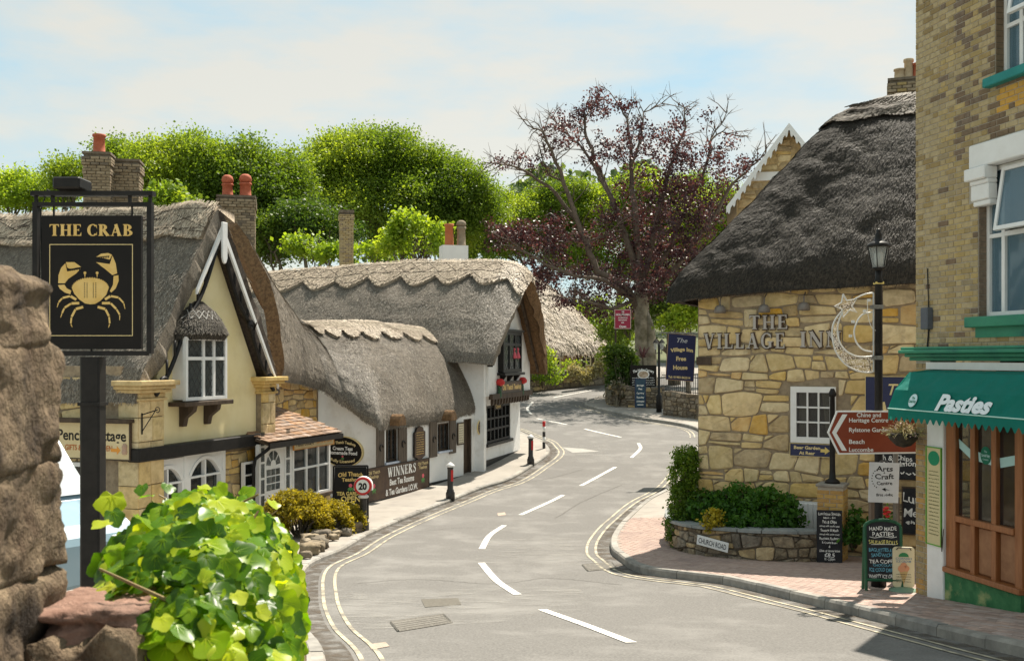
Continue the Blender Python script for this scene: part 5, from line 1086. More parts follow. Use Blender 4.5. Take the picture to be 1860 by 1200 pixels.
# ================================================================ bollards
BOLL = mat('bollard_black', (.02, .018, .017), (.045, .04, .037), 8, .5, spec=.5)
def bollard(px, py, label, refl=True, h=.95, disc=False):
    c = gp(px, py, .13); t = thing('bollard', label, 'bollard', c, 0, 'bollards along the tea shop kerb')
    MB().lathe([(.13, -.1), (.13, .12), (.105, .16), (.105, .2), (.085, .22), (.08, h - .16), (.09, h - .14), (.09, h - .1)], 14).build('post', BOLL, t, True)
    if not disc: MB().lathe([(.1, h - .1), (.125, h - .08), (.12, h - .05), (.06, h), (.02, h + .03), (.005, h + .03)], 14).build('cap', WHITE, t, True)
    if refl: MB().prism([(.055 + .03, h - .5), (.055 + .035, h - .18), (.02, h - .18), (.02, h - .5)], -.088, -.07).build('reflector', RED, t)
    return t
t = bollard(660, 960, 'black bollard carrying a round 20 speed sign', False, .8)
cz = .98; ring = lambda r: [(r * math.cos(q), cz + r * math.sin(q)) for q in np.linspace(0, 2 * math.pi, 29)[:-1]]
MB().prism(ring(.2), -.11, -.06).build('sign_ring', RED, t); MB().prism(ring(.15), -.115, -.11).build('sign_disc', LTEXT, t); text(t, '20', .14, 0, .117, cz, BLACK, width=.19, bold=.05)
MB().prism([(.21 * math.cos(q), cz + .21 * math.sin(q)) for q in np.linspace(0, math.pi, 15)] + [(-.21, cz - .1), (.21, cz - .1)], -.06, .1).build('sign_housing', mat('housing_white', (.7, .7, .68)), t)
bollard(818, 902, 'black bollard with white cap below the menu plaque')
bollard(964, 840, 'black white-capped bollard on the point of the pavement')
c = gp(988, 812, .13); t = thing('bollard', 'thin red and white banded post at the pavement corner', 'bollard', c, 0, 'bollards along the tea shop kerb')
for k, m_ in enumerate((BOLL, LTEXT, BOLL, LTEXT, RED)): MB().lathe([(.06, k * .2 - (.1 if k == 0 else 0)), (.06, k * .2 + .199)], 10, (0, 0, 0)).build('band', m_, t, True)
# ================================================================ planting in front of Pencil Cottage
GOLDLEAF = leaf_mat('golden_leaf', [(0, (.2, .17, .015)), (.4, (.5, .42, .04)), (1, (.8, .7, .1))], .5, tcol=(1.25, 1.15, .6))
for i, (px, py, r_, lab) in enumerate(((545, 945, .68, 'large rounded golden shrub before the cottage porch'), (600, 948, .48, 'middle golden shrub in front of the tea shop board'), (627, 940, .42, 'small golden shrub nearest the speed bollard'))):
    Y = (22.6, 23.0, 23.6)[i]; c = P(px, py, Y); b0 = Vector((c.x, Y, g(Y) + .12)); bush(lab, b0, [(c.x, Y, b0.z + r_ * .62, r_, r_, r_ * .8), (c.x - r_ * .4, Y, b0.z + r_ * .5, r_ * .6, r_ * .6, r_ * .6), (c.x + r_ * .45, Y - .05, b0.z + r_ * .45, r_ * .6, r_ * .6, r_ * .55)], GOLDLEAF, 60 + i, .06, 190, 18, .05, 'golden_shrub', 'golden shrubs by the porch')
def rock(parent, c, s, seed, m, deg=0, name='stone', sub=7, amp=.18, boxy=.55, fr=1.6, sm=True):
    n = sub; pts = {}; vs_ = []; fs = []
    def key(p):
        k = tuple(round(q, 4) for q in p)
        if k not in pts: pts[k] = len(vs_); vs_.append(p)
        return pts[k]
    for ax in range(3):
        for sg in (-1, 1):
            for i in range(n):
                for j in range(n):
                    q = []
                    for (a, b) in ((i, j), (i + 1, j), (i + 1, j + 1), (i, j + 1)):
                        p = [0, 0, 0]; p[ax] = sg; p[(ax + 1) % 3] = -1 + 2 * a / n; p[(ax + 2) % 3] = -1 + 2 * b / n; q.append(key(tuple(p)))
                    fs.append(tuple(q) if sg > 0 else tuple(q[::-1]))
    v = np.array(vs_); L4 = (np.abs(v) ** (2 + boxy * 10)).sum(1) ** (1 / (2 + boxy * 10)); sph = v / np.maximum(L4[:, None], 1e-6)
    sph *= (1 + amp * fbm(sph + seed * 7.7, fr, 4)[:, None]); v = sph * np.array(s) / 2
    a = R(deg); v = np.stack([v[:, 0] * math.cos(a) - v[:, 1] * math.sin(a), v[:, 0] * math.sin(a) + v[:, 1] * math.cos(a), v[:, 2]], 1) + np.array(c)
    me = bpy.data.meshes.new(name); me.from_pydata([tuple(p) for p in v], [], fs); me.materials.append(m)
    if sm: me.polygons.foreach_set('use_smooth', [True] * len(fs))
    return obj(name, me, parent)
t = thing('rockery', 'low edging of rough brown stones below the golden shrubs', 'rockery', gp(600, 990, .1)); rr = random.Random(4)
for k in range(34):
    f = rr.random(); p = gp(556 + f * 92, 1015 - f * 52 - rr.random() * 22, .1); s = rr.uniform(.12, .3); q = Vector((p.x, p.y, g(p.y) + .13 + s * .25)) - t.location
    rock(t, q, (s * 1.3, s, s * .8), k, rr.choice(GREYST), rr.uniform(0, 180), sub=4, amp=.3)
# ================================================================ blue van
vc = Vector((-5.5, 12.5, g(12.5) + .13)); vt = thing('parked_van', 'pale blue van parked behind the pub sign post', 'van', vc, -35)
VBL = mat('van_blue', (.25, .36, .43), (.28, .39, .46), 2, .25, spec=.6, coat=.6); VGL = glass_mat('windscreen_glass', (.25, .27, .28), .03); TYRE = mat('tyre', (.02, .02, .02), None, rough=.9)
MB().prism([(-4.2, .35), (-4.2, 2.0), (-4.0, 2.1), (-1.45, 2.12), (-1.3, 2.08), (-.42, 1.26), (.35, 1.05), (.5, .9), (.52, .35)], -.86, .86).build('body', VBL, vt, bev=.05)
ws = MB().add([(-1.27, -.74, 2.07), (-1.27, .74, 2.07), (-.45, .8, 1.305), (-.45, -.8, 1.305)], [(0, 3, 2, 1)]); ws.v = [(x + .02, y, z + .02) for x, y, z in ws.v]; wsc = ws.build('windscreen', mat('windscreen', (.55, .57, .58), None, rough=.03, spec=1.0, coat=1.0), vt)  # pale windscreen base colour stands in for the bright sky it mirrors
MB().tube([(-.42, -.3, 1.33), (-.85, .4, 1.74)], .01, 5).build('wiper', BLACK, wsc)
for sgn in (-1, 1):
    MB().prism([(-1.9, 1.3), (-1.9, 1.95), (-1.4, 1.95), (-.7, 1.3)], sgn * .862, sgn * .87).build('side_window', GLASS, vt)
    MB().box(-.75, -.55, sgn * .88 - .1, sgn * .88 + .1, 1.28, 1.5).build('wing_mirror', mat('mirror_grey', (.4, .42, .44)), vt, bev=.03)
    MB().box(.5, .535, sgn * .62 - .16, sgn * .62 + .16, .72, .92).build('headlight', LTEXT, vt, bev=.01)
    for x in (-.2, -3.3): w = MB().lathe([(.31, -.1), (.33, -.06), (.33, .06), (.31, .1)], 20); w.v = [(x + a, sgn * .8 + c, .33 + b) for a, b, c in w.v]; w.build('wheel', TYRE, vt, True)
# ================================================================ the crab pub sign
Yc = 8.0; q = P(169, 650, Yc); gz = g(Yc) + .13; cs = thing('pub_sign', 'black pub sign painted with a golden crab on a tall post', 'pub sign', (q.x, Yc, gz))
cx_ = lambda px: (px - 169) / F * Yc; cz_ = lambda py: CZ - (py - HY) / F * Yc - gz
MB().prism([(-.06, -.075), (.06, -.075), (.075, -.06), (.075, .06), (.06, .075), (-.06, .075), (-.075, .06), (-.075, -.06)], -.2, cz_(648), 'z').build('post', BLACK, cs)
MB().box(-.085, .085, -.085, .085, cz_(736), cz_(730)).build('post_collar', BLACK, cs)
fr = MB(); x0, x1, z0, z1 = cx_(66), cx_(273), cz_(642), cz_(368)
fr.box(x0 - .018, x0 + .018, -.03, .03, z0, z1).box(x1 - .018, x1 + .018, -.03, .03, z0, z1).box(x0 + .018, x1 - .018, -.028, .028, z0 - .015, z0 + .02).box(x0 + .018, x1 - .018, -.028, .028, z1 - .03, z1 + .0).box(x0 - .03, x1 + .03, -.04, .04, z1 + .05, z1 + .085)
for x in (x0, cx_(96), cx_(236), x1): fr.box(x - .01, x + .01, -.015, .015, z1, z1 + .05)
fr.build('iron_frame', BLACK, cs)
hg = MB()
for x in (cx_(98), cx_(240)): hg.tube([(x, 0, z1 - .03), (x, 0, cz_(393))], .008, 5)
hg.tube([(cx_(166), 0, z0), (cx_(166), 0, cz_(634))], .008, 5); hg.build('hanger', BLACK, cs)
bx0, bx1, bz0, bz1 = cx_(78), cx_(258), cz_(634), cz_(392)
bd = MB().box(bx0, bx1, -.02, .02, bz0, bz1).build('sign_board', SIGNBLK, cs)
mb = MB(); serif_mesh(mb, 'THE CRAB', cz_(408) - cz_(429), cx_(168), .02, cz_(418.5), .003, .24, .1, width=cx_(243) - cx_(92)); mb.build('lettering', GOLD, bd)
ln_ = MB(); fx0, fx1, fz0, fz1 = cx_(92), cx_(243), cz_(610), cz_(444); w_ = .005
ln_.box(fx0, fx0 + w_, -.022, -.02, fz0, fz1).box(fx1 - w_, fx1, -.022, -.02, fz0, fz1).box(fx0 + w_, fx1 - w_, -.0222, -.02, fz0, fz0 + w_).box(fx0 + w_, fx1 - w_, -.0222, -.02, fz1 - w_, fz1); ln_.build('border_line', GOLD2, bd)
# crab, traced as it is painted: z3 = pixels of the 862x1200 enlargement of (60..290, 340..660)
zx = lambda a: cx_(60 + a * 230 / 862); zz_ = lambda b: cz_(340 + b * 320 / 1200)
cr_ = MB(); dk = MB()
def cpoly(mb, pts, d=.0225): mb.prism([(zx(a), zz_(b)) for a, b in pts], -d, -.02)
body = []
for k in range(48):
    a = math.pi + math.pi * k / 47; rag = 5 if k % 2 else -3; body.append((398 + (124 + rag) * math.cos(a) * (1), 690 + (72 + rag) * math.sin(a)))
body += [(522, 690), (505, 735), (465, 775), (430, 795), (398, 798), (362, 792), (322, 765), (288, 725), (274, 690)]
cpoly(cr_, body)
cpoly(cr_, [(232, 512), (290, 512), (335, 545), (300, 550), (268, 562), (240, 548)]); cpoly(cr_, [(228, 520), (240, 575), (330, 558), (300, 590), (248, 625), (225, 655), (180, 655), (182, 600), (200, 550)])
cpoly(cr_, [(178, 668), (222, 665), (238, 690), (268, 705), (262, 730), (225, 718), (190, 692)])
cpoly(cr_, [(437, 478), (470, 455), (520, 450), (545, 462), (530, 495), (490, 485)]); cpoly(cr_, [(548, 468), (570, 520), (580, 588), (548, 600), (500, 560), (437, 512), (530, 525)]); cpoly(cr_, [(556, 606), (588, 600), (590, 640), (570, 690), (540, 718), (530, 708), (552, 665)])
for (pts) in ([(305, 768), (262, 742), (208, 755), (182, 785), (172, 820)], [(325, 790), (268, 792), (222, 822), (205, 860), (196, 890)], [(352, 815), (298, 830), (270, 885), (265, 930), (276, 955)], [(495, 766), (535, 742), (590, 752), (625, 790), (634, 832)], [(474, 790), (535, 790), (575, 830), (598, 870), (596, 908)], [(445, 815), (500, 830), (525, 880), (530, 930), (520, 958)]):
    for i in range(4):
        a, b = pts[i], pts[i + 1]; w0_ = 17 - 3 * i; w1_ = (17 - 3 * i) if i < 3 else 3; L_ = math.hypot(b[0] - a[0], b[1] - a[1]); dx, dy = (b[0] - a[0]) / L_, (b[1] - a[1]) / L_
        p0_, p1_ = (a[0] + dx * 3, a[1] + dy * 3), (b[0] - dx * 2, b[1] - dy * 2); cpoly(cr_, [(p0_[0] - dy * w0_/2, p0_[1] + dx * w0_/2), (p0_[0] + dy * w0_/2, p0_[1] - dx * w0_/2), (p1_[0] + dy * w1_/2, p1_[1] - dx * w1_/2), (p1_[0] - dy * w1_/2, p1_[1] + dx * w1_/2)])
for ex in (361, 444): cpoly(cr_, [(ex + 10 * math.cos(q), 585 + 10 * math.sin(q)) for q in [k * .785 for k in range(8)]]); cpoly(cr_, [(ex - 3, 590), (ex + 3, 590), (ex + 3, 612), (ex - 3, 612)], .0226)
for ex in (376, 418): cpoly(dk, [(ex - 1.5, 650), (ex + 1.5, 650), (ex + 1.5, 755), (ex - 1.5, 755)], .0235)
for ex in (359, 435):
    for k in range(9): y = 652 + k * 12; cpoly(dk, [(ex - 4, y), (ex + 4, y), (ex + 4, y + 5), (ex - 4, y + 5)], .0235)
for (bx, by, d) in ((240, 580, 1), (437, 497, 1)):
    for k in range(6): cpoly(dk, [(bx + k * 15, by - 22 + (0 if by > 560 else 4) - k * 1.5), (bx + 16 + k * 15, by - 22 - k * 1.5), (bx + 8 + k * 15, by - 4 - k * 1.5)], .0236)
cr_.build('crab_emblem', GOLD, bd); dk.build('crab_markings', SIGNBLK, bd)
fl = MB().prism([(-.11, -.05), (.1, -.05), (.13, .03), (.13, .05), (-.12, .05)], 0, .1, 'x'); l_ = MB().box(cx_(107), cx_(156), -.12, .12, z1 + .09, z1 + .18).build('floodlight', BLACK, cs, bev=.012); MB().tube([(cx_(132), 0, z1 + .06), (cx_(132), 0, z1 + .12)], .02, 6).build('lamp_bracket', BLACK, l_)
cb = MB().tube([(cx_(100), .05, z1 + .06), (cx_(80), .06, z1 + .11), (cx_(70), .04, z1 - .05), (cx_(74), .03, z0 + .2)], .006, 5).build('cable', BLACK, cs)
# ================================================================ near stone pier, wall and ivy
PIERM = mat('pier_stone', (.12, .08, .05), (.27, .2, .128), 12, .95, .06, 20, detail=12, c3=(.05, .036, .026), s3=8, lo3=.48, hi3=.68, stretch=(1, 1, .75)); REDST = mat('red_coping_stone', (.19, .105, .075), (.33, .2, .15), 14, .9, .03, 30, c3=(.09, .06, .045), s3=9, lo3=.5, hi3=.7)
pt = thing('stone_pier', 'rough brown stone gate pier close by at the left edge', 'pier', (-1.305, 2.12, g(2.1) - .1)); gz = pt.location.z
ztop = CZ + .215 - gz; zz = 0; k = 0; rr = random.Random(8)
while zz < ztop - .05:
    h = min(rr.uniform(.22, .36), ztop - zz); h = h if ztop - zz - h > .1 else ztop - zz
    top_ = zz + h > ztop - .02; spl = rr.uniform(-.06, .1)
    rock(pt, ((-.42 + spl) / 2, rr.uniform(-.015, .015), zz + h / 2), (.42 + spl, .46, h * 1.02), 20 + k, PIERM, 0, sub=22, amp=.075, boxy=1.6, fr=2.6)
    rock(pt, ((.3 + spl) / 2, rr.uniform(-.015, .02), zz + h / 2 - (.03 if top_ else 0)), (.3 - spl, .46, h * 1.02), 60 + k, PIERM, 0, sub=22, amp=.075, boxy=1.6 if not top_ else .3, fr=2.6); zz += h; k += 1
MB().box(-.4, .26, -.19, .19, 0, ztop - .1).build('mortar_core', DMORT, pt)
rock(pt, (-.22, .0, ztop + .02), (.5, .5, .12), 90, REDST, 0, 'coping_stone', 12, .1, .8)
wt = thing('garden_wall', 'low stone wall with red coping running under the ivy', 'wall', (-.94, 3.5, g(3.5)), 11.3); gz = wt.location.z
core = MB()
for k in range(13):
    y0, y1 = -1.25 + k * .25, -1.25 + (k + 1) * .25; core.box(-.2, .17, y0, y1, -.6, CZ - .72 - gz - .035 * k)
core.build('wall_core', DMORT, wt)
for k in range(48):
    f = (k % 12) / 11; r_ = k // 12; z = -.45 + r_ * .33; rock(wt, (.17, -1.1 + f * 2.9 + (.1 if r_ % 2 else 0), z + .15 - f * .1), (.14, .29, .33), 120 + k, rr.choice([PIERM, PIERM, STONE[3]]), rr.uniform(-5, 5), sub=6, amp=.14, boxy=.9)
for k in range(5): rock(wt, (-.02, 1.98, -.5 + k * .33), (.42, .2, .34), 170 + k, PIERM, rr.uniform(-4, 4), sub=9, amp=.12, boxy=.9)
for i_, (x, y, z, s, m_) in enumerate(((-.92, 2.35, -.58, (.22, .26, .09), REDST), (-.95, 2.3, -.84, (.3, .3, .5), PIERM), (-.93, 2.22, -.68, (.22, .2, .1), REDST), (-.87, 2.12, -.7, (.14, .2, .12), PIERM), (-.86, 2.3, -.7, (.17, .2, .16), PIERM), (-.88, 2.15, -.85, (.17, .24, .18), PIERM), (-.88, 2.15, -1.02, (.17, .24, .2), PIERM))):
    o_ = rock(wt, (0, 0, 0), s, 205 + i_, m_, 12, 'coping_stone', 18, .17, .45, 2.4); o_.matrix_parent_inverse = tmat(wt).inverted(); o_.location = (x, y, CZ + z)
IVY = leaf_mat('ivy_leaf', [(0, (.03, .09, .008)), (.25, (.13, .28, .01)), (.65, (.33, .48, .015)), (1, (.6, .66, .06))], .58, .33, (1.3, 1.25, .25), .35)
def ivy_leaf(i):
    """five-cornered ivy blade, folded on its midrib"""
    rr = random.Random(i); n = 22; lob = rr.uniform(.12, .26); asp = rr.uniform(.85, 1.05); tip = rr.uniform(.85, 1.25); vs_ = [(0, .12, .05)]
    for k in range(n):
        a = R(-90 + 360 * k / n); up_ = max(0, math.sin(a)); r_ = .46 + .3 * tip * up_ ** 6 + lob * max(0, math.cos(2 * (abs(math.atan2(math.cos(a), math.sin(a))) - 1.05) )) ** 3 * (1 if math.sin(a) > -.4 else .6) - .26 * max(0, -math.sin(a)) ** 10
        x, y = r_ * math.cos(a) * asp, r_ * math.sin(a); vs_.append((x, y + .3, .16 * abs(x) - .2 * y * abs(y) + rr.uniform(-.015, .015) + .03 * math.sin(a * 5)))
    fs = [(0, k + 1, (k + 1) % n + 1) for k in range(n)]
    for (a, l) in ((90, .62), (48, .42), (132, .42), (8, .36), (172, .36)):                # veins fanning from the stalk
        a = R(a); ex, ey = l * math.cos(a) * asp, l * math.sin(a); zf = lambda x, y: .17 * abs(x) - .2 * y * abs(y) + .012 + .04 * max(0, 1 - math.hypot(x, y + .18) / .3); b = len(vs_); px_, py_ = -math.sin(a) * .022, math.cos(a) * .022
        vs_ += [(px_, py_ + .12, .075), (-px_, -py_ + .12, .075), (ex, ey + .3, zf(ex, ey)), ]; fs.append((b, b + 1, b + 2))
    me = bpy.data.meshes.new('leaf'); me.from_pydata(vs_, [], fs); me.polygons.foreach_set('use_smooth', [True] * len(fs)); r0 = rr.random()
    at = me.attributes.new('rnd', 'FLOAT', 'POINT'); at.data.foreach_set('value', [r0] * (n + 1) + [min(1, r0 + .35)] * 15); me.materials.append(IVY); return me
iv = thing('ivy', 'bright glossy ivy spilling over the near garden wall', 'ivy', (-.95, 3.5, g(3.5))); LM = [ivy_leaf(i) for i in range(12)]; rr = random.Random(21); sp = []
yk = np.array([2.2, 2.45, 2.75, 3.2, 3.8, 4.4, 4.9, 5.3, 5.6]); zk = np.array([-.6, -.45, -.385, -.44, -.53, -.63, -.76, -.95, -1.15])
xc = lambda y: -.2 * y - .29
for k in range(6000):
    y = 2.25 + 3.25 * rr.random() ** 1.25; zt = float(np.interp(y, yk, zk)); th = rr.uniform(-.35, 2.7); wdt = .26 * min(1, (5.6 - y) / .5); lay = rr.uniform(.7, 1.06)
    x = xc(y) + math.cos(th) * wdt * lay; z = zt - .4 + math.sin(th) * .4 * lay
    if th < 0: z = zt - .4 - rr.random() * .3; x = xc(y) + wdt * lay * .95
    sp.append((x, y, z, th, lay))
for k in range(30):                                      # sprigs standing off the mound
    y = rr.uniform(2.4, 4.6); zt = float(np.interp(y, yk, zk)); sp.append((xc(y) + rr.uniform(-.25, .15), y, zt + rr.uniform(.0, .07), 1.4, 1.2))
sp.sort(key=lambda s: -(s[4] - s[1] * .12)); big_v, big_f, big_r = [], [], []
for k, (x, y, z, th, lay) in enumerate(sp):
    s = rr.uniform(.03, .07) * (1 if lay > .9 else .9); nrm = Vector((math.cos(th) + rr.gauss(0, .4), -.75 + rr.gauss(0, .45), math.sin(th) * .9 + rr.gauss(0, .4) + .25)); q_ = nrm.to_track_quat('Z', 'Y').to_matrix().to_4x4() @ Matrix.Rotation(rr.gauss(math.pi, .9), 4, 'Z')
    mt = Matrix.Translation(Vector((x, y, CZ + z)) - iv.location) @ q_ @ Matrix.Scale(s, 4); me = LM[k % 12]
    if k < 300: o_ = obj('leaf', me, iv); o_.matrix_local = mt
    else:
        b0 = len(big_v); big_v += [tuple(mt @ v.co) for v in me.vertices]; big_f += [tuple(i + b0 for i in p.vertices) for p in me.polygons]; q0 = rr.random(); big_r += [q0] * 23 + [min(1, q0 + .35)] * 15
me = arr_mesh('leaf_mass', np.array(big_v), np.array(big_f), np.array(big_r), True); me.materials.append(IVY); kind(obj('leaf_mass', me, iv), 'stuff')
st = MB()
for k in range(34):
    y = rr.uniform(2.4, 5.0); z = CZ + float(np.interp(y, yk, zk)) - iv.location.z; x = xc(y) - iv.location.x
    st.tube([(x + rr.uniform(0, .2), y - 3.5 - .05, z - .3), (x + rr.uniform(-.1, .2), y - 3.5 - .1, z - .1), (x + rr.uniform(-.2, .2), y - 3.5 + rr.uniform(-.2, .1), z + rr.uniform(-.03, .05))], [.008, .006, .003], 5)
st.build('stem', mat('ivy_stem', (.22, .2, .06), (.2, .1, .05), 8, .6), iv)
# ================================================================ THE VILLAGE INN
C = Frame(3.7, 20.8, -28, g(20.5) + .1)
inn = thing('stone_inn', 'honey stone village inn under a huge dark thatch roof', 'inn', C.o, C.deg)
zev = C.hit(1300, 540)[1] + .05
iw = [C.hit(1437, 750)[0], C.hit(1519, 750)[0], C.hit(1478, 804)[1], C.hit(1478, 702)[1]]
wl = wall_rect(inn, 'front_wall', 0, 6.2, -.6, zev + .5, [tuple(iw)], MORTAR, .3)
MB().box(-.0, .28, .002, 6.0, -.6, zev + .5).build('side_wall', MORTAR, inn)
stones(wl, .0, 5.0, -.15, zev + .25, (.15, .42), (.24, .8), [STONE[0], STONE[1], STONE[3], STONE[2]], holes=[(iw[0] - .03, iw[1] + .03, iw[2] - .03, iw[3] + .03)], joint=.024, proud=(.008, .045), seed=31, split=.32, wts=(5, 6, 2.5, 1.2))
window(inn, iw[0], iw[1], iw[2], iw[3], .0, 3, 3, .11, .03, WHITE, ROOM, .28, False, .06)
dp = MB()
for s in (0, 1): a = iw[0] + .12 if s == 0 else iw[1] - .3; dp.prism([(a, iw[3] - .1), (a + .18, iw[3] - .1), (a + (.1 if s == 0 else .18), iw[2] + .12), (a + (0 if s == 0 else .1), iw[2] + .12)], .14, .17)
dp.build('curtain', CURT, inn)
def letters(fr_, parent, s, h, cxp, cyp, x0, x1, n=.04):
    u0, u1 = fr_.hit(x0, cyp, n)[0], fr_.hit(x1, cyp, n)[0]; z = fr_.hit(cxp, cyp, n)[1]; tot = 0
    for c in s: tot += serif_glyph(c, .2)[1] + .2
    tot -= .2; k = (u1 - u0) / tot; x = u0
    for c in s:
        w = serif_glyph(c, .2)[1] * k
        a = MB(); serif_mesh(a, c, h * 1.14, x + w / 2, n - .02, z, .03, .3, .1, width=w * 1.13); b = MB(); serif_mesh(b, c, h, x + w / 2, n + .012, z, .025, .19, .1, width=w)
        lt = b.build('letter', mat('letter_grey', (.44, .41, .38), None, rough=.6) if 'letter_grey' not in bpy.data.materials else bpy.data.materials['letter_grey'], parent); a.build('letter_edge', SIGNBR, lt); x += w + .2 * k
LH = C.hit(1350, 605)[1] - C.hit(1350, 632)[1]
letters(C, inn, 'THE', LH * .92, 1396, 585, 1362, 1431); letters(C, inn, 'VILLAGE', LH, 1352, 619, 1279, 1426); letters(C, inn, 'INN', LH, 1490, 616, 1454, 1528)
MB().box(C.hit(1266, 655)[0], C.hit(1293, 655)[0], -.05, .02, C.hit(1280, 663)[1], C.hit(1280, 648)[1]).build('beam_end', DKWOOD, inn)
# thatch: hipped, eaves wrap round the street corner
cw_ = C.w; ze = zev - .12; zr = C.o.z; zrd = 5.45 + CZ - C.o.z
ev = [cw_(-.7, -6.2, ze + .1), cw_(-.72, -3, ze + .1), cw_(-.75, -1, ze + .1), cw_(-.74, .05, ze + .1), cw_(-.62, .36, ze + .1), cw_(-.25, .5, ze + .14), cw_(.6, .52, ze + .22), cw_(2, .5, ze + .27), cw_(4, .5, ze + .32), cw_(6.5, .5, ze + .32)]
rd = [cw_(2.75, -3.6, zrd - .16), cw_(2.66, -3.3, zrd - .13), cw_(2.66, -3.1, zrd - .1), cw_(2.68, -2.95, zrd - .09), cw_(2.75, -2.85, zrd - .08), cw_(2.9, -2.8, zrd - .06), cw_(3.2, -2.85, zrd), cw_(3.6, -3, zrd + .06), cw_(4.8, -3, zrd + .1), cw_(6.5, -3, zrd + .1)]
T2, B2 = pair(rd, ev)
STRAW_MID = leaf_mat('straw_brown', [(0, (.05, .04, .03)), (.5, (.1, .08, .058)), (1, (.18, .148, .105))], 0, .7)
ir, S7, N7 = thatch('thatch_roof', T2, B2, None, [THATCH_D, CUT_D], .15, .36, 200, 60, 90000, bow=[0, 1.2, 1.5, 1.3, 1.0, .75, .55, .35, 0], rough=.022, seed=13, slen=.06, swid=.006, curl=.2, lift=.2); wp(ir, inn)
for c in ir.children: c.data.materials[0] = leaf_mat('straw_dark', [(0, (.014, .012, .01)), (.5, (.036, .03, .023)), (1, (.078, .065, .048))], 0, .7)
ridge_cap('ridge_cap', S7, N7, ir, mat('weathered_ridge', (.1, .082, .06), (.2, .165, .12), 20, .9, .02, 50), .17, .3, 1, 3, .15, .05, .0, .0, False, 7000, 14, taper=2.5, straw_m=STRAW_MID)
bk_, _, _ = thatch('thatch_roof', [cw_(2.75, -3.15, zrd - .12), cw_(6.5, -3.1, zrd - .02)], [cw_(-.7, -6.3, ze + .1), cw_(6.5, -6.6, ze + .3)], None, [THATCH_D, CUT_D], .05, .36, 60, 24, 4000, rough=.02, seed=19, slen=.06, swid=.008, lift=.2); wp(bk_, inn)
lg = MB()
for k in range(26):
    a = .5 + .5 * k / 26; lg.tube([on_grid(S7, N7, a, .07, .15), on_grid(S7, N7, a + .016, .11, .15)], .01, 3); lg.tube([on_grid(S7, N7, a + .016, .07, .15), on_grid(S7, N7, a, .11, .15)], .01, 3)
lg.build('rod_lattice', HAZEL, ir)
chimney(inn, (P(1652, 150, 25).x, 25), .9, .8, P(0, 230, 25).z, P(0, 152, 25).z, -20, [(-.22, .13, .3, BUFF, False), (-.02, .11, .52, BUFF, False), (.2, .13, .4, TERRA, False), (.42, .13, .35, BUFF, False)], seed=9, m=[CHBR[1], CHBR[0], BRICKM[1]])
LAMPG = mat('lamp_grey', (.16, .14, .125), (.22, .2, .18), 6, .5)
for (px, py, w) in ((1308, 563, 'leftmost'), (1388, 562, 'middle'), (1460, 558, 'rightmost')):
    u, z = C.hit(px, py, .18); t = thing('wall_lamp', w + ' of three grey dome lamps above the inn lettering', 'wall lamp', C.w(u, .0, z), C.deg, 'lamps above the inn lettering')
    b = MB().lathe([(.11, -.06), (.12, -.02), (.1, .05), (.06, .09), (.02, .1)], 14, (0, -.18, 0)); b.build('lamp_shade', LAMPG, t, True); MB().tube([(0, -.02, .3), (0, -.16, .22), (0, -.18, .08)], .014, 6).build('lamp_arm', LAMPG, t)
t, sz = on_wall(C, 'pub_board', 'navy Beer Garden At Rear board under the inn window', 'sign', 1474, 816, .03); u0, u1, z0, z1 = sz(1436, 1513, 806, 828); board(t, u0, u1, z0, z1, NAVY, .03, .008, GOLD2)
for s, dz, w in (('Beer Garden', .7, .62), ('At Rear', .26, .38)): text(t, s, (z1 - z0) * .26, u0 + (u1 - u0) * .4, .032, z0 + (z1 - z0) * dz, GOLD2, width=(u1 - u0) * w, bold=.03)
a = u1 - .2; zc0 = (z0 + z1) / 2; MB().prism([(a - .02, zc0 - .03), (a + .06, zc0 - .03), (a + .06, zc0 - .07), (a + .15, zc0), (a + .06, zc0 + .07), (a + .06, zc0 + .03), (a - .02, zc0 + .03)], -.034, -.03).build('arrow', YTEXT, t)
t, sz = on_wall(C, 'pub_board', 'large navy Village Inn board half hidden by the green awning', 'sign', 1620, 715, .04); u0, u1, z0, z1 = sz(1573, 1700, 684, 765); board(t, u0, u1, z0, z1, NAVY, .04, .01, GOLD2)
text(t, 'The', .2, (u0 + u1) / 2, .045, z0 + (z1 - z0) * .72, GOLD2, width=.4, shear=.3); text(t, 'Village Inn', .3, u0 + .95, .045, z0 + (z1 - z0) * .38, GOLD2, width=1.35, bold=.04, shear=.15, slope=.18)
CHALK = mat('chalkboard', (.014, .015, .019), (.028, .029, .034), 5, .75)
t, sz = on_wall(C, 'chalkboard', 'black menu chalkboard on the inn wall behind the arts sign', 'chalkboard', 1632, 845, .04); u0, u1, z0, z1 = sz(1592, 1690, 821, 868); board(t, u0, u1, z0, z1, CHALK, .03, .02, BLACK)
text(t, 'Fish & Chips', .09, u0 + .3, .033, z1 - .1, LTEXT, wob=.1); text(t, 'Salmon', .1, u0 + .48, .033, (z0 + z1) / 2 + .04, LTEXT, wob=.1); sc = MB(); scribble(sc, u0 + .05, u0 + .5, z1 - .2, .04, .033, 1); scribble(sc, u0 + .3, u0 + .8, z0 + .1, .06, .033, 2); sc.build('lettering', LTEXT, t)
t, sz = on_wall(C, 'chalkboard', 'tall black chalkboard standing in the inn doorway', 'chalkboard', 1655, 925, .05); u0, u1, z0, z1 = sz(1641, 1685, 886, 968); board(t, u0, u1, z0, z1, CHALK, .04, .025, DKWOOD)
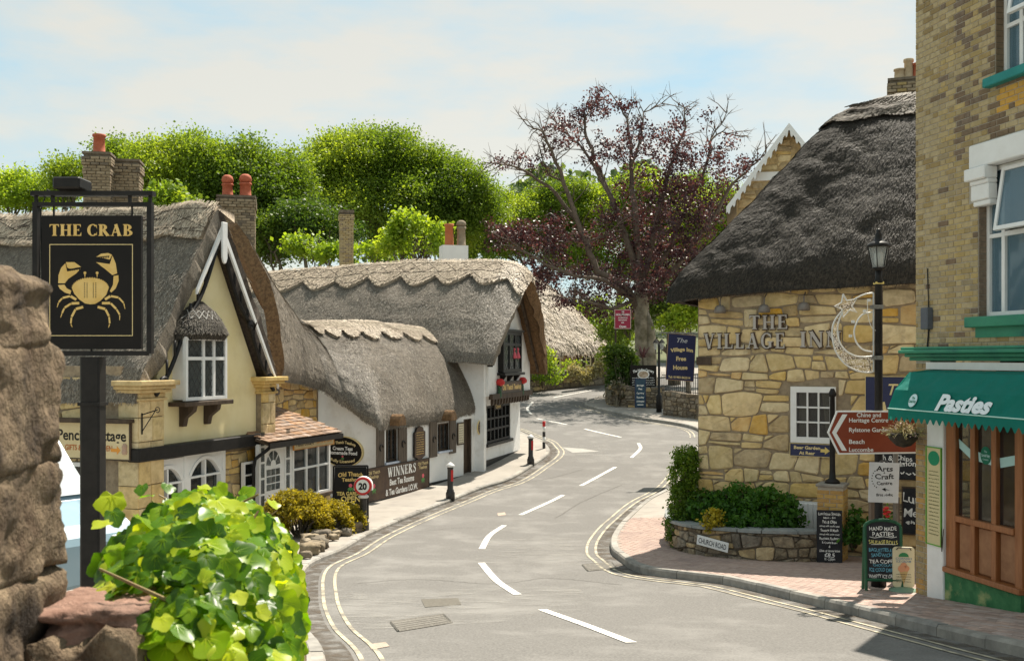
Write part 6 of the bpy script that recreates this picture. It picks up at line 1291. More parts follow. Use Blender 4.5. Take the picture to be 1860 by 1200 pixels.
text(t, 'Lunch', .16, u0 + .25, .043, z1 - .17, LTEXT, wob=.15); text(t, 'Menu', .15, u0 + .24, .043, z1 - .42, LTEXT, wob=.15, slope=.2); sc = MB(); scribble(sc, u0 + .05, u0 + .45, z0 + .2, .08, .043, 3); sc.build('lettering', LTEXT, t)
# white boarded hatch
hu0, hu1, hz0, hz1 = C.hit(1441, 940, .06)[0], C.hit(1495, 940, .06)[0], -.1, C.hit(1465, 914, .06)[1]
hb = MB().box(hu0 - .05, hu1 + .05, -.05, .02, hz0, hz1 + .04).build('hatch', WHITE, inn)
for k in range(6): MB().bbox(hu0 + (hu1 - hu0) * k / 6 + .004, hu0 + (hu1 - hu0) * (k + 1) / 6 - .004, -.075, -.05, hz0, hz1, .008).build('board', WHITE, hb)
# ---- curved planter wall with the road name
pw_pts = cat_rom([tuple(gp(*q, .12)[:2]) for q in ((1216, 972), (1212, 984), (1226, 997), (1263, 1007), (1315, 1013), (1372, 1018), (1430, 1020), (1486, 1020))], .06)
pd = np.r_[0, np.cumsum(np.linalg.norm(np.diff(pw_pts, axis=0), axis=1))]; ptan = np.gradient(pw_pts, axis=0); ptan /= np.linalg.norm(ptan, axis=1, keepdims=True)
def on_plant(u, y, z):
    x = np.interp(u, pd, pw_pts[:, 0]); yy = np.interp(u, pd, pw_pts[:, 1]); tx = np.interp(u, pd, ptan[:, 0]); ty = np.interp(u, pd, ptan[:, 1]); return (x - ty * y - pwt.location.x, yy + tx * y - pwt.location.y, g(yy) + .12 + z - pwt.location.z)
pwt = thing('planter_wall', 'low curved rubble wall with slate capping around the inn planting', 'wall', gp(1350, 1016, .12))
hh = lambda u: .5 + .12 * max(0, 1 - u / .9)
core = MB(); n = 40
for i in range(n):
    a, b = pd[-1] * i / n, pd[-1] * (i + 1) / n; q = [on_plant(a, .02, -.15), on_plant(b, .02, -.15), on_plant(b, .3, -.15), on_plant(a, .3, -.15)]; q += [on_plant(a, .02, hh(a)), on_plant(b, .02, hh(b)), on_plant(b, .3, hh(b)), on_plant(a, .3, hh(a))]; core.add(q, [(4, 5, 6, 7), (0, 1, 5, 4), (2, 3, 7, 6)])
core.build('wall_core', DMORT, pwt)
stones(pwt, .02, pd[-1] - .02, -.05, .5, (.13, .22), (.16, .4), GREYST + [STONE[3]], joint=.02, proud=(.02, .07), y=.02, seed=41, fmap=on_plant, chaikin=2)
SLATE = mat('slate_capping', (.2, .22, .22), (.3, .31, .3), 6, .8, .006, 30, rand=.15); k = .35
while k < pd[-1] - .2:
    e_ = min(k + random.uniform(.4, .65), pd[-1]); m_ = MB(); q = []
    for z in (.0, .05):
        for (u, y) in ((k + .01, -.05), ((k + e_) / 2, -.06), (e_ - .01, -.05), (e_ - .01, .33), (k + .01, .33)): p = on_plant(u, y, hh(u) + z); q.append(p)
    m_.add(q, [(4, 3, 2, 1, 0), (5, 6, 7, 8, 9)] + [(i, (i + 1) % 5, (i + 1) % 5 + 5, i + 5) for i in range(5)]); m_.build('capping_slab', SLATE, pwt); k = e_
sp0 = Vector(gp(1294, 1008, .12)); i_ = int(np.argmin(np.abs(pw_pts[:, 0] - sp0.x))); us = pd[i_]; tg = ptan[i_]; sdeg = math.degrees(math.atan2(tg[1], tg[0]))
spos = Vector(on_plant(us, -.09, .26)) + pwt.location; t = thing('street_sign', 'white CHURCH ROAD name plate on the planter wall', 'street sign', spos, sdeg); pl_ = MB().box(-.33, .33, 0, .015, -.09, .09).build('plate', WHITE, t, bev=.004); text(t, 'CHURCH ROAD', .095, 0, .003, 0, mat('plate_black', (.05, .05, .06)), width=.58)
for o_ in list(t.children): o_.rotation_euler = (0, R(7), 0)
# planting behind it
IVYD = leaf_mat('dark_ivy_leaf', [(0, (.025, .075, .015)), (.5, (.075, .19, .025)), (1, (.17, .33, .045))], .4); HEDGE = leaf_mat('hedge_leaf', [(0, (.04, .09, .012)), (.5, (.13, .22, .022)), (.85, (.3, .38, .035)), (1, (.55, .55, .06))], .45)
def pb(px, py, Y, rx, ry, rz): c = P(px, py, Y); return (c.x, c.y, c.z, rx, ry, rz)
bush('dense dark green ivy bush filling the inn planter', gp(1360, 985, .12), [pb(1300, 935, 20.2, .5, .35, .38), pb(1345, 925, 19.9, .55, .35, .42), pb(1395, 930, 19.5, .55, .35, .45), pb(1432, 945, 19.2, .28, .25, .42), pb(1380, 960, 19.2, .7, .3, .3), pb(1285, 920, 20.4, .35, .3, .3)], IVYD, 70, .085, 70, 12, .06, 'ivy_bush', cat='bush', up=.1)
bush('tall clipped hedge growing up the corner of the inn', gp(1240, 975, .12), [pb(1246, 835, 20.9, .23, .3, .3), pb(1240, 870, 20.8, .25, .3, .42), pb(1243, 915, 20.7, .28, .3, .45), pb(1238, 955, 20.6, .3, .3, .4), pb(1262, 850, 21.0, .2, .3, .42), pb(1262, 930, 20.7, .25, .3, .5)], HEDGE, 71, .055, 110, 12, .05, 'corner_hedge', cat='hedge')
bush('little yellow-green shrub on the left of the planter', gp(1297, 985, .12), [pb(1297, 945, 19.3, .2, .18, .22)], GOLDLEAF, 72, .06, 130, 10, .04, 'yellow_shrub')
bush('small plant sprouting beside the brick pillar', gp(1555, 1000, .12), [pb(1556, 955, 18.6, .18, .18, .3), pb(1545, 975, 18.5, .2, .15, .15)], IVYD, 73, .09, 60, 9, .06, 'wall_fern')
# brick pillar with black post
pb0 = gp(1512, 1016, .12); pil = thing('brick_pillar', 'yellow brick pillar carrying a black post beside the planter', 'pillar', pb0, -28); ph = CZ - (882 - HY) / F * pb0.y - pb0.z
pc_ = MB().box(-.22, .22, -.2, .22, -.1, ph).build('pillar_core', BRMORT, pil); rr = random.Random(3)
PILB = [mat('pillar_brick_%d' % i, a, b, 14, .9, .004, 60) for i, (a, b) in enumerate([((.46, .28, .08), (.56, .37, .13)), ((.38, .22, .07), (.48, .3, .11))])]
for r_ in range(int(ph / .075)):
    z = r_ * .075
    for (s0, L_, ax) in ((-.225, .45, 0), (-.205, .43, 1)):
        u = s0 - (.1 if (r_ + ax) % 2 else 0)
        while u < s0 + L_:
            a, b = max(u, s0), min(u + .215, s0 + L_)
            if b - a > .03:
                q = MB().bbox(a, b - .008, -.008, .01, z, z + .066, .004)
                q.v = [(x, y - .203, zz) for x, y, zz in q.v] if ax == 0 else [(-y + .222, x, zz) for x, y, zz in q.v]
                if ax: q.f = [f[::1] for f in q.f]
                q.build('brick', rr.choice(PILB), pil)
            u += .225
MB().box(-.25, .25, -.24, .26, ph, ph + .05).build('capping', KERB, pil, bev=.01)
MB().lathe([(.14, ph + .05), (.12, ph + .1), (.06, ph + .14), (.05, ph + .3), (.045, ph + 1.6), (.07, ph + 1.62), (.07, ph + 1.66), (.03, ph + 1.75)], 10).build('post', BLACK, pil, True)
t = thing('menu_board', 'black lunchtime specials chalkboard leaning on the brick pillar', 'chalkboard', gp(1507, 1022, .12) + Vector((0, 0, 0)), -10); bh = .92
q = MB().box(-.215, .215, -.015, .015, 0, bh).build('board', CHALK, t); q.rotation_euler = (-.06, 0, 0); rr = random.Random(2)
text(q, 'Lunchtime Specials', .05, 0, .017, bh - .06, LTEXT, width=.37, wob=.1)
for i, (s, h, w) in enumerate((('Mon - Fri', .03, .2), ('Fish & Chips', .05, .24), ('served with mushy peas', .03, .34), ('Sausage & Mash', .045, .3), ('served with onion gravy', .03, .34), ('Ploughmans, Ploughmans', .045, .34), ('& Crusty Bread', .035, .26), ('&', .04, .03), ('Glass of House Wine', .04, .35), ('£8.5', .07, .17), ('12 - 2.30pm', .04, .18))): text(q, s, h, 0, .017, bh - .13 - i * .072, LTEXT, width=w, wob=.1, bold=.02)
# ================================================================ HOUSE WITH FRETTED GABLE behind the inn
Hf = Frame(P(1432, 232, 31).x, 31, -12, g(31)); hs = thing('gabled_house', 'stone house gable with white fretted bargeboards behind the inn', 'house', Hf.o, Hf.deg); za_ = P(0, 232, 31).z - Hf.o.z
MB().prism([(-1.5, za_ - 4.4), (2.4, za_ - 4.4), (2.4, za_ - 3.0), (0, za_ - .12), (-1.5, za_ - 2.1)], 0, .3).build('gable_wall', STONE[3], hs)
stones(hs, -1.45, 2.3, za_ - 4.2, za_ - .3, (.2, .3), (.3, .6), [STONE[3], STONE[1], STONE[0]], holes=[(-1.15, 1.15, za_ - 1.6, za_ - 1.25), (-.75, .95, za_ - 3.15, za_ - 1.7)], seed=77, keep=lambda u, z: abs(u) < (za_ - z) * .74 - .15)
MB().box(-1.5, 2.4, .3, 6, 0, za_ - 3).build('wall', STONE[3], hs); MB().box(-1.5, 2.4, 0.0, .3, 0, za_ - 4.4).build('lower_wall', STONE[3], hs)
BTL = mat('buff_tile', (.4, .33, .22), (.5, .42, .3), 8, .85, .006, 20, stretch=(1, 1, 6))
for sgn, W_ in ((-1, 1.8), (1, 2.7)):
    D_ = W_ * 1.33
    MB().add([(0, -.35, za_ + .06), (0, 6, za_ + .06), (sgn * W_, 6, za_ + .06 - D_), (sgn * W_, -.35, za_ + .06 - D_), (0, -.35, za_ - .02), (0, 6, za_ - .02), (sgn * W_, 6, za_ - .02 - D_), (sgn * W_, -.35, za_ - .02 - D_)], [(0, 1, 2, 3), (7, 6, 5, 4), (0, 3, 7, 4), (1, 0, 4, 5), (2, 1, 5, 6), (3, 2, 6, 7)]).build('roof_slope', BTL, hs)
    bb = MB().prism([(0, za_ + .05), (sgn * W_, za_ + .05 - D_), (sgn * W_, za_ - .15 - D_), (0, za_ - .15)], -.42, -.37); n_ = int(W_ / .145)
    for k in range(n_):
        t_ = (k + .5) / n_; u = sgn * W_ * t_; z = za_ - .1 - D_ * t_; bb.prism([(u - .06, z + .06), (u + .06, z + .06), (u + .03, z - .12), (u, z - .17), (u - .03, z - .12)], -.415, -.375)
    bb.build('fretted_bargeboard', WHITE, hs)
MB().box(-1.1, 1.1, -.06, .0, za_ - 1.55, za_ - 1.3).build('collar_board', WHITE, hs); window(hs, -.7, .9, za_ - 3.1, za_ - 1.75, -.04, 2, 2, .12, .06, WHITE, NET, .02)
# ================================================================ YELLOW BRICK PASTY SHOP
D = Frame(5.68, 14.7, -77.3, g(14.3) + .1)
sh = thing('brick_shop', 'tall yellow brick pasty shop with green awning on the right', 'shop', D.o, D.deg)
zf0, zf1 = D.hit(1700, 655, .1)[1], D.hit(1700, 633, .1)[1]; mwu = D.hit(1777, 500)[0]; mz0, mz1 = D.hit(1790, 577)[1], D.hit(1795, 300)[1]; uwu = D.hit(1808, 80)[0]; uz0 = D.hit(1812, 142)[1]
HO = [(mwu, mwu + 1.9, mz0, mz1), (uwu, uwu + 1.75, uz0, uz0 + 1.9)]
wl2 = wall_rect(sh, 'front_wall', 0, 6, zf0, 8.5, HO, BRMORT, .25); MB().box(.0, 6, .26, 5, zf0, 8.5).build('building_core', BRMORT, sh); MB().box(.45, 6, 1.0, 5, -.4, zf0).build('ground_floor_core', ROOM, sh)
ulow = D.hit(1690, 900)[0]; pier = MB().box(0, ulow, .0, .4, -.5, zf0).build('brick_pier', BRMORT, sh)
def bm_fn(u, z, rr):
    if uwu - .05 < u and mz1 + .3 < z < uz0 - .02 and z > uz0 - .5 + .35 * (u < uwu): return BRICKM[4] if rr.random() < .8 else BRICKM[3]
    if u > mwu - .5 and z > mz1 and rr.random() < .35: return BRICKM[3]
    if mwu - .3 < u < mwu and z < mz0 + .1 and rr.random() < .3: return BRICKM[3]
    return rr.choices(BRICKM[:4], (4, 3.5, 2.2, .35))[0]
def bscore(s):
    u, _, z = s; p = D.w(u, 0, z); px = CX + F * p.x / p.y; py = HY - F * (p.z - CZ) / p.y; return (1 / p.y + (0 if (1660 < px < 1870 and -10 < py < 1100) else -1) + (.01 if .0 < u < mwu else 0))
brick_courses(wl2, [(0, 2.7, zf1, 8.48)], bm_fn, [(mwu - .18, mwu + 2, mz1 - .4, mz1 + .32), (mwu, mwu + 2, mz0 - .08, mz1), (uwu, uwu + 2, uz0 - .02, uz0 + 2)], 0, 5, 300, score=bscore)
brick_courses(pier, [(0, ulow, 0, zf0)], lambda u, z, rr: rr.choices([BRICKM[1], BRICKM[2], PILB[1]], (2, 2, 1.4))[0], [], 0, 6, 300)
# reveals in dark brick, windows, lintel, sills
for (u, z0_, z1_) in ((mwu, mz0, mz1 - .38), (uwu, uz0, uz0 + 1.9)):
    rv = MB()
    for k in range(int((z1_ - z0_) / .075)): rv.box(u - .002, u + .012, .006, .13, z0_ + k * .075 + .004, z0_ + k * .075 + .07)
    kind(rv.build('brick_reveal', BRICKM[3], wl2), 'stuff')
def casement(u0, z0, w, h, ztr):
    f = MB(); y = .15; W_ = .055
    f.box(u0, u0 + W_, y - .04, y + .04, z0, z0 + h).box(u0 + w - W_, u0 + w, y - .04, y + .04, z0, z0 + h).box(u0 + W_, u0 + w - W_, y - .038, y + .04, z0, z0 + W_).box(u0 + W_, u0 + w - W_, y - .038, y + .04, z0 + h - W_, z0 + h)
    x = u0 + .28; f.box(x, x + .06, y - .039, y + .04, z0 + W_, z0 + h - W_).box(u0 + W_, x, y - .037, y + .04, ztr, ztr + .05).box(x + .06, u0 + w - W_, y - .037, y + .04, ztr, ztr + .06)
    x2 = u0 + w * .62; f.box(x2, x2 + .05, y - .036, y + .03, z0 + W_, ztr)
    w_ = f.build('window', WHITE, sh)
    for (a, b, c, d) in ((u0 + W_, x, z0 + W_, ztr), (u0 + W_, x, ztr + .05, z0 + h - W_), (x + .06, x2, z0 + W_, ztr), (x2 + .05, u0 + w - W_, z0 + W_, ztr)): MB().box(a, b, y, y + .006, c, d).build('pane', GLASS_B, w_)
    # top light hung open
    q = MB(); a, b, c, d = 0, w - .4, -(z0 + h - ztr - .1), 0; q.box(a, a + .05, -.03, .02, c, d).box(b - .05, b, -.03, .02, c, d).box(a + .05, b - .05, -.029, .02, c, c + .05).box(a + .05, b - .05, -.029, .02, d - .05, d)
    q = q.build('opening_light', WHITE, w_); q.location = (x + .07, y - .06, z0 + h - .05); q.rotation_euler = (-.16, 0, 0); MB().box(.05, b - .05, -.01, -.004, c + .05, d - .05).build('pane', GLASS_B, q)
    cu = MB(); n = 26
    for i in range(n):
        t0, t1 = i / n, (i + 1) / n; cu.add([(u0 + w * t0, .3 + .03 * math.sin(t0 * 60), z0), (u0 + w * t1, .3 + .03 * math.sin(t1 * 60), z0), (u0 + w * t1, .3 + .03 * math.sin(t1 * 60), z0 + h), (u0 + w * t0, .3 + .03 * math.sin(t0 * 60), z0 + h)], [(0, 1, 2, 3)])
    cu.build('net_curtain', NET, w_)
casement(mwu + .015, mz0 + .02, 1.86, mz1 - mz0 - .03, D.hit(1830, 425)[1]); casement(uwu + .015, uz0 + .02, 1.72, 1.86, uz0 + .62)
lu0 = D.hit(1760, 300, .06)[0]; lz0, lz1 = mz1, D.hit(1775, 262, .06)[1]
MB().box(lu0, lu0 + 2.6, -.07, .1, lz0 - .01, lz1).build('lintel', WHITE, sh, bev=.015)
cb = MB(); zb_ = D.hit(1772, 375, .06)[1]; cw2 = D.hit(1790, 350, .06)[0] - lu0
for (e, a, b) in ((.0, lz0 - .34 * (lz0 - zb_), lz0 - .012), (.05, lz0 - .46 * (lz0 - zb_), lz0 - .34 * (lz0 - zb_)), (.06, lz0 - .86 * (lz0 - zb_), lz0 - .46 * (lz0 - zb_)), (.08, zb_, lz0 - .86 * (lz0 - zb_))): cb.box(lu0 - .03 + e, lu0 + cw2 + .05, -.12 + e, .08, a, b - .002)
cb.build('lintel_corbel', WHITE, sh, bev=.012)
GRN = mat('green_paint', (.03, .2, .12), (.045, .25, .15), 6, .5, c3=(.02, .13, .1), s3=3); TEAL = mat('teal_paint', (.01, .2, .19), (.02, .25, .23), 6, .5)
MB().box(mwu - .13, mwu + 2, -.12, .12, mz0 - .12, mz0 + .015).build('window_sill', GRN, sh, bev=.012); MB().box(mwu - .02, mwu + 2, -.03, .02, mz0 - .25, mz0 - .122).build('sill_apron', GRN, sh)
MB().box(uwu - .1, uwu + 2, -.12, .12, uz0 - .1, uz0 + .015).build('window_sill', TEAL, sh, bev=.012)
cn = MB()
for (n0, a, b) in ((.06, zf0, zf0 + .05), (.12, zf0 + .05, zf0 + .1), (.2, zf0 + .1, zf0 + .15), (.17, zf0 + .15, zf0 + .19)): cn.box(-.06 - n0 * .4, 5, -n0, .02, a, b - .001)
cn.build('cornice', GRN, sh, bev=.01)
MB().box(ulow, 5, -.07, .1, D.hit(1720, 668, .07)[1] - .02, zf0 - .02).build('fascia', WHITE, sh)
jb = D.hit(1677, 580, .05); MB().box(jb[0] - .0, jb[0] + .16, -.1, 0, jb[1] - .14, jb[1] + .16).build('junction_box', mat('box_grey', (.1, .11, .13), None, rough=.5), sh, bev=.012); MB().tube([(jb[0] + .08, -.02, jb[1] + .16), (jb[0] + .05, -.02, jb[1] + .7)], .008, 5).tube([(jb[0] + .08, -.02, jb[1] - .14), (jb[0] + .06, -.03, jb[1] - .4)], .012, 5).build('cable', BLACK, sh)
# shop front
ppx = lambda px, n=0.: D.hit(px, 900, n)[0]
AWN = mat('awning_canvas', (.0, .16, .125), (.0, .185, .15), 5, .75, .001, 80); n_ = AWN.node_tree; tb = n_.nodes.new('ShaderNodeBsdfTranslucent'); tb.inputs[0].default_value = (.05, .5, .38, 1); mxs = n_.nodes.new('ShaderNodeMixShader'); mxs.inputs[0].default_value = .25
n_.links.new(n_.nodes['Principled BSDF'].outputs[0], mxs.inputs[1]); n_.links.new(tb.outputs[0], mxs.inputs[2]); n_.links.new(mxs.outputs[0], n_.nodes['Material Output'].inputs[0])
au0, au1 = ulow + .02, 3.4; zt_ = D.hit(1720, 668, .07)[1] - .03
def zat(px, py, n): return D.hit(px, py, n)[1]
prof = [(.06, zt_), (.34, zat(1668, 676, .34)), (.56, zat(1640, 708, .56)), (.66, zat(1626, 742, .66))]
aw_ = MB(); sg = 24
def awp(u, k): return (u, -prof[k][0], prof[k][1])
def awq(u, s):                                            # canvas with a little sag and drift
    k = min(2, int(s)); f = s - k; n_ = prof[k][0] * (1 - f) + prof[k + 1][0] * f; z = prof[k][1] * (1 - f) + prof[k + 1][1] * f
    w = (.007 * math.sin(u * 9 + s * 2) + .005 * math.sin(u * 23 + s * 5) - .016 * abs(math.sin(u * 2.6))) * math.sin(math.pi * f); return (u, -n_ - w, z + w * .6)
for i in range(60):
    for j in range(18):
        ua, ub = au0 + (au1 - au0) * i / 60, au0 + (au1 - au0) * (i + 1) / 60; aw_.add([awq(ua, j / 6), awq(ub, j / 6), awq(ub, (j + 1) / 6), awq(ua, (j + 1) / 6)], [(0, 3, 2, 1)])
aw_.add([awp(au0, k) for k in range(4)] + [(au0, -.02, prof[3][1])], [(0, 1, 2, 3, 4)])
awo = aw_.build('awning', AWN, sh); vz = prof[3][1]; vh = .17
vl = MB(); n = 40; L_ = au1 - au0
def scal(f, k): return vh * (.8 + .2 * math.cos(2 * math.pi * f * k))
for i in range(n * 6):
    a, b = au0 + L_ * i / (n * 6), au0 + L_ * (i + 1) / (n * 6); fa, fb = (a - au0) / .125, (b - au0) / .125
    vl.add([(a, -.662, vz), (b, -.662, vz), (b, -.66, vz - scal(fb, 1)), (a, -.66, vz - scal(fa, 1))], [(0, 3, 2, 1)])
for i in range(24):
    a, b = .66 * i / 24, .66 * (i + 1) / 24; vl.add([(au0 - .002, -a, vz), (au0 - .002, -b, vz), (au0 - .002, -b, vz - scal(a / .125, 1)), (au0 - .002, -a, vz - scal(b / .125, 1))], [(0, 1, 2, 3)])
vlo = vl.build('valance', AWN, sh)
pip = MB().tube([(au0, -.665, vz), (au1, -.665, vz)], .008, 5).tube([(au0, -.665, vz), (au0, -.02, vz)], .008, 5); pip.build('piping', mat('pale_piping', (.45, .7, .62)), awo)
fr = MB().tube([(au0 + .02, -.02, vz), (au0 + .02, -.64, vz), (au1, -.64, vz)], .012, 6).build('awning_frame', WHITE, awo)
tx = MB(); pu0, pu1 = D.hit(1703, 735, .62)[0], D.hit(1803, 745, .62)[0]; zc0 = (prof[2][1] + prof[3][1]) / 2; text_into(tx, 'Pasties', .19, (pu0 + pu1) / 2, 0, zc0 - .0, width=pu1 - pu0, bold=.045, shear=.22)
sl2 = (prof[3][0] - prof[2][0]) / (prof[2][1] - prof[3][1]); tx.v = [(x, -(prof[2][0] + (prof[2][1] - z) * sl2) - .018, z) for x, y, z in tx.v]; tx.build('lettering', mat('pale_lettering', (.72, .78, .8)), awo)
lo_ = D.hit(1659, 727, .62); dsc = MB().prism([(lo_[0] + .085 * math.cos(q), lo_[1] + .085 * math.sin(q)) for q in np.linspace(0, 6.283, 25)[:-1]], 0, .002); dsc.v = [(x, -(prof[2][0] + (prof[2][1] - z) * sl2) - .016 - y, z) for x, y, z in dsc.v]; dsc = dsc.build('logo_disc', mat('logo_pale', (.55, .72, .74)), awo)
tx = MB(); text_into(tx, 'The', .03, lo_[0], 0, lo_[1] + .035, bold=.03); text_into(tx, 'Cornish Pasty', .035, lo_[0], 0, lo_[1] - .01, width=.15, bold=.03); tx.v = [(x, -(prof[2][0] + (prof[2][1] - z) * sl2) - .021, z) for x, y, z in tx.v]; tx.build('lettering', GRN, awo)
pz1 = zt_ + .0; gb0 = -.4
p0_, p1_ = ulow, ppx(1720)
MB().box(p0_ + .002, p1_, -.06, .1, gb0, pz1 - .02).build('pilaster', WHITE, sh, bev=.01)
MB().tube([(p1_ - .02, -.07, zat(1715, 850, .06)), (p1_ - .03, -.075, zat(1715, 930, .06)), (p1_ - .0, -.08, zat(1715, 1002, .06)), (p1_ + .03, -.07, zat(1715, 960, .06))], .006, 5).build('cable', DKWOOD, sh)
WOODF = mat('varnished_wood', (.25, .085, .025), (.36, .14, .05), 5, .4, .002, 40, stretch=(6, 6, .5), spec=.5)
zrail = zat(1740, 940, 0); zbot = zat(1740, 1036, 0); zm_ = [p1_, ppx(1737), ppx(1764), ppx(1772), ppx(1802), ppx(1811), ppx(1845), ppx(1855)]
sf = MB().box(p1_ + .002, zm_[1], -.02, .1, zbot, pz1)
sf.box(zm_[2], zm_[3], -.02, .1, zbot, pz1).box(zm_[4], zm_[5], -.02, .1, zbot, pz1).box(zm_[6], zm_[7] + .04, -.02, .1, zbot, pz1).box(zm_[1], zm_[6], -.04, .1, zrail - .05, zrail + .03).box(p1_ - .01, zm_[7] + .05, -.07, .1, zbot - .05, zbot + .02)
sf = sf.build('shop_window_frame', WOODF, sh, bev=.008)
for (a, b) in ((zm_[1], zm_[2]), (zm_[3], zm_[4]), (zm_[5], zm_[6])):
    MB().box(a, b, .04, .046, zrail + .03, pz1).build('pane', GLASS, sf); MB().bbox(a + .0, b - .0, .03, .08, zbot + .02, zrail - .05, .03).build('timber_panel', mat('panel_wood', (.26, .12, .06), (.36, .18, .09), 6, .6) if 'panel_wood' not in bpy.data.materials else bpy.data.materials['panel_wood'], sf)
MB().box(p1_, zm_[7] + .05, .75, .8, zbot, pz1).build('shop_backing', mat('shop_interior', (.22, .13, .05), (.4, .28, .1), 3, .9), sh)
MB().box(p1_ + .0, zm_[7] + .03, -.03, .1, gb0, zbot - .05).build('stall_riser', mat('worn_green', (.025, .13, .05), (.06, .2, .08), 6, .7, c3=(.33, .36, .16), s3=2.2, lo3=.58, hi3=.7), sh)
MB().box(zm_[7] + .06, zm_[7] + 1.2, .5, .55, gb0, pz1).build('shop_door', WOODF, sh)
DEC = mat('pale_decal', (.42, .62, .6), None, rough=.5); zd = zat(1795, 828, 0)
for (a, b, dz0, dz1) in ((zm_[1], zm_[2], .12, -.0), (zm_[3], zm_[4], -.02, -.02), (zm_[5], zm_[6], -.06, .04)): MB().prism([(a + .005, zd + dz0 + .05), (b - .005, zd + dz1 + .02), (b - .005, zd + dz1 - .1), (a + .02, zd + dz0 - .07)], .034, .039).build('window_decal', DEC, sf)
lm = ((zm_[3] + zm_[4]) / 2); MB().prism([(lm + .1 * math.cos(q), zd + .115 * math.sin(q)) for q in np.linspace(0, 6.283, 25)[:-1]], .028, .033).build('window_logo', mat('logo_green', (.01, .14, .08)), sf)
lt = MB(); text_into(lt, 'The', .025, lm, -.026, zd + .05); text_into(lt, 'Cornish Pasty', .035, lm, -.026, zd, width=.16, bold=.03); text_into(lt, 'Company', .02, lm, -.026, zd - .05); lt.build('lettering', DEC, sf)
t = thing('menu_strip', 'tall cream and green menu strip on the white pilaster', 'menu', D.w((p0_ + p1_) / 2, .063, zat(1705, 900, .06)), D.deg); w = (p1_ - p0_) * .43; z0 = zat(1705, 990, .06) - zat(1705, 900, .06); z1 = zat(1705, 814, .06) - zat(1705, 900, .06)
board(t, -w, w, z0, z1, mat('menu_cream', (.6, .52, .3)), .01, .012, mat('menu_green', (.12, .36, .04))); MB().prism([(w * .8 * math.cos(q), z1 - .14 + .1 * math.sin(q)) for q in np.linspace(0, 6.283, 21)[:-1]], -.013, -.01).build('logo', mat('logo_green2', (.02, .25, .12)), t)
sc = MB(); [scribble(sc, -w * .7, w * .7, z1 - .32 - k * .05, .02, .011, k) for k in range(int((z1 - z0 - .4) / .05))]; sc.build('lettering', mat('menu_text', (.12, .12, .05)), t)
# ================================================================ street furniture on the right
Lp = gp(1596, 1066, .12); lp = thing('street_lamp', 'black lamp post with glass lantern in front of the inn', 'street lamp', Lp); YL = Lp.y; lx = lambda px: (px - 1596) / F * YL; lz = lambda py: CZ - (py - HY) / F * YL - Lp.z
MB().lathe([(.11, -.05), (.11, .5), (.075, .56), (.06, .6), (.055, lz(515)), (.075, lz(513)), (.05, lz(505)), (.05, lz(490))], 14).build('column', BLACK, lp, True)
MB().box(-.06, .06, -.06, .06, lz(516), lz(512)).build('yellow_band', YTEXT, lp)
LG = glass_mat('lantern_glass', (.5, .52, .52), .05); ln = MB(); 
for k in range(6):
    a0_, a1_ = R(60 * k), R(60 * k + 60); rb, rt = .095, .155; ln.add([(rb * math.cos(a0_), rb * math.sin(a0_), lz(486)), (rb * math.cos(a1_), rb * math.sin(a1_), lz(486)), (rt * math.cos(a1_), rt * math.sin(a1_), lz(449)), (rt * math.cos(a0_), rt * math.sin(a0_), lz(449))], [(0, 1, 2, 3)])
ln.build('lantern_glass', LG, lp)
ca = MB()
for k in range(6): a = R(60 * k); ca.tube([(.095 * math.cos(a), .095 * math.sin(a), lz(487)), (.158 * math.cos(a), .158 * math.sin(a), lz(448))], .008, 5)
ca.lathe([(.05, lz(492)), (.1, lz(488)), (.1, lz(486)), (.04, lz(486))], 12).build('lantern_cage', BLACK, lp)
MB().lathe([(.165, lz(449)), (.175, lz(446)), (.13, lz(441)), (.075, lz(437)), (.05, lz(430)), (.055, lz(426)), (.03, lz(422)), (.035, lz(418)), (.008, lz(415))], 14).build('lantern_cap', BLACK, lp, True)
MB().lathe([(.03, lz(484)), (.06, lz(478)), (.065, lz(462)), (.03, lz(452))], 10).build('bulb', mat('bulb_glass', (.75, .74, .7), None, rough=.3), lp, True)
# crescent moon and star of rope light strapped to the column
zt5 = lambda a, b: Vector((lx(1500 + a / 3.75), -.02, lz(400 + b / 3.75)))
cd = thing('festive_light', 'white crescent and star rope-light decoration strapped to the lamp post', 'decoration', Lp, 0, None); ROPE = mat('rope_light', (.78, .77, .74), (.7, .68, .64), 12, .35, spec=.5)
def cr2(pts): q = cat_rom([(p.x, p.z) for p in pts], .02); return [Vector((a, -.02, b)) for a, b in q]
for nm, pl in (('outer_arc', [(110, 615), (60, 680), (40, 760), (60, 880), (120, 970), (200, 1020), (270, 1035), (322, 1030)]), ('inner_arc', [(112, 625), (85, 690), (77, 760), (92, 830), (130, 885), (190, 920), (250, 930), (318, 925)]), ('small_arc', [(312, 625), (250, 640), (210, 690), (190, 760), (205, 830), (250, 880), (312, 895)]), ('top_arm', [(195, 535), (260, 505), (322, 494)])): MB().tube(cr2([zt5(*p) for p in pl]), .012, 6).build(nm, ROPE, cd, True)
star = [(115, 503), (140, 547), (207, 535), (175, 585), (207, 627), (160, 610), (115, 660), (105, 605), (58, 585), (105, 560)]; MB().tube([zt5(*p) for p in star + star[:1]], .012, 6).build('star', ROPE, cd)
MB().tube([zt5(322, 492), zt5(322, 1034)], .014, 6).build('upright', mat('alloy', (.45, .46, .47), None, rough=.4, metal=.6), cd)
bl = MB(); rr = random.Random(6)
def inpoly(p, poly): return inside(p, poly)
moon = [(110, 615), (60, 680), (40, 760), (60, 880), (120, 970), (200, 1020), (270, 1035), (322, 1030), (318, 925), (250, 930), (190, 920), (130, 885), (92, 830), (77, 760), (85, 690), (112, 625)]
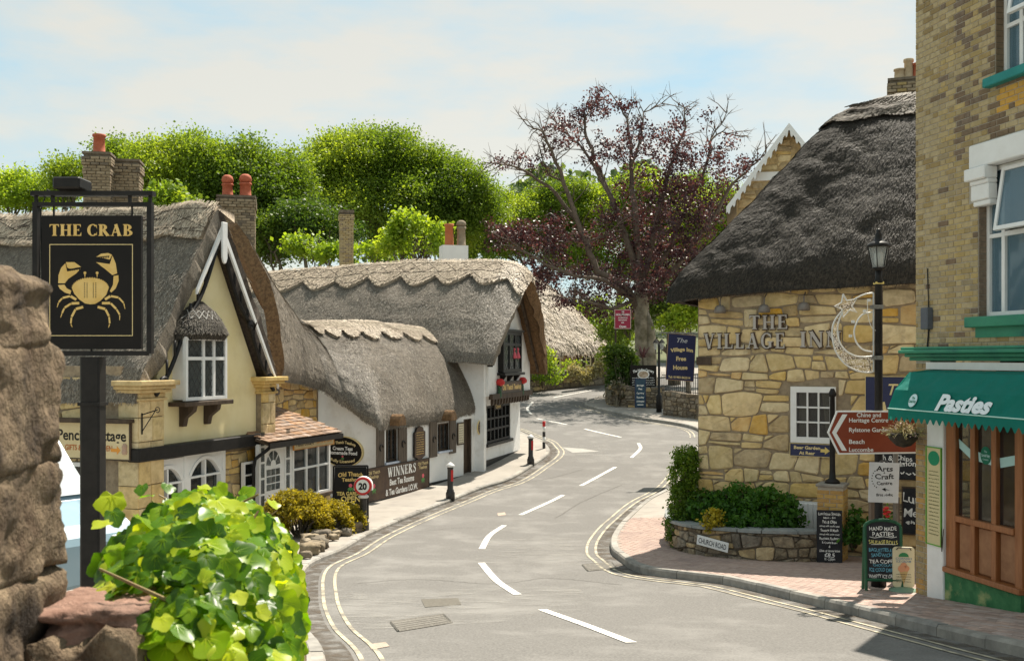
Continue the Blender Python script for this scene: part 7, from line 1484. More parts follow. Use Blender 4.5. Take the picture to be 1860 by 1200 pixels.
for _ in range(2600):
    p = (rr.uniform(35, 325), rr.uniform(500, 1036))
    if inpoly(p, moon) or inpoly(p, star):
        c = zt5(*p); s = .0075; y = rr.uniform(-.02, .02); bl.add([c + Vector((s, y, 0)), c + Vector((-s, y, 0)), c + Vector((0, y - s, 0)), c + Vector((0, y, s)), c + Vector((0, y, -s))], [(0, 3, 2), (3, 1, 2), (1, 4, 2), (4, 0, 2), (0, 1, 3), (0, 4, 1)])
kind(bl.build('bulb_net', mat('tiny_bulb', (.8, .74, .66), (.6, .52, .42), 60, .3), cd), 'stuff')
for (a, b) in ((290, 545), (262, 618), (182, 690), (165, 787)): p = zt5(a, b); MB().box(p.x - .02, p.x + .02, -.04, 0, p.z - .02, p.z + .02).build('connector', ROPE, cd)
for b in (590, 935): p = zt5(340, b); MB().box(p.x - .06, p.x + .09, -.07, .07, p.z - .03, p.z + .03).build('clamp', IRON, cd)
MB().tube(cr2([zt5(*p) for p in ((280, 545), (285, 650), (310, 730), (345, 750), (375, 710), (372, 600), (360, 500))]), .005, 5).build('cable', ROPE, cd)
# brown direction sign on its own pair of posts
Ys = Lp.y - .14; sx = lambda px: (px - 1590) / F * Ys; ds = thing('direction_sign', 'brown tourist direction sign pointing left to Chine and Beach', 'road sign', (P(1590, 0, Ys).x, Ys, g(Ys) + .12)); sz_ = lambda py: CZ - (py - HY) / F * Ys - ds.location.z
BRN = mat('sign_brown', (.21, .035, .012), (.24, .045, .016), 4, .45, spec=.4)
out = [(1503, 785), (1520, 745.5), (1672, 745.5), (1672, 823), (1523, 825)]; MB().prism([(sx(a), sz_(b)) for a, b in out], -.0, .02).build('sign_back', LTEXT, ds)
MB().prism([(sx(a), sz_(b)) for a, b in [(1506.5, 785), (1521.5, 748.5), (1672, 748.5), (1672, 820), (1525, 822)]], -.004, 0).build('sign_face', BRN, ds)
MB().prism([(sx(a), sz_(b)) for a, b in [(1511, 785), (1530, 752), (1539, 752), (1519, 786), (1538, 818), (1529, 818)]], -.007, -.004).build('chevron', LTEXT, ds)
for s, a, b, y in (('Chine and', 1556, 1600, 753), ('Heritage Centre', 1542, 1613, 762.5), ('Rylstone Gardens', 1542, 1621, 780), ('Beach', 1542, 1570, 801.5), ('Luccombe', 1542, 1586, 816)): text(ds, s, .062, (sx(a) + sx(b)) / 2, .0065, sz_(y), LTEXT, width=sx(b) - sx(a), bold=.015)
for px in (1629,): MB().tube([(sx(px), .05, -.1), (sx(px), .05, sz_(746))], .036, 10).build('post', mat('post_grey', (.15, .13, .11), (.2, .175, .15), 6, .6), ds, True)
t = thing('arts_sign', 'white hand-lettered Arts and Craft Centre board on the posts', 'sign', (P(1605, 874, Ys - .12).x, Ys - .12, P(0, 874, Ys).z)); k = F / Ys
board(t, -27 / k, 27 / k, -36 / k, 36 / k, mat('sign_white', (.66, .67, .7), (.6, .6, .62), 5, .6), .012)
for o_ in list(t.children): o_.rotation_euler = (0, R(2), 0)
for s, y, h, w in (('Arts', 25, 9, 30), ('&', 17.5, 3, 3), ('Craft', 11, 9, 34), ('Centre', -1, 6, 28), ('first right', -22, 5, 30)): text(t, s, h / k, 1 / k, .014, y / k, BLACK, width=w / k, wob=.06, bold=.02)
dt = MB()
for i in range(9): a = R(110 + i * 17); dt.prism([((-8 + 13 * math.cos(a) * 1.05 + 1.1 * math.cos(q)) / k, (7 + 17 * math.sin(a) + 1.1 * math.sin(q)) / k) for q in [j * .9 for j in range(7)]], -.015, -.012)
dt.prism([(-4 / k, -12 / k), (3 / k, -9 / k), (2 / k, -11 / k), (11 / k, -14 / k), (3 / k, -13 / k), (4 / k, -16 / k)], -.015, -.012); dt.build('drawn_dots', BLACK, t)
MB().tube([(-8 / k, 0, 36 / k), (-6 / k, 0, 39 / k), (6 / k, 0, 39 / k), (8 / k, 0, 36 / k)], .006, 5).build('handle', IRON, t)
t = thing('timber_post', 'weathered wooden post behind the pasties board', 'post', gp(1590, 1056, .12)); MB().box(-.09, .09, -.06, .06, -.1, 1.35).build('post', SHUT, t, bev=.01); MB().box(.3, .36, -.04, .04, -.1, 1.3).build('rail_post', SHUT, t)
# A-boards
c = gp(1603, 1072, .12); GRNB = mat('board_green', (.012, .07, .035), (.02, .1, .05), 7, .5); t, f_ = a_board('a_board', 'green framed chalkboard listing hand made pasties and sausage rolls', c, -6, .5, 1.02, GRNB, CHALK, .1, .1, None, .17)
f_.rotation_euler.x = -.1
YCH = mat('yellow_chalk', (.66, .6, .2)); WCH = mat('white_chalk', (.72, .72, .7))
for s, z, h, w, m_ in (('HAND MADE', .9, .055, .38, WCH), ('PASTIES', .82, .06, .3, WCH), ('SAUSAGE ROLLS', .705, .055, .4, YCH), ('BAGUETTES AND', .595, .05, .4, BTEXT), ('SANDWICHES', .525, .05, .34, BTEXT), ('TEA COFFEE', .435, .05, .4, WCH), ('CHOCOLATE', .38, .035, .3, BTEXT), ('ICE COLD DRINKS', .315, .05, .4, BTEXT), ('WHIPPY ICE CREAM', .225, .05, .42, WCH)): text(f_, s, h, 0, .01, z, m_, width=w, wob=.12, bold=.015)
ul = MB(); ul.prism(stroke([(-.19, .78), (-.12, .765), (0, .785), (.12, .77), (.19, .785)], .008), -.011, -.009).prism(stroke([(-.17, .672), (.17, .678)], .007), -.011, -.009); ul.build('underline', WCH, f_)
c = gp(1641, 1074, .12); t = thing('ice_cream_sign', 'small cream ice-cream cone pavement sign on a round base', 'A-board', c, -8); CRM = mat('sign_cream', (.62, .56, .38), (.66, .6, .42), 4, .45)
def rrect(x0, x1, z0, z1, r): return [(cx + r * math.cos(R(a)), cz + r * math.sin(R(a))) for cx, cz, s in ((x1 - r, z1 - r, 0), (x0 + r, z1 - r, 90), (x0 + r, z0 + r, 180), (x1 - r, z0 + r, 270)) for a in range(s, s + 91, 18)]
pnl = MB().prism(rrect(-.15, .15, .06, .64, .05), -.015, .015).build('panel', CRM, t, bev=.004); MB().lathe([(.2, 0), (.2, .03), (.12, .06), (.06, .07)], 18).build('base', mat('base_green', (.18, .28, .2)), t, True)
ic = MB().prism([(-.06, .3), (.06, .3), (.0, .1)], -.019, -.015); ic.build('cone_print', mat('cone_tan', (.5, .36, .16)), pnl); s2 = MB()
for (x, z, r_) in ((-.03, .33, .05), (.035, .335, .045), (0, .375, .045)): s2.prism([(x + r_ * math.cos(q), z + r_ * math.sin(q)) for q in [j * .6 for j in range(10)]], -.0195 - r_ * .01, -.015)
s2.build('scoop_print', mat('scoop_peach', (.62, .3, .17)), pnl); MB().prism([(.07 * math.cos(q), .5 + .06 * math.sin(q)) for q in np.linspace(0, math.pi, 11)], -.019, -.015).build('umbrella_print', mat('print_green', (.04, .22, .09)), pnl)
text(pnl, 'CORNISH', .03, 0, .017, .475, mat('print_blue', (.16, .24, .36)), width=.22); text(pnl, 'ICE CREAM', .03, 0, .017, .435, bpy.data.materials['print_blue'], width=.2); sc = MB(); [scribble(sc, -.1, .1, .25 - .035 * i, .013, .02, i) for i in range(4)]; sc.build('lettering', DKWOOD, pnl)
MB().tube([(-.1, -.02, .6), (-.08, -.03, .63), (.08, -.03, .63), (.1, -.02, .6)], .007, 5).build('clip', BLACK, t)
# hanging basket
Yb = 14.55; hc_ = P(1641, 787, Yb); t = thing('hanging_basket', 'dark hanging basket of dried stems before the brown sign', 'hanging basket', hc_); k = F / Yb
MB().lathe([(.02, -25 / k), (.1, -22 / k), (.19, -10 / k), (.215, 0), (.2, .005), (.02, .0)], 16).build('basket', mat('basket_dark', (.022, .02, .017), (.06, .05, .035), 14, .9, .01, 40), t, True)
rr = random.Random(9); stm, flw, lfs = MB(), MB(), MB()
for i in range(240):
    a = rr.uniform(0, 6.28); r_ = rr.uniform(.02, .2); h = rr.uniform(.02, .2) * (1.2 - r_ * 3); e_ = Vector((math.cos(a) * r_ * 1.6, math.sin(a) * r_ * 1.6, max(-.06, h - (r_ ** 2) * 2))); stm.tube([(math.cos(a) * r_ * .5, math.sin(a) * r_ * .5, 0), tuple(e_ * .6 + Vector((0, 0, .03))), tuple(e_)], [.004, .003, .002], 3)
    (flw if i % 4 == 0 else lfs).add([e_ + Vector((rr.uniform(-.02, .02), rr.uniform(-.02, .02), rr.uniform(-.02, .02))) for _ in range(4)], [(0, 1, 2), (0, 2, 3)])
stm.build('dry_stem', mat('dry_straw', (.5, .42, .24), (.36, .3, .14), 12, .8), t); flw.build('flower', mat('pale_petal', (.7, .5, .48)), t); lfs.build('leaf', mat('dry_leaf', (.45, .4, .18)), t)
wr = MB()
for a in (0, 2.1, 4.2): wr.tube([(.2 * math.cos(a), .2 * math.sin(a), 0), (0, 0, .42)], .004, 4)
wr.build('chain', BLACK, t)
bkp = D.loc(hc_ + Vector((0, 0, .43))); MB().tube([tuple(bkp), (bkp.x + .05, -.03, bkp.z + .02)], .012, 6).build('basket_bracket', BLACK, sh)
t = thing('potted_geranium', 'red geranium in a pot behind the pasties chalkboard', 'flower pot', gp(1606, 1040, .12)); zz = P(0, 925, gp(1606, 1040, .12).y).z - t.location.z; MB().lathe([(.1, 0), (.14, zz - .25), (.15, zz - .22), (.12, zz - .22)], 12).build('pot', DKWOOD, t, True)
rg = np.random.default_rng(3); leaf_cloud('leaf', rg.normal(0, .07, (120, 3)) + np.array([0, 0, zz - .12]), .06, t, IVYD, 3); f = MB()
for (x, z) in ((-.03, .0), (.02, .03), (.05, -.03), (0, -.06), (.03, -.1)): f.lathe([(.01, -.025), (.04, -.01), (.04, .015), (.01, .03)], 8, (x, -.06, zz + z))
f.build('red_flower', RED, t)
# ================================================================ beyond the bend: far cottage, walls, signs
X0, Y0 = P(985, 0, 74).x, 74.
ff = Frame(P(958, 0, 70).x, 70, 20, g(72)); fc = thing('far_cottage', 'far thatched stone cottage with small yellow-framed windows', 'cottage', ff.o, ff.deg)
fze = ff.hit(1030, 640)[1]; fl_, fr_ = ff.hit(955, 650)[0], ff.hit(1106, 650)[0]
fwl = MB().box(fl_ - 4, fr_, 0, .3, -.6, fze + .4).build('front_wall', mat('far_stone', (.3, .2, .11), (.42, .29, .16), 6, .9, .02, 14), fc); MB().box(fl_ - 4, fr_, .3, 6, -.5, fze).build('wall', MORTAR, fc)
YWF = mat('cream_window', (.66, .6, .36))
for (a, b) in ((1008, 1018), (1063, 1073), (1079, 1095)): window(fc, ff.hit(a, 655)[0], ff.hit(b, 655)[0], ff.hit(a, 664)[1], ff.hit(a, 642)[1], -.03, 2 if b - a > 12 else 1, 3, .09, .06, YWF, ROOM, .02)
for a in (1003, 1050, 1060, 1076): u = ff.hit(a, 650)[0]; MB().box(u - .09, u + .09, -.08, 0, -.4, fze).build('post', DKWOOD, fc)
fe = ff.w; rz = ff.hit(985, 520)[1] + 1.4
TT, BB = pair([fe(-6, -6.2, rz), fe(fl_ + 1, -6.2, rz), fe(fl_ + 3.0, -6.2, rz - .1), fe(fl_ + 3.3, -6.4, rz - .15), fe(fl_ + 3.3, -7, rz - .2)], [fe(-6, .6, fze - .1), fe(fl_ + 1, .6, fze - .1), fe(fr_ - .6, .6, fze - .05), fe(fr_ + .7, -.2, fze), fe(fr_ + .7, -9, fze)], 30)
fro, S8, N8 = thatch('thatch_roof', TT, BB, None, [mat('brown_thatch', (.16, .13, .095), (.34, .28, .205), 9, .9, .02, 26), CUT], .25, .35, 110, 24, 16000, seed=17, slen=.3, swid=.03); wp(fro, fc)
for c in fro.children: c.data.materials[0] = STRAW_PALE
# garden wall in front of it
def px_wall(name, label, pts, h, th, mats, seed, hvar=0., base=.13, core=None, cat='wall', rows=(.18, .34), wid=(.25, .55)):
    ln_ = cat_rom([tuple(p) for p in pts], .2); d = np.r_[0, np.cumsum(np.linalg.norm(np.diff(ln_, axis=0), axis=1))]; tn = np.gradient(ln_, axis=0); tn /= np.linalg.norm(tn, axis=1, keepdims=True); m0 = ln_[len(ln_) // 2]
    t = thing(name, label, cat, (m0[0], m0[1], g(m0[1]) + base)); o = t.location
    def f(u, y, z): x = np.interp(u, d, ln_[:, 0]); yy = np.interp(u, d, ln_[:, 1]); tx = np.interp(u, d, tn[:, 0]); ty = np.interp(u, d, tn[:, 1]); return (float(x - ty * y - o.x), float(yy + tx * y - o.y), float(g(yy) + base + z - o.z))
    c = MB(); n = max(6, int(d[-1] / .4))
    for i in range(n):
        a, b = d[-1] * i / n, d[-1] * (i + 1) / n; ha = h + hvar * math.sin(a * 3); hb = h + hvar * math.sin(b * 3); q = [f(a, .02, -.3), f(b, .02, -.3), f(b, th, -.3), f(a, th, -.3), f(a, .02, ha), f(b, .02, hb), f(b, th, hb), f(a, th, ha)]; c.add(q, [(4, 5, 6, 7), (0, 1, 5, 4), (2, 3, 7, 6)] + ([(3, 0, 4, 7)] if i == 0 else []) + ([(1, 2, 6, 5)] if i == n - 1 else []))
    c.build('wall_core', core or DMORT, t); stones(t, .02, d[-1] - .02, -.05, h, rows, wid, mats, y=.02, seed=seed, fmap=f, joint=.03, proud=(.03, .08)); return t
q = lambda a, b, h=.13: tuple(gp(a, b, h)[:2])
px_wall('garden_wall', 'grey stone garden wall in front of the far cottage', [q(948, 711), q(1000, 705), q(1060, 699), q(1110, 694)], 1.0, .4, GREYST + [STONE[3]], 51, .05, rows=(.3, .5), wid=(.5, 1.1))
MOSS = leaf_mat('pale_creeper', [(0, (.2, .17, .09)), (.6, (.38, .34, .19)), (1, (.52, .48, .3))], .3)
t = thing('creeper', 'pale dry creeper along the top of the far garden wall', 'creeper', gp(1060, 690, .13)); rg = np.random.default_rng(5); n = 5000; f = rg.random(n); Y_ = 66.5 - (1 - f) * 3.0; xx = (1030 + 65 * f - 930) / F * Y_; leaf_cloud('foliage', np.stack([xx, Y_ - .1 + rg.normal(0, .18, n), G(Y_) + .95 + rg.normal(0, .2, n) + .25 * np.sin(f * 9)], 1) - np.array(t.location), .13, t, MOSS, 5)
BRT = leaf_mat('bright_leaf', [(0, (.09, .16, .015)), (.5, (.25, .36, .035)), (1, (.48, .54, .07))], .5); MIDT = leaf_mat('mid_leaf', [(0, (.07, .125, .016)), (.45, (.14, .22, .026)), (1, (.3, .38, .045))], .5); DRKT = leaf_mat('deep_leaf', [(0, (.02, .05, .012)), (.5, (.065, .12, .02)), (1, (.18, .25, .035))], .45)
bush('leafy bright shrub at the far garden gate by the thin pole', gp(985, 705, .13), [pb(985, 655, 62, .7, .5, .9), pb(1000, 680, 62, .8, .5, .6), pb(972, 670, 62.5, .5, .4, .7)], BRT, 80, .16, 9, 14, .16, 'garden_shrub')
bush('yellow-green shrub against the far cottage wall', gp(1035, 692, .13), [pb(1028, 668, 66, .6, .4, .5), pb(1052, 662, 66, .35, .3, .35)], BRT, 81, .15, 9, 14, .15, 'garden_shrub'); bush('small bright shrub at the right end of the far cottage', gp(1096, 690, .13), [pb(1097, 652, 67, .45, .4, .8)], BRT, 82, .15, 9, 14, .15, 'garden_shrub')
t = thing('thin_pole', 'thin black pole at the far kerb beside the tea shop', 'pole', gp(979, 704, .13)); MB().lathe([(.09, -.1), (.09, .5), (.05, .55), (.045, 5.2), (.02, 5.3)], 10).build('pole', BLACK, t, True); MB().tube([(0, 0, 5.15), (.25, 0, 5.25), (.35, 0, 5.1)], .03, 6).build('bracket', BLACK, t)
# corner wall with ivy and boards
px_wall('corner_wall', 'curved stone wall at the corner below the copper beech', [q(1128, 715), q(1104, 722), q(1103, 733), q(1125, 738), q(1165, 740), q(1203, 742)], 1.05, .4, GREYST + [STONE[3]], 52, .06, rows=(.15, .26), wid=(.25, .55))
px_wall('mossy_wall', 'mossy grey wall below the iron railings', [q(1204, 753), q(1235, 757), q(1290, 763)], 1.15, .4, [GREYST[1], GREYST[0]], 53, .03, rows=(.15, .26), wid=(.2, .5))
bush('tall clipped dark ivy mass on top of the corner wall', gp(1130, 738, .13), [pb(1128, 655, 56, .8, .6, .85), pb(1128, 690, 55.6, .75, .6, .8), pb(1115, 640, 56.2, .4, .5, .4), pb(1142, 672, 56, .45, .5, .9)], DRKT, 83, .14, 26, 14, .12, 'ivy_mass', cat='ivy')
bush('grey-green spiky tuft at the foot of the corner ivy', gp(1118, 740, .13), [pb(1124, 710, 54.5, .45, .3, .55)], leaf_mat('grey_leaf', [(0, (.1, .09, .06)), (1, (.3, .27, .18))], .2), 84, .3, 10, 12, .12, 'grass_tuft', cat='plant')
t = thing('cordyline', 'purple spiky plant behind the carvery board', 'plant', P(1168, 650, 57)); m_ = MB(); rr = random.Random(2)
for k in range(46): a = rr.uniform(0, 6.28); z = rr.uniform(.15, 1.2); l = rr.uniform(.7, 1.0); d_ = Vector((math.cos(a) * math.cos(z), math.sin(a) * math.cos(z), math.sin(z))) * l; s_ = Vector((-math.sin(a), math.cos(a), 0)) * .035; m_.add([s_, -s_, d_ * .6 - s_ * .8, d_ * .6 + s_ * .8, d_ + Vector((0, 0, -.12))], [(0, 1, 2, 3), (3, 2, 4)])
m_.build('blade', mat('purple_blade', (.12, .045, .05), (.2, .09, .09), 6, .5), t); MB().tube([(0, 0, -1.9), (0, 0, .05)], .07, 6).build('stem', BARK, t)
def flat_sign(name, label, px0, px1, py0, py1, Y, m, deg=0, edge=.03, em=None, cat='sign'):
    c = P((px0 + px1) / 2, (py0 + py1) / 2, Y); t = thing(name, label, cat, c, deg); k = F / Y; w, h = (px1 - px0) / 2 / k, (py1 - py0) / 2 / k; board(t, -w, w, -h, h, m, .04, edge, em or m); return t, w, h
t, w, h = flat_sign('inn_sign', 'small maroon Hollies Inn sign in front of the beech trunk', 1117, 1145, 563, 596, 57.5, mat('maroon_paint', (.32, .025, .06), None, rough=.5), em=mat('sign_edge', (.6, .45, .4)))
for s, y, hh_, ww in (('THE', .8, .1, .4), ('HOLLIES INN', .5, .13, 1.75), ('ACCOMMODATION', .15, .08, 1.2), ('RESTAURANT', -.1, .08, 1.1), ('BAR', -.38, .08, .35), ('Open', -.8, .14, .9)): text(t, s, h * hh_ * 1.7, 0, .043, y * h, LTEXT, width=w * ww, bold=.03)
MB().tube([(-w * .9, .05, h), (-w * .9, .05, -4.0)], .05, 8).build('post', DKWOOD, t)
t, w, h = flat_sign('eatery_board', 'black oval-pictured carvery board on the corner wall', 1146, 1191, 664, 701, 54.6, SIGNBLK, em=BLACK)
text(t, 'The Hollies Carvery', h * .26, 0, .043, h * .6, LTEXT, width=w * 1.7, bold=.03, bow=.35); MB().prism([(w * .48 * math.cos(a), h * .15 + h * .42 * math.sin(a)) for a in np.linspace(0, 6.283, 25)[:-1]], -.05, -.04).build('picture_rim', LTEXT, t); MB().prism([(w * .4 * math.cos(a), h * .15 + h * .33 * math.sin(a)) for a in np.linspace(0, 6.283, 25)[:-1]], -.054, -.05).build('picture', mat('food_print', (.3, .2, .12), (.6, .5, .4), 9, .8), t)
sc = MB(); [scribble(sc, s_ * w * .55 - w * .35, s_ * w * .55 + w * .35, -h * (.2 + .22 * k), h * .11, .041, k) for k in range(4) for s_ in (-1, 1)]; sc.build('lettering', LTEXT, t); MB().tube([(-w * .6, .05, -h), (-w * .6, .05, -h - .7)], .05, 6).tube([(w * .6, .05, -h), (w * .6, .05, -h - .7)], .05, 6).build('post', DKWOOD, t)
t, w, h = flat_sign('menu_board', 'narrow blue chalkboard leaning against the corner wall', 1154, 1172, 688, 739, 52.6, mat('blue_chalkboard', (.025, .055, .09), (.04, .08, .12), 4, .7), em=NAVY, cat='chalkboard')
for s, y in (('Jazz Night', .55), ('Sat', .3), ('Carvery', .0), ('Sunday', -.3), ('OPEN', -.6)): text(t, s, h * .11, 0, .042, y * h, LTEXT, width=w * (1.5 if len(s) > 3 else .8), wob=.1, bold=.03)
MB().box(-w * .6, w * .6, -.043, -.04, -h * .86, -h * .8).build('underline', LTEXT, t)
# iron railings and lamp
t = thing('iron_railing', 'black iron railings above the mossy wall', 'railing', gp(1215, 753, .13)); p0_, p1_ = Vector(gp(1204, 752, .13)), Vector(gp(1285, 762, .13)); zt0 = P(0, 700, 50.5).z
for k in range(22):
    p = p0_.lerp(p1_, k / 21) + Vector((0, .3, 0)); zb = g(p.y) + 1.2; MB().tube([(p.x - t.location.x, p.y - t.location.y, zb - t.location.z), (p.x - t.location.x, p.y - t.location.y, zb + .95 - t.location.z), (p.x - t.location.x, p.y - t.location.y, zb + 1.02 - t.location.z)], [.016, .016, .003], 5).build('bar', BLACK, t)
for dz in (.12, .85):
    a, b = p0_ + Vector((0, .3, 0)) - t.location, p1_ + Vector((0, .3, 0)) - t.location; MB().tube([(a.x, a.y, g(p0_.y) + 1.2 + dz - t.location.z), (b.x, b.y, g(p1_.y) + 1.2 + dz - t.location.z)], .02, 5).build('rail', BLACK, t)
lq = gp(1197, 712, .13); t = thing('twin_lamp', 'black twin-lantern lamp post beside the railings', 'street lamp', (P(1197, 0, 52).x, 52, g(52) + .13)); zt = P(0, 622, 52).z - t.location.z
MB().lathe([(.14, 0), (.14, .8), (.07, .9), (.06, zt - .2), (.03, zt)], 10).build('column', BLACK, t, True)
for s in (-.16, .14): MB().tube([(0, 0, zt - .5), (s, 0, zt - .55), (s, 0, zt - .35)], .025, 5).build('arm', BLACK, t); MB().lathe([(.07, zt - .35), (.15, zt - .02)], 6, (s, 0, 0)).build('lantern', LG, t); MB().lathe([(.17, zt - .02), (.1, zt + .08), (.02, zt + .18)], 8, (s, 0, 0)).build('lantern_cap', BLACK, t)
# hanging sign of the inn, seen beyond its corner
Yv = 34.; vs0 = P(1237.5, 649, Yv); t = thing('hanging_sign', 'tilted navy Village Inn Free House sign hanging by the inn corner', 'pub sign', vs0, 0); k = F / Yv; bx = lambda a: (a - 1237.5) / k; bz = lambda b: -(b - 649) / k
corners = [(1209.5, 688), (1259, 692), (1263.5, 610), (1214.5, 606)]; MB().prism([(bx(a), bz(b)) for a, b in corners], -.03, .03).build('board', NAVY, t)
e_ = MB()
for i in range(4): a, b = corners[i], corners[(i + 1) % 4]; e_.tube([(bx(a[0]), -.0, bz(a[1])), (bx(b[0]), 0, bz(b[1]))], .022, 5)
e_.build('edging', mat('sign_bronze', (.3, .2, .12), None, rough=.5), t)
for s, x, y, h_, w_, kw in (('The', 1239, 618, 8, 19, dict(shear=.35, slope=-.06)), ('Village Inn', 1238, 634, 6.5, 41, dict(bold=.04, bow=.35)), ('Free', 1237, 651, 7.5, 18, dict(bold=.04)), ('House', 1235.5, 667, 7.5, 26, dict(bold=.04)), ('Tel: 01983 862514', 1233.5, 685, 4, 40, dict(bold=.03, slope=-.06))): text(t, s, h_ / k, bx(x), .033, bz(y), GOLD2 if s != 'The' else mat('silver_lettering', (.5, .52, .55)), width=w_ / k, **kw)
ar = MB().tube([(bx(1201), 0, bz(604)), (bx(1300), 0, bz(607))], .025, 6).tube([(bx(1201) + .09 * math.cos(a) * (1 - a / 12) + .05, 0, bz(602) + .1 + .09 * math.sin(a) * (1 - a / 12)) for a in [j * .6 for j in range(12)]], .015, 5); ar.tube([(bx(1300), 0, bz(600)), (bx(1300), 0, g(Yv) + .12 - vs0.z)], .06, 8); ar.build('bracket_post', IRON, t)
for px in (1218, 1259): MB().tube([(bx(px), 0, bz(605)), (bx(px), 0, bz(609))], .01, 5).build('hanger', IRON, t)
# ================================================================ copper beech
bt_ = thing('copper_beech', 'sparse copper beech with purple leaves and bare twigs above the bend', 'tree', (P(1170, 0, 60).x, 60, g(60))); O = bt_.location
COP = leaf_mat('copper_leaf', [(0, (.028, .015, .019)), (.4, (.062, .032, .036)), (.8, (.115, .062, .058)), (1, (.27, .17, .145))], .25, .45, (1.5, .7, .7), .35)
lm_ = MB(); rr = random.Random(33); tips = []
def L3(px, py, dz=0.): return P(px, py, 60 + dz) - O
tr = MB().tube([L3(1172, 700), L3(1171, 660), L3(1168, 620), L3(1166, 580), L3(1165, 545), L3(1163, 510)], [.75, .58, .47, .43, .42, .34], 14)
tr.tube([L3(1182, 690, -.5), L3(1184, 640, -.4), L3(1183, 600, -.3), L3(1172, 560, -.1)], [.34, .27, .22, .16], 10)
beech = tr.build('trunk', BEECH, bt_, True)
limbs = [([(1160, 560), (1130, 520), (1085, 490), (1062, 440), (1045, 390), (1025, 330), (1003, 275), (985, 240), (958, 228)], .3, -1.5), ([(1050, 405), (1010, 350), (965, 318), (930, 300), (900, 296)], .14, -2), ([(1165, 530), (1140, 440), (1115, 370), (1090, 310), (1065, 250), (1060, 215), (1080, 190)], .27, 1), ([(1120, 385), (1080, 300), (1050, 262), (1030, 245), (1000, 215)], .13, .5),
         ([(1165, 520), (1155, 400), (1145, 320), (1145, 260), (1140, 215), (1120, 185)], .26, 2), ([(1146, 300), (1165, 250), (1170, 205), (1200, 190)], .1, 1.5), ([(1168, 520), (1190, 420), (1205, 340), (1225, 280), (1245, 235), (1243, 195)], .22, -1), ([(1172, 530), (1215, 450), (1250, 370), (1285, 300), (1290, 255), (1320, 205)], .2, 1), ([(1290, 262), (1310, 240), (1345, 250)], .07, 1),
         ([(1175, 540), (1230, 480), (1290, 400), (1330, 335), (1365, 300), (1390, 280)], .2, -1.5), ([(1160, 550), (1100, 510), (1040, 500), (990, 480), (930, 440)], .18, -3), ([(1155, 545), (1110, 560), (1060, 545), (1010, 540)], .14, -3.5), ([(1175, 545), (1230, 520), (1270, 500), (1320, 450)], .15, -2), ([(1062, 440), (1100, 430), (1130, 400)], .09, -1), ([(1025, 330), (1000, 320), (985, 300), (990, 265)], .07, -1)]
for pts, r0, dz in limbs:
    n = len(pts); P3 = [L3(a + rr.uniform(-2, 2), b + rr.uniform(-2, 2), dz * i / (n - 1) * 1.5) for i, (a, b) in enumerate(pts)]
    Q = []; 
    for i in range(n - 1):
        for k in range(3): Q.append(P3[i].lerp(P3[i + 1], k / 3) + Vector((rr.uniform(-.07, .07), rr.uniform(-.07, .07), rr.uniform(-.05, .05))))
    Q.append(P3[-1]); lm_.tube(Q, [r0 * .8 * (1 - .93 * i / (len(Q) - 1)) + .014 for i in range(len(Q))], 6)
    for i in range(len(Q) // 3, len(Q), 1):                # twigs
        for _ in range(2):
            d_ = (Q[min(i + 1, len(Q) - 1)] - Q[i - 1]).normalized(); sd_ = Vector((rr.gauss(0, 1), rr.gauss(0, .8), rr.gauss(.35, .8))).normalized(); L_ = rr.uniform(.5, 1.7); e1 = Q[i] + (d_ * .6 + sd_ * .8).normalized() * L_; mid = Q[i].lerp(e1, .5) + Vector((rr.uniform(-.1, .1), rr.uniform(-.1, .1), rr.uniform(-.05, .15)))
            lm_.tube([Q[i], mid, e1], [.035, .024, .011], 4); tips.append((Q[i], mid, e1))
            for _ in range(3): e2 = mid.lerp(e1, rr.uniform(.2, 1)) + Vector((rr.gauss(0, .3), rr.gauss(0, .3), rr.gauss(.15, .3))); lm_.tube([mid.lerp(e1, .3), e2], [.015, .007], 3); tips.append((mid, mid.lerp(e1, .5), e2))
lm_.build('limbs', TWIG, bt_, True)
# where the photo shows foliage: (px, py, rx, ry, leaves)
fol = [(1090, 192, 42, 20, 520), (1128, 190, 22, 14, 160), (1050, 215, 26, 18, 220), (1010, 222, 24, 18, 200), (1030, 255, 30, 22, 240), (1000, 275, 16, 12, 90), (925, 296, 36, 14, 220), (962, 292, 16, 10, 60), (995, 305, 12, 10, 50), (1150, 240, 28, 30, 340), (1130, 270, 36, 26, 360), (1185, 265, 34, 34, 480), (1090, 265, 24, 22, 180), (1085, 300, 30, 20, 180), (1225, 240, 20, 30, 260), (1243, 198, 8, 14, 60), (1290, 210, 14, 10, 70), (1240, 290, 46, 34, 780), (1290, 290, 36, 28, 340), (1320, 260, 18, 12, 90), (1350, 295, 30, 16, 220), (1320, 320, 34, 24, 380), (1210, 340, 56, 36, 1050), (1260, 350, 50, 34, 850), (1140, 330, 40, 30, 420), (1170, 390, 56, 40, 950), (1240, 400, 60, 44, 1150), (1300, 380, 36, 40, 560), (1110, 390, 40, 26, 420), (1150, 450, 50, 36, 950), (1210, 460, 66, 44, 1700), (1270, 450, 44, 40, 760), (1090, 430, 40, 30, 420), (1050, 430, 26, 20, 180), (1180, 510, 60, 40, 1400), (1240, 515, 44, 36, 850), (1110, 510, 40, 34, 760), (1060, 500, 44, 34, 700), (1000, 470, 44, 40, 850), (950, 430, 46, 28, 1100), (910, 425, 30, 22, 520), (985, 510, 36, 36, 700), (1040, 545, 30, 24, 420), (1090, 555, 40, 24, 520), (1010, 430, 34, 30, 520), (1140, 565, 26, 14, 180), (1020, 400, 20, 16, 120)]
rg = np.random.default_rng(9); CC = []; TN = []
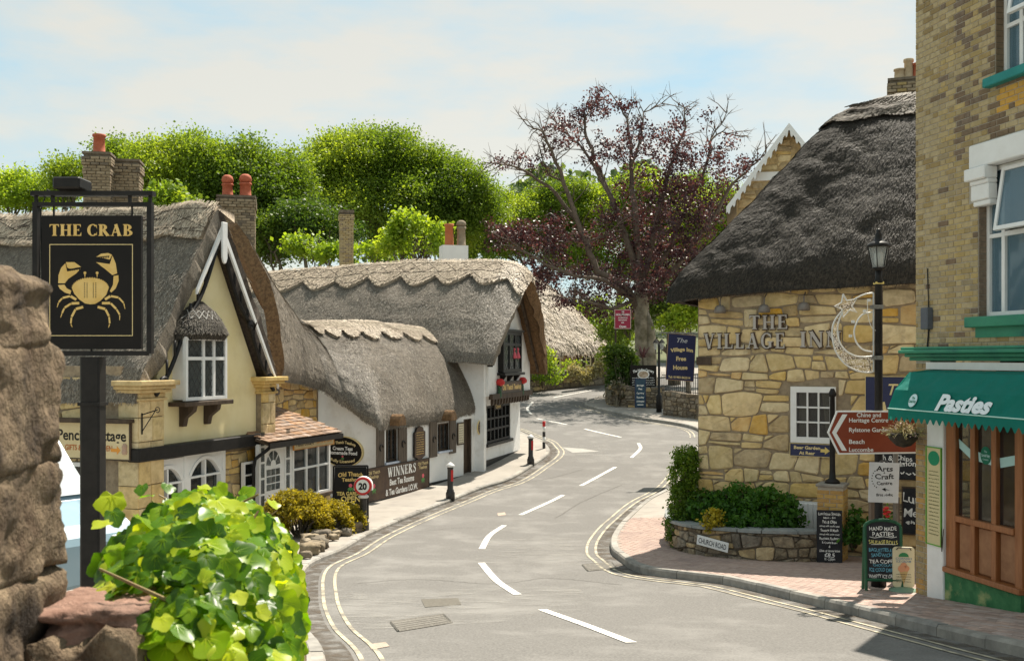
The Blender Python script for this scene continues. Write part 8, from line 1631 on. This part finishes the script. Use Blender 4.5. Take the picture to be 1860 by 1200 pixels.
for (a, b, rx, ry, n) in fol:
    n = int(n * (1.4 if b < 360 else 1.7)); nc = max(3, n // 24); d = rg.normal(0, .5, (nc, 3)); cc = np.array([tuple(L3(a, b, rr.uniform(-2.5, 2.5)))]) + d * np.array([rx / F * 60, 1.6, ry / F * 60]); p = np.repeat(cc, n // nc, 0); p = p + rg.normal(0, .2, p.shape) * np.array([1, 1, .75]); CC.append(p); TN.append(np.repeat(rg.random(nc) * .8 + .1, n // nc))
leaf_cloud('crown', np.concatenate(CC), .16, bt_, COP, 9, .25, rnd=np.concatenate(TN), droop=.3)
# ================================================================ woods behind the roofs
def tr_(label, px, Y, blobs, m, seed, **k):
    x = P(px, 0, Y).x; return tree(label, (x, Y, g(Y)), [pb(a, b, Y + dy, rx / F * Y, ry_, rz / F * Y) for a, b, rx, ry_, rz, dy in blobs], m, seed, **k)
kw = dict(leaf=.155, per=1.7, nleaf=95, sig=.5)
tr_('great domed bright tree rising behind the tea shop roof', 700, 66, [(690, 300, 105, 3.4, 70, 0), (640, 330, 85, 3, 75, -.5), (740, 320, 95, 3, 75, 0), (800, 355, 85, 2.8, 75, -.8), (600, 370, 70, 2.6, 90, -1), (690, 390, 130, 3.2, 80, -1.6), (860, 390, 60, 2.4, 70, -1), (780, 430, 100, 2.4, 50, -2)], MIDT, 201, **kw)
tr_('broad dark-green tree behind the two-pot chimney', 400, 58, [(380, 320, 95, 3, 65, 0), (310, 310, 80, 2.6, 55, 0), (450, 330, 85, 2.6, 70, -.5), (250, 320, 60, 2.4, 55, 0), (500, 380, 60, 2.4, 80, -.5), (400, 400, 120, 2.4, 70, -1), (520, 330, 40, 2, 50, .5)], MIDT, 202, **kw)
tr_('deep green tree filling the gap left of the slim chimney', 560, 54, [(540, 420, 70, 2, 60, 0), (490, 450, 50, 1.8, 60, 0), (600, 440, 60, 1.8, 45, 0)], DRKT, 203, leaf=.15, per=2.2, nleaf=75, sig=.42)
tr_('small bright tree at the far left edge', 35, 62, [(20, 350, 50, 2, 34, 0), (62, 358, 38, 2, 30, 0), (-40, 350, 60, 2, 34, 0)], BRT, 204, **kw)
tr_('small airy tree left of the red chimney pot', 135, 60, [(130, 320, 30, 1.4, 32, 0), (110, 345, 26, 1.2, 26, 0), (215, 290, 34, 1.4, 30, 0)], MIDT, 205, **kw)
for i, (px, Y, bl, lab) in enumerate(((565, 50, [(568, 450, 42, 1.2, 24, 0), (600, 462, 30, 1, 16, 0)], 'bright sapling just above the tea shop ridge on the left'), (755, 50, [(760, 425, 48, 1.3, 34, 0), (720, 445, 30, 1, 20, 0), (790, 445, 25, 1, 20, 0)], 'bright bushy sapling left of the orange pot'), (670, 51, [(672, 460, 36, 1, 14, 0)], 'low bright sapling right of the slim chimney'))): tr_(lab, px, Y, bl, BRT, 210 + i, leaf=.22, per=4, nleaf=22, sig=.3, trunk=.12, group='saplings above the tea shop ridge')
tr_('yellow-green tree behind the left limbs of the beech', 985, 98, [(960, 400, 60, 3, 50, 0), (1020, 380, 60, 3, 50, 0), (900, 390, 50, 3, 50, 0), (1000, 440, 80, 3, 60, 0), (930, 430, 70, 3, 60, 0), (880, 440, 60, 3, 60, -1)], MIDT, 220, leaf=.19, per=1.4, nleaf=90, sig=.55)
tr_('bright yellow tree glowing behind the beech crown', 1110, 98, [(1090, 400, 80, 3, 60, 0), (1160, 380, 80, 3, 60, 0), (1230, 390, 80, 3, 65, 0), (1120, 470, 110, 3, 60, -1), (1230, 470, 100, 3, 60, -1)], BRT, 221, leaf=.19, per=1.4, nleaf=90, sig=.55)
tr_('bright tree between the beech and the fretted gable', 1310, 92, [(1300, 400, 60, 2.6, 70, 0), (1350, 420, 60, 2.6, 70, 0), (1290, 490, 70, 2.6, 60, 0)], BRT, 222, leaf=.19, per=1.4, nleaf=90, sig=.55)
tr_('dark tree standing behind the beech trunk', 1225, 68, [(1215, 570, 50, 2, 50, 0), (1250, 530, 60, 2, 50, 0), (1120, 590, 40, 1.6, 50, 0)], DRKT, 223, leaf=.15, per=2.2, nleaf=75, sig=.42)
tr_('bright leafy bush tree at the left corner of the inn', 1250, 57, [(1245, 580, 34, 1, 26, 0), (1225, 590, 22, .8, 16, -.3), (1262, 560, 26, .8, 22, 0)], BRT, 224, leaf=.2, per=5, nleaf=20, sig=.25, trunk=.14)
tr_('shady bush tree under the beech beside the far cottage', 1090, 84, [(1070, 590, 40, 2, 50, 0), (1100, 620, 40, 2, 40, 0)], MIDT, 225, leaf=.3, per=1.8, nleaf=26, sig=.4)
tr_('tall tree hidden low behind the cream cottage ridge', 300, 46, [(300, 400, 70, 2, 50, 0), (210, 400, 50, 2, 45, 0)], MIDT, 226, leaf=.26, per=2.4, nleaf=24, sig=.35)
rg = np.random.default_rng(4)                             # far wooded hillside: one mass
n = 9000; hx = rg.uniform(-30, 60, n); hy = 150 + rg.uniform(-6, 6, n); ht_ = 24 + 3.0 * np.sin(hx * .13) + 1.5 * np.sin(hx * .41); hz = ht_ - np.abs(rg.normal(0, 4.5, n)) + CZ
HILL = leaf_mat('far_leaf', [(0, (.05, .09, .04)), (.5, (.11, .17, .06)), (1, (.2, .27, .09))], .3); hl = leaf_cloud('far_wood', np.stack([hx, hy, hz], 1), 1.1, None, HILL, 4); kind(hl, 'stuff'); tag(hl, 'distant hazy green wood on the hill behind the beech', 'wood')
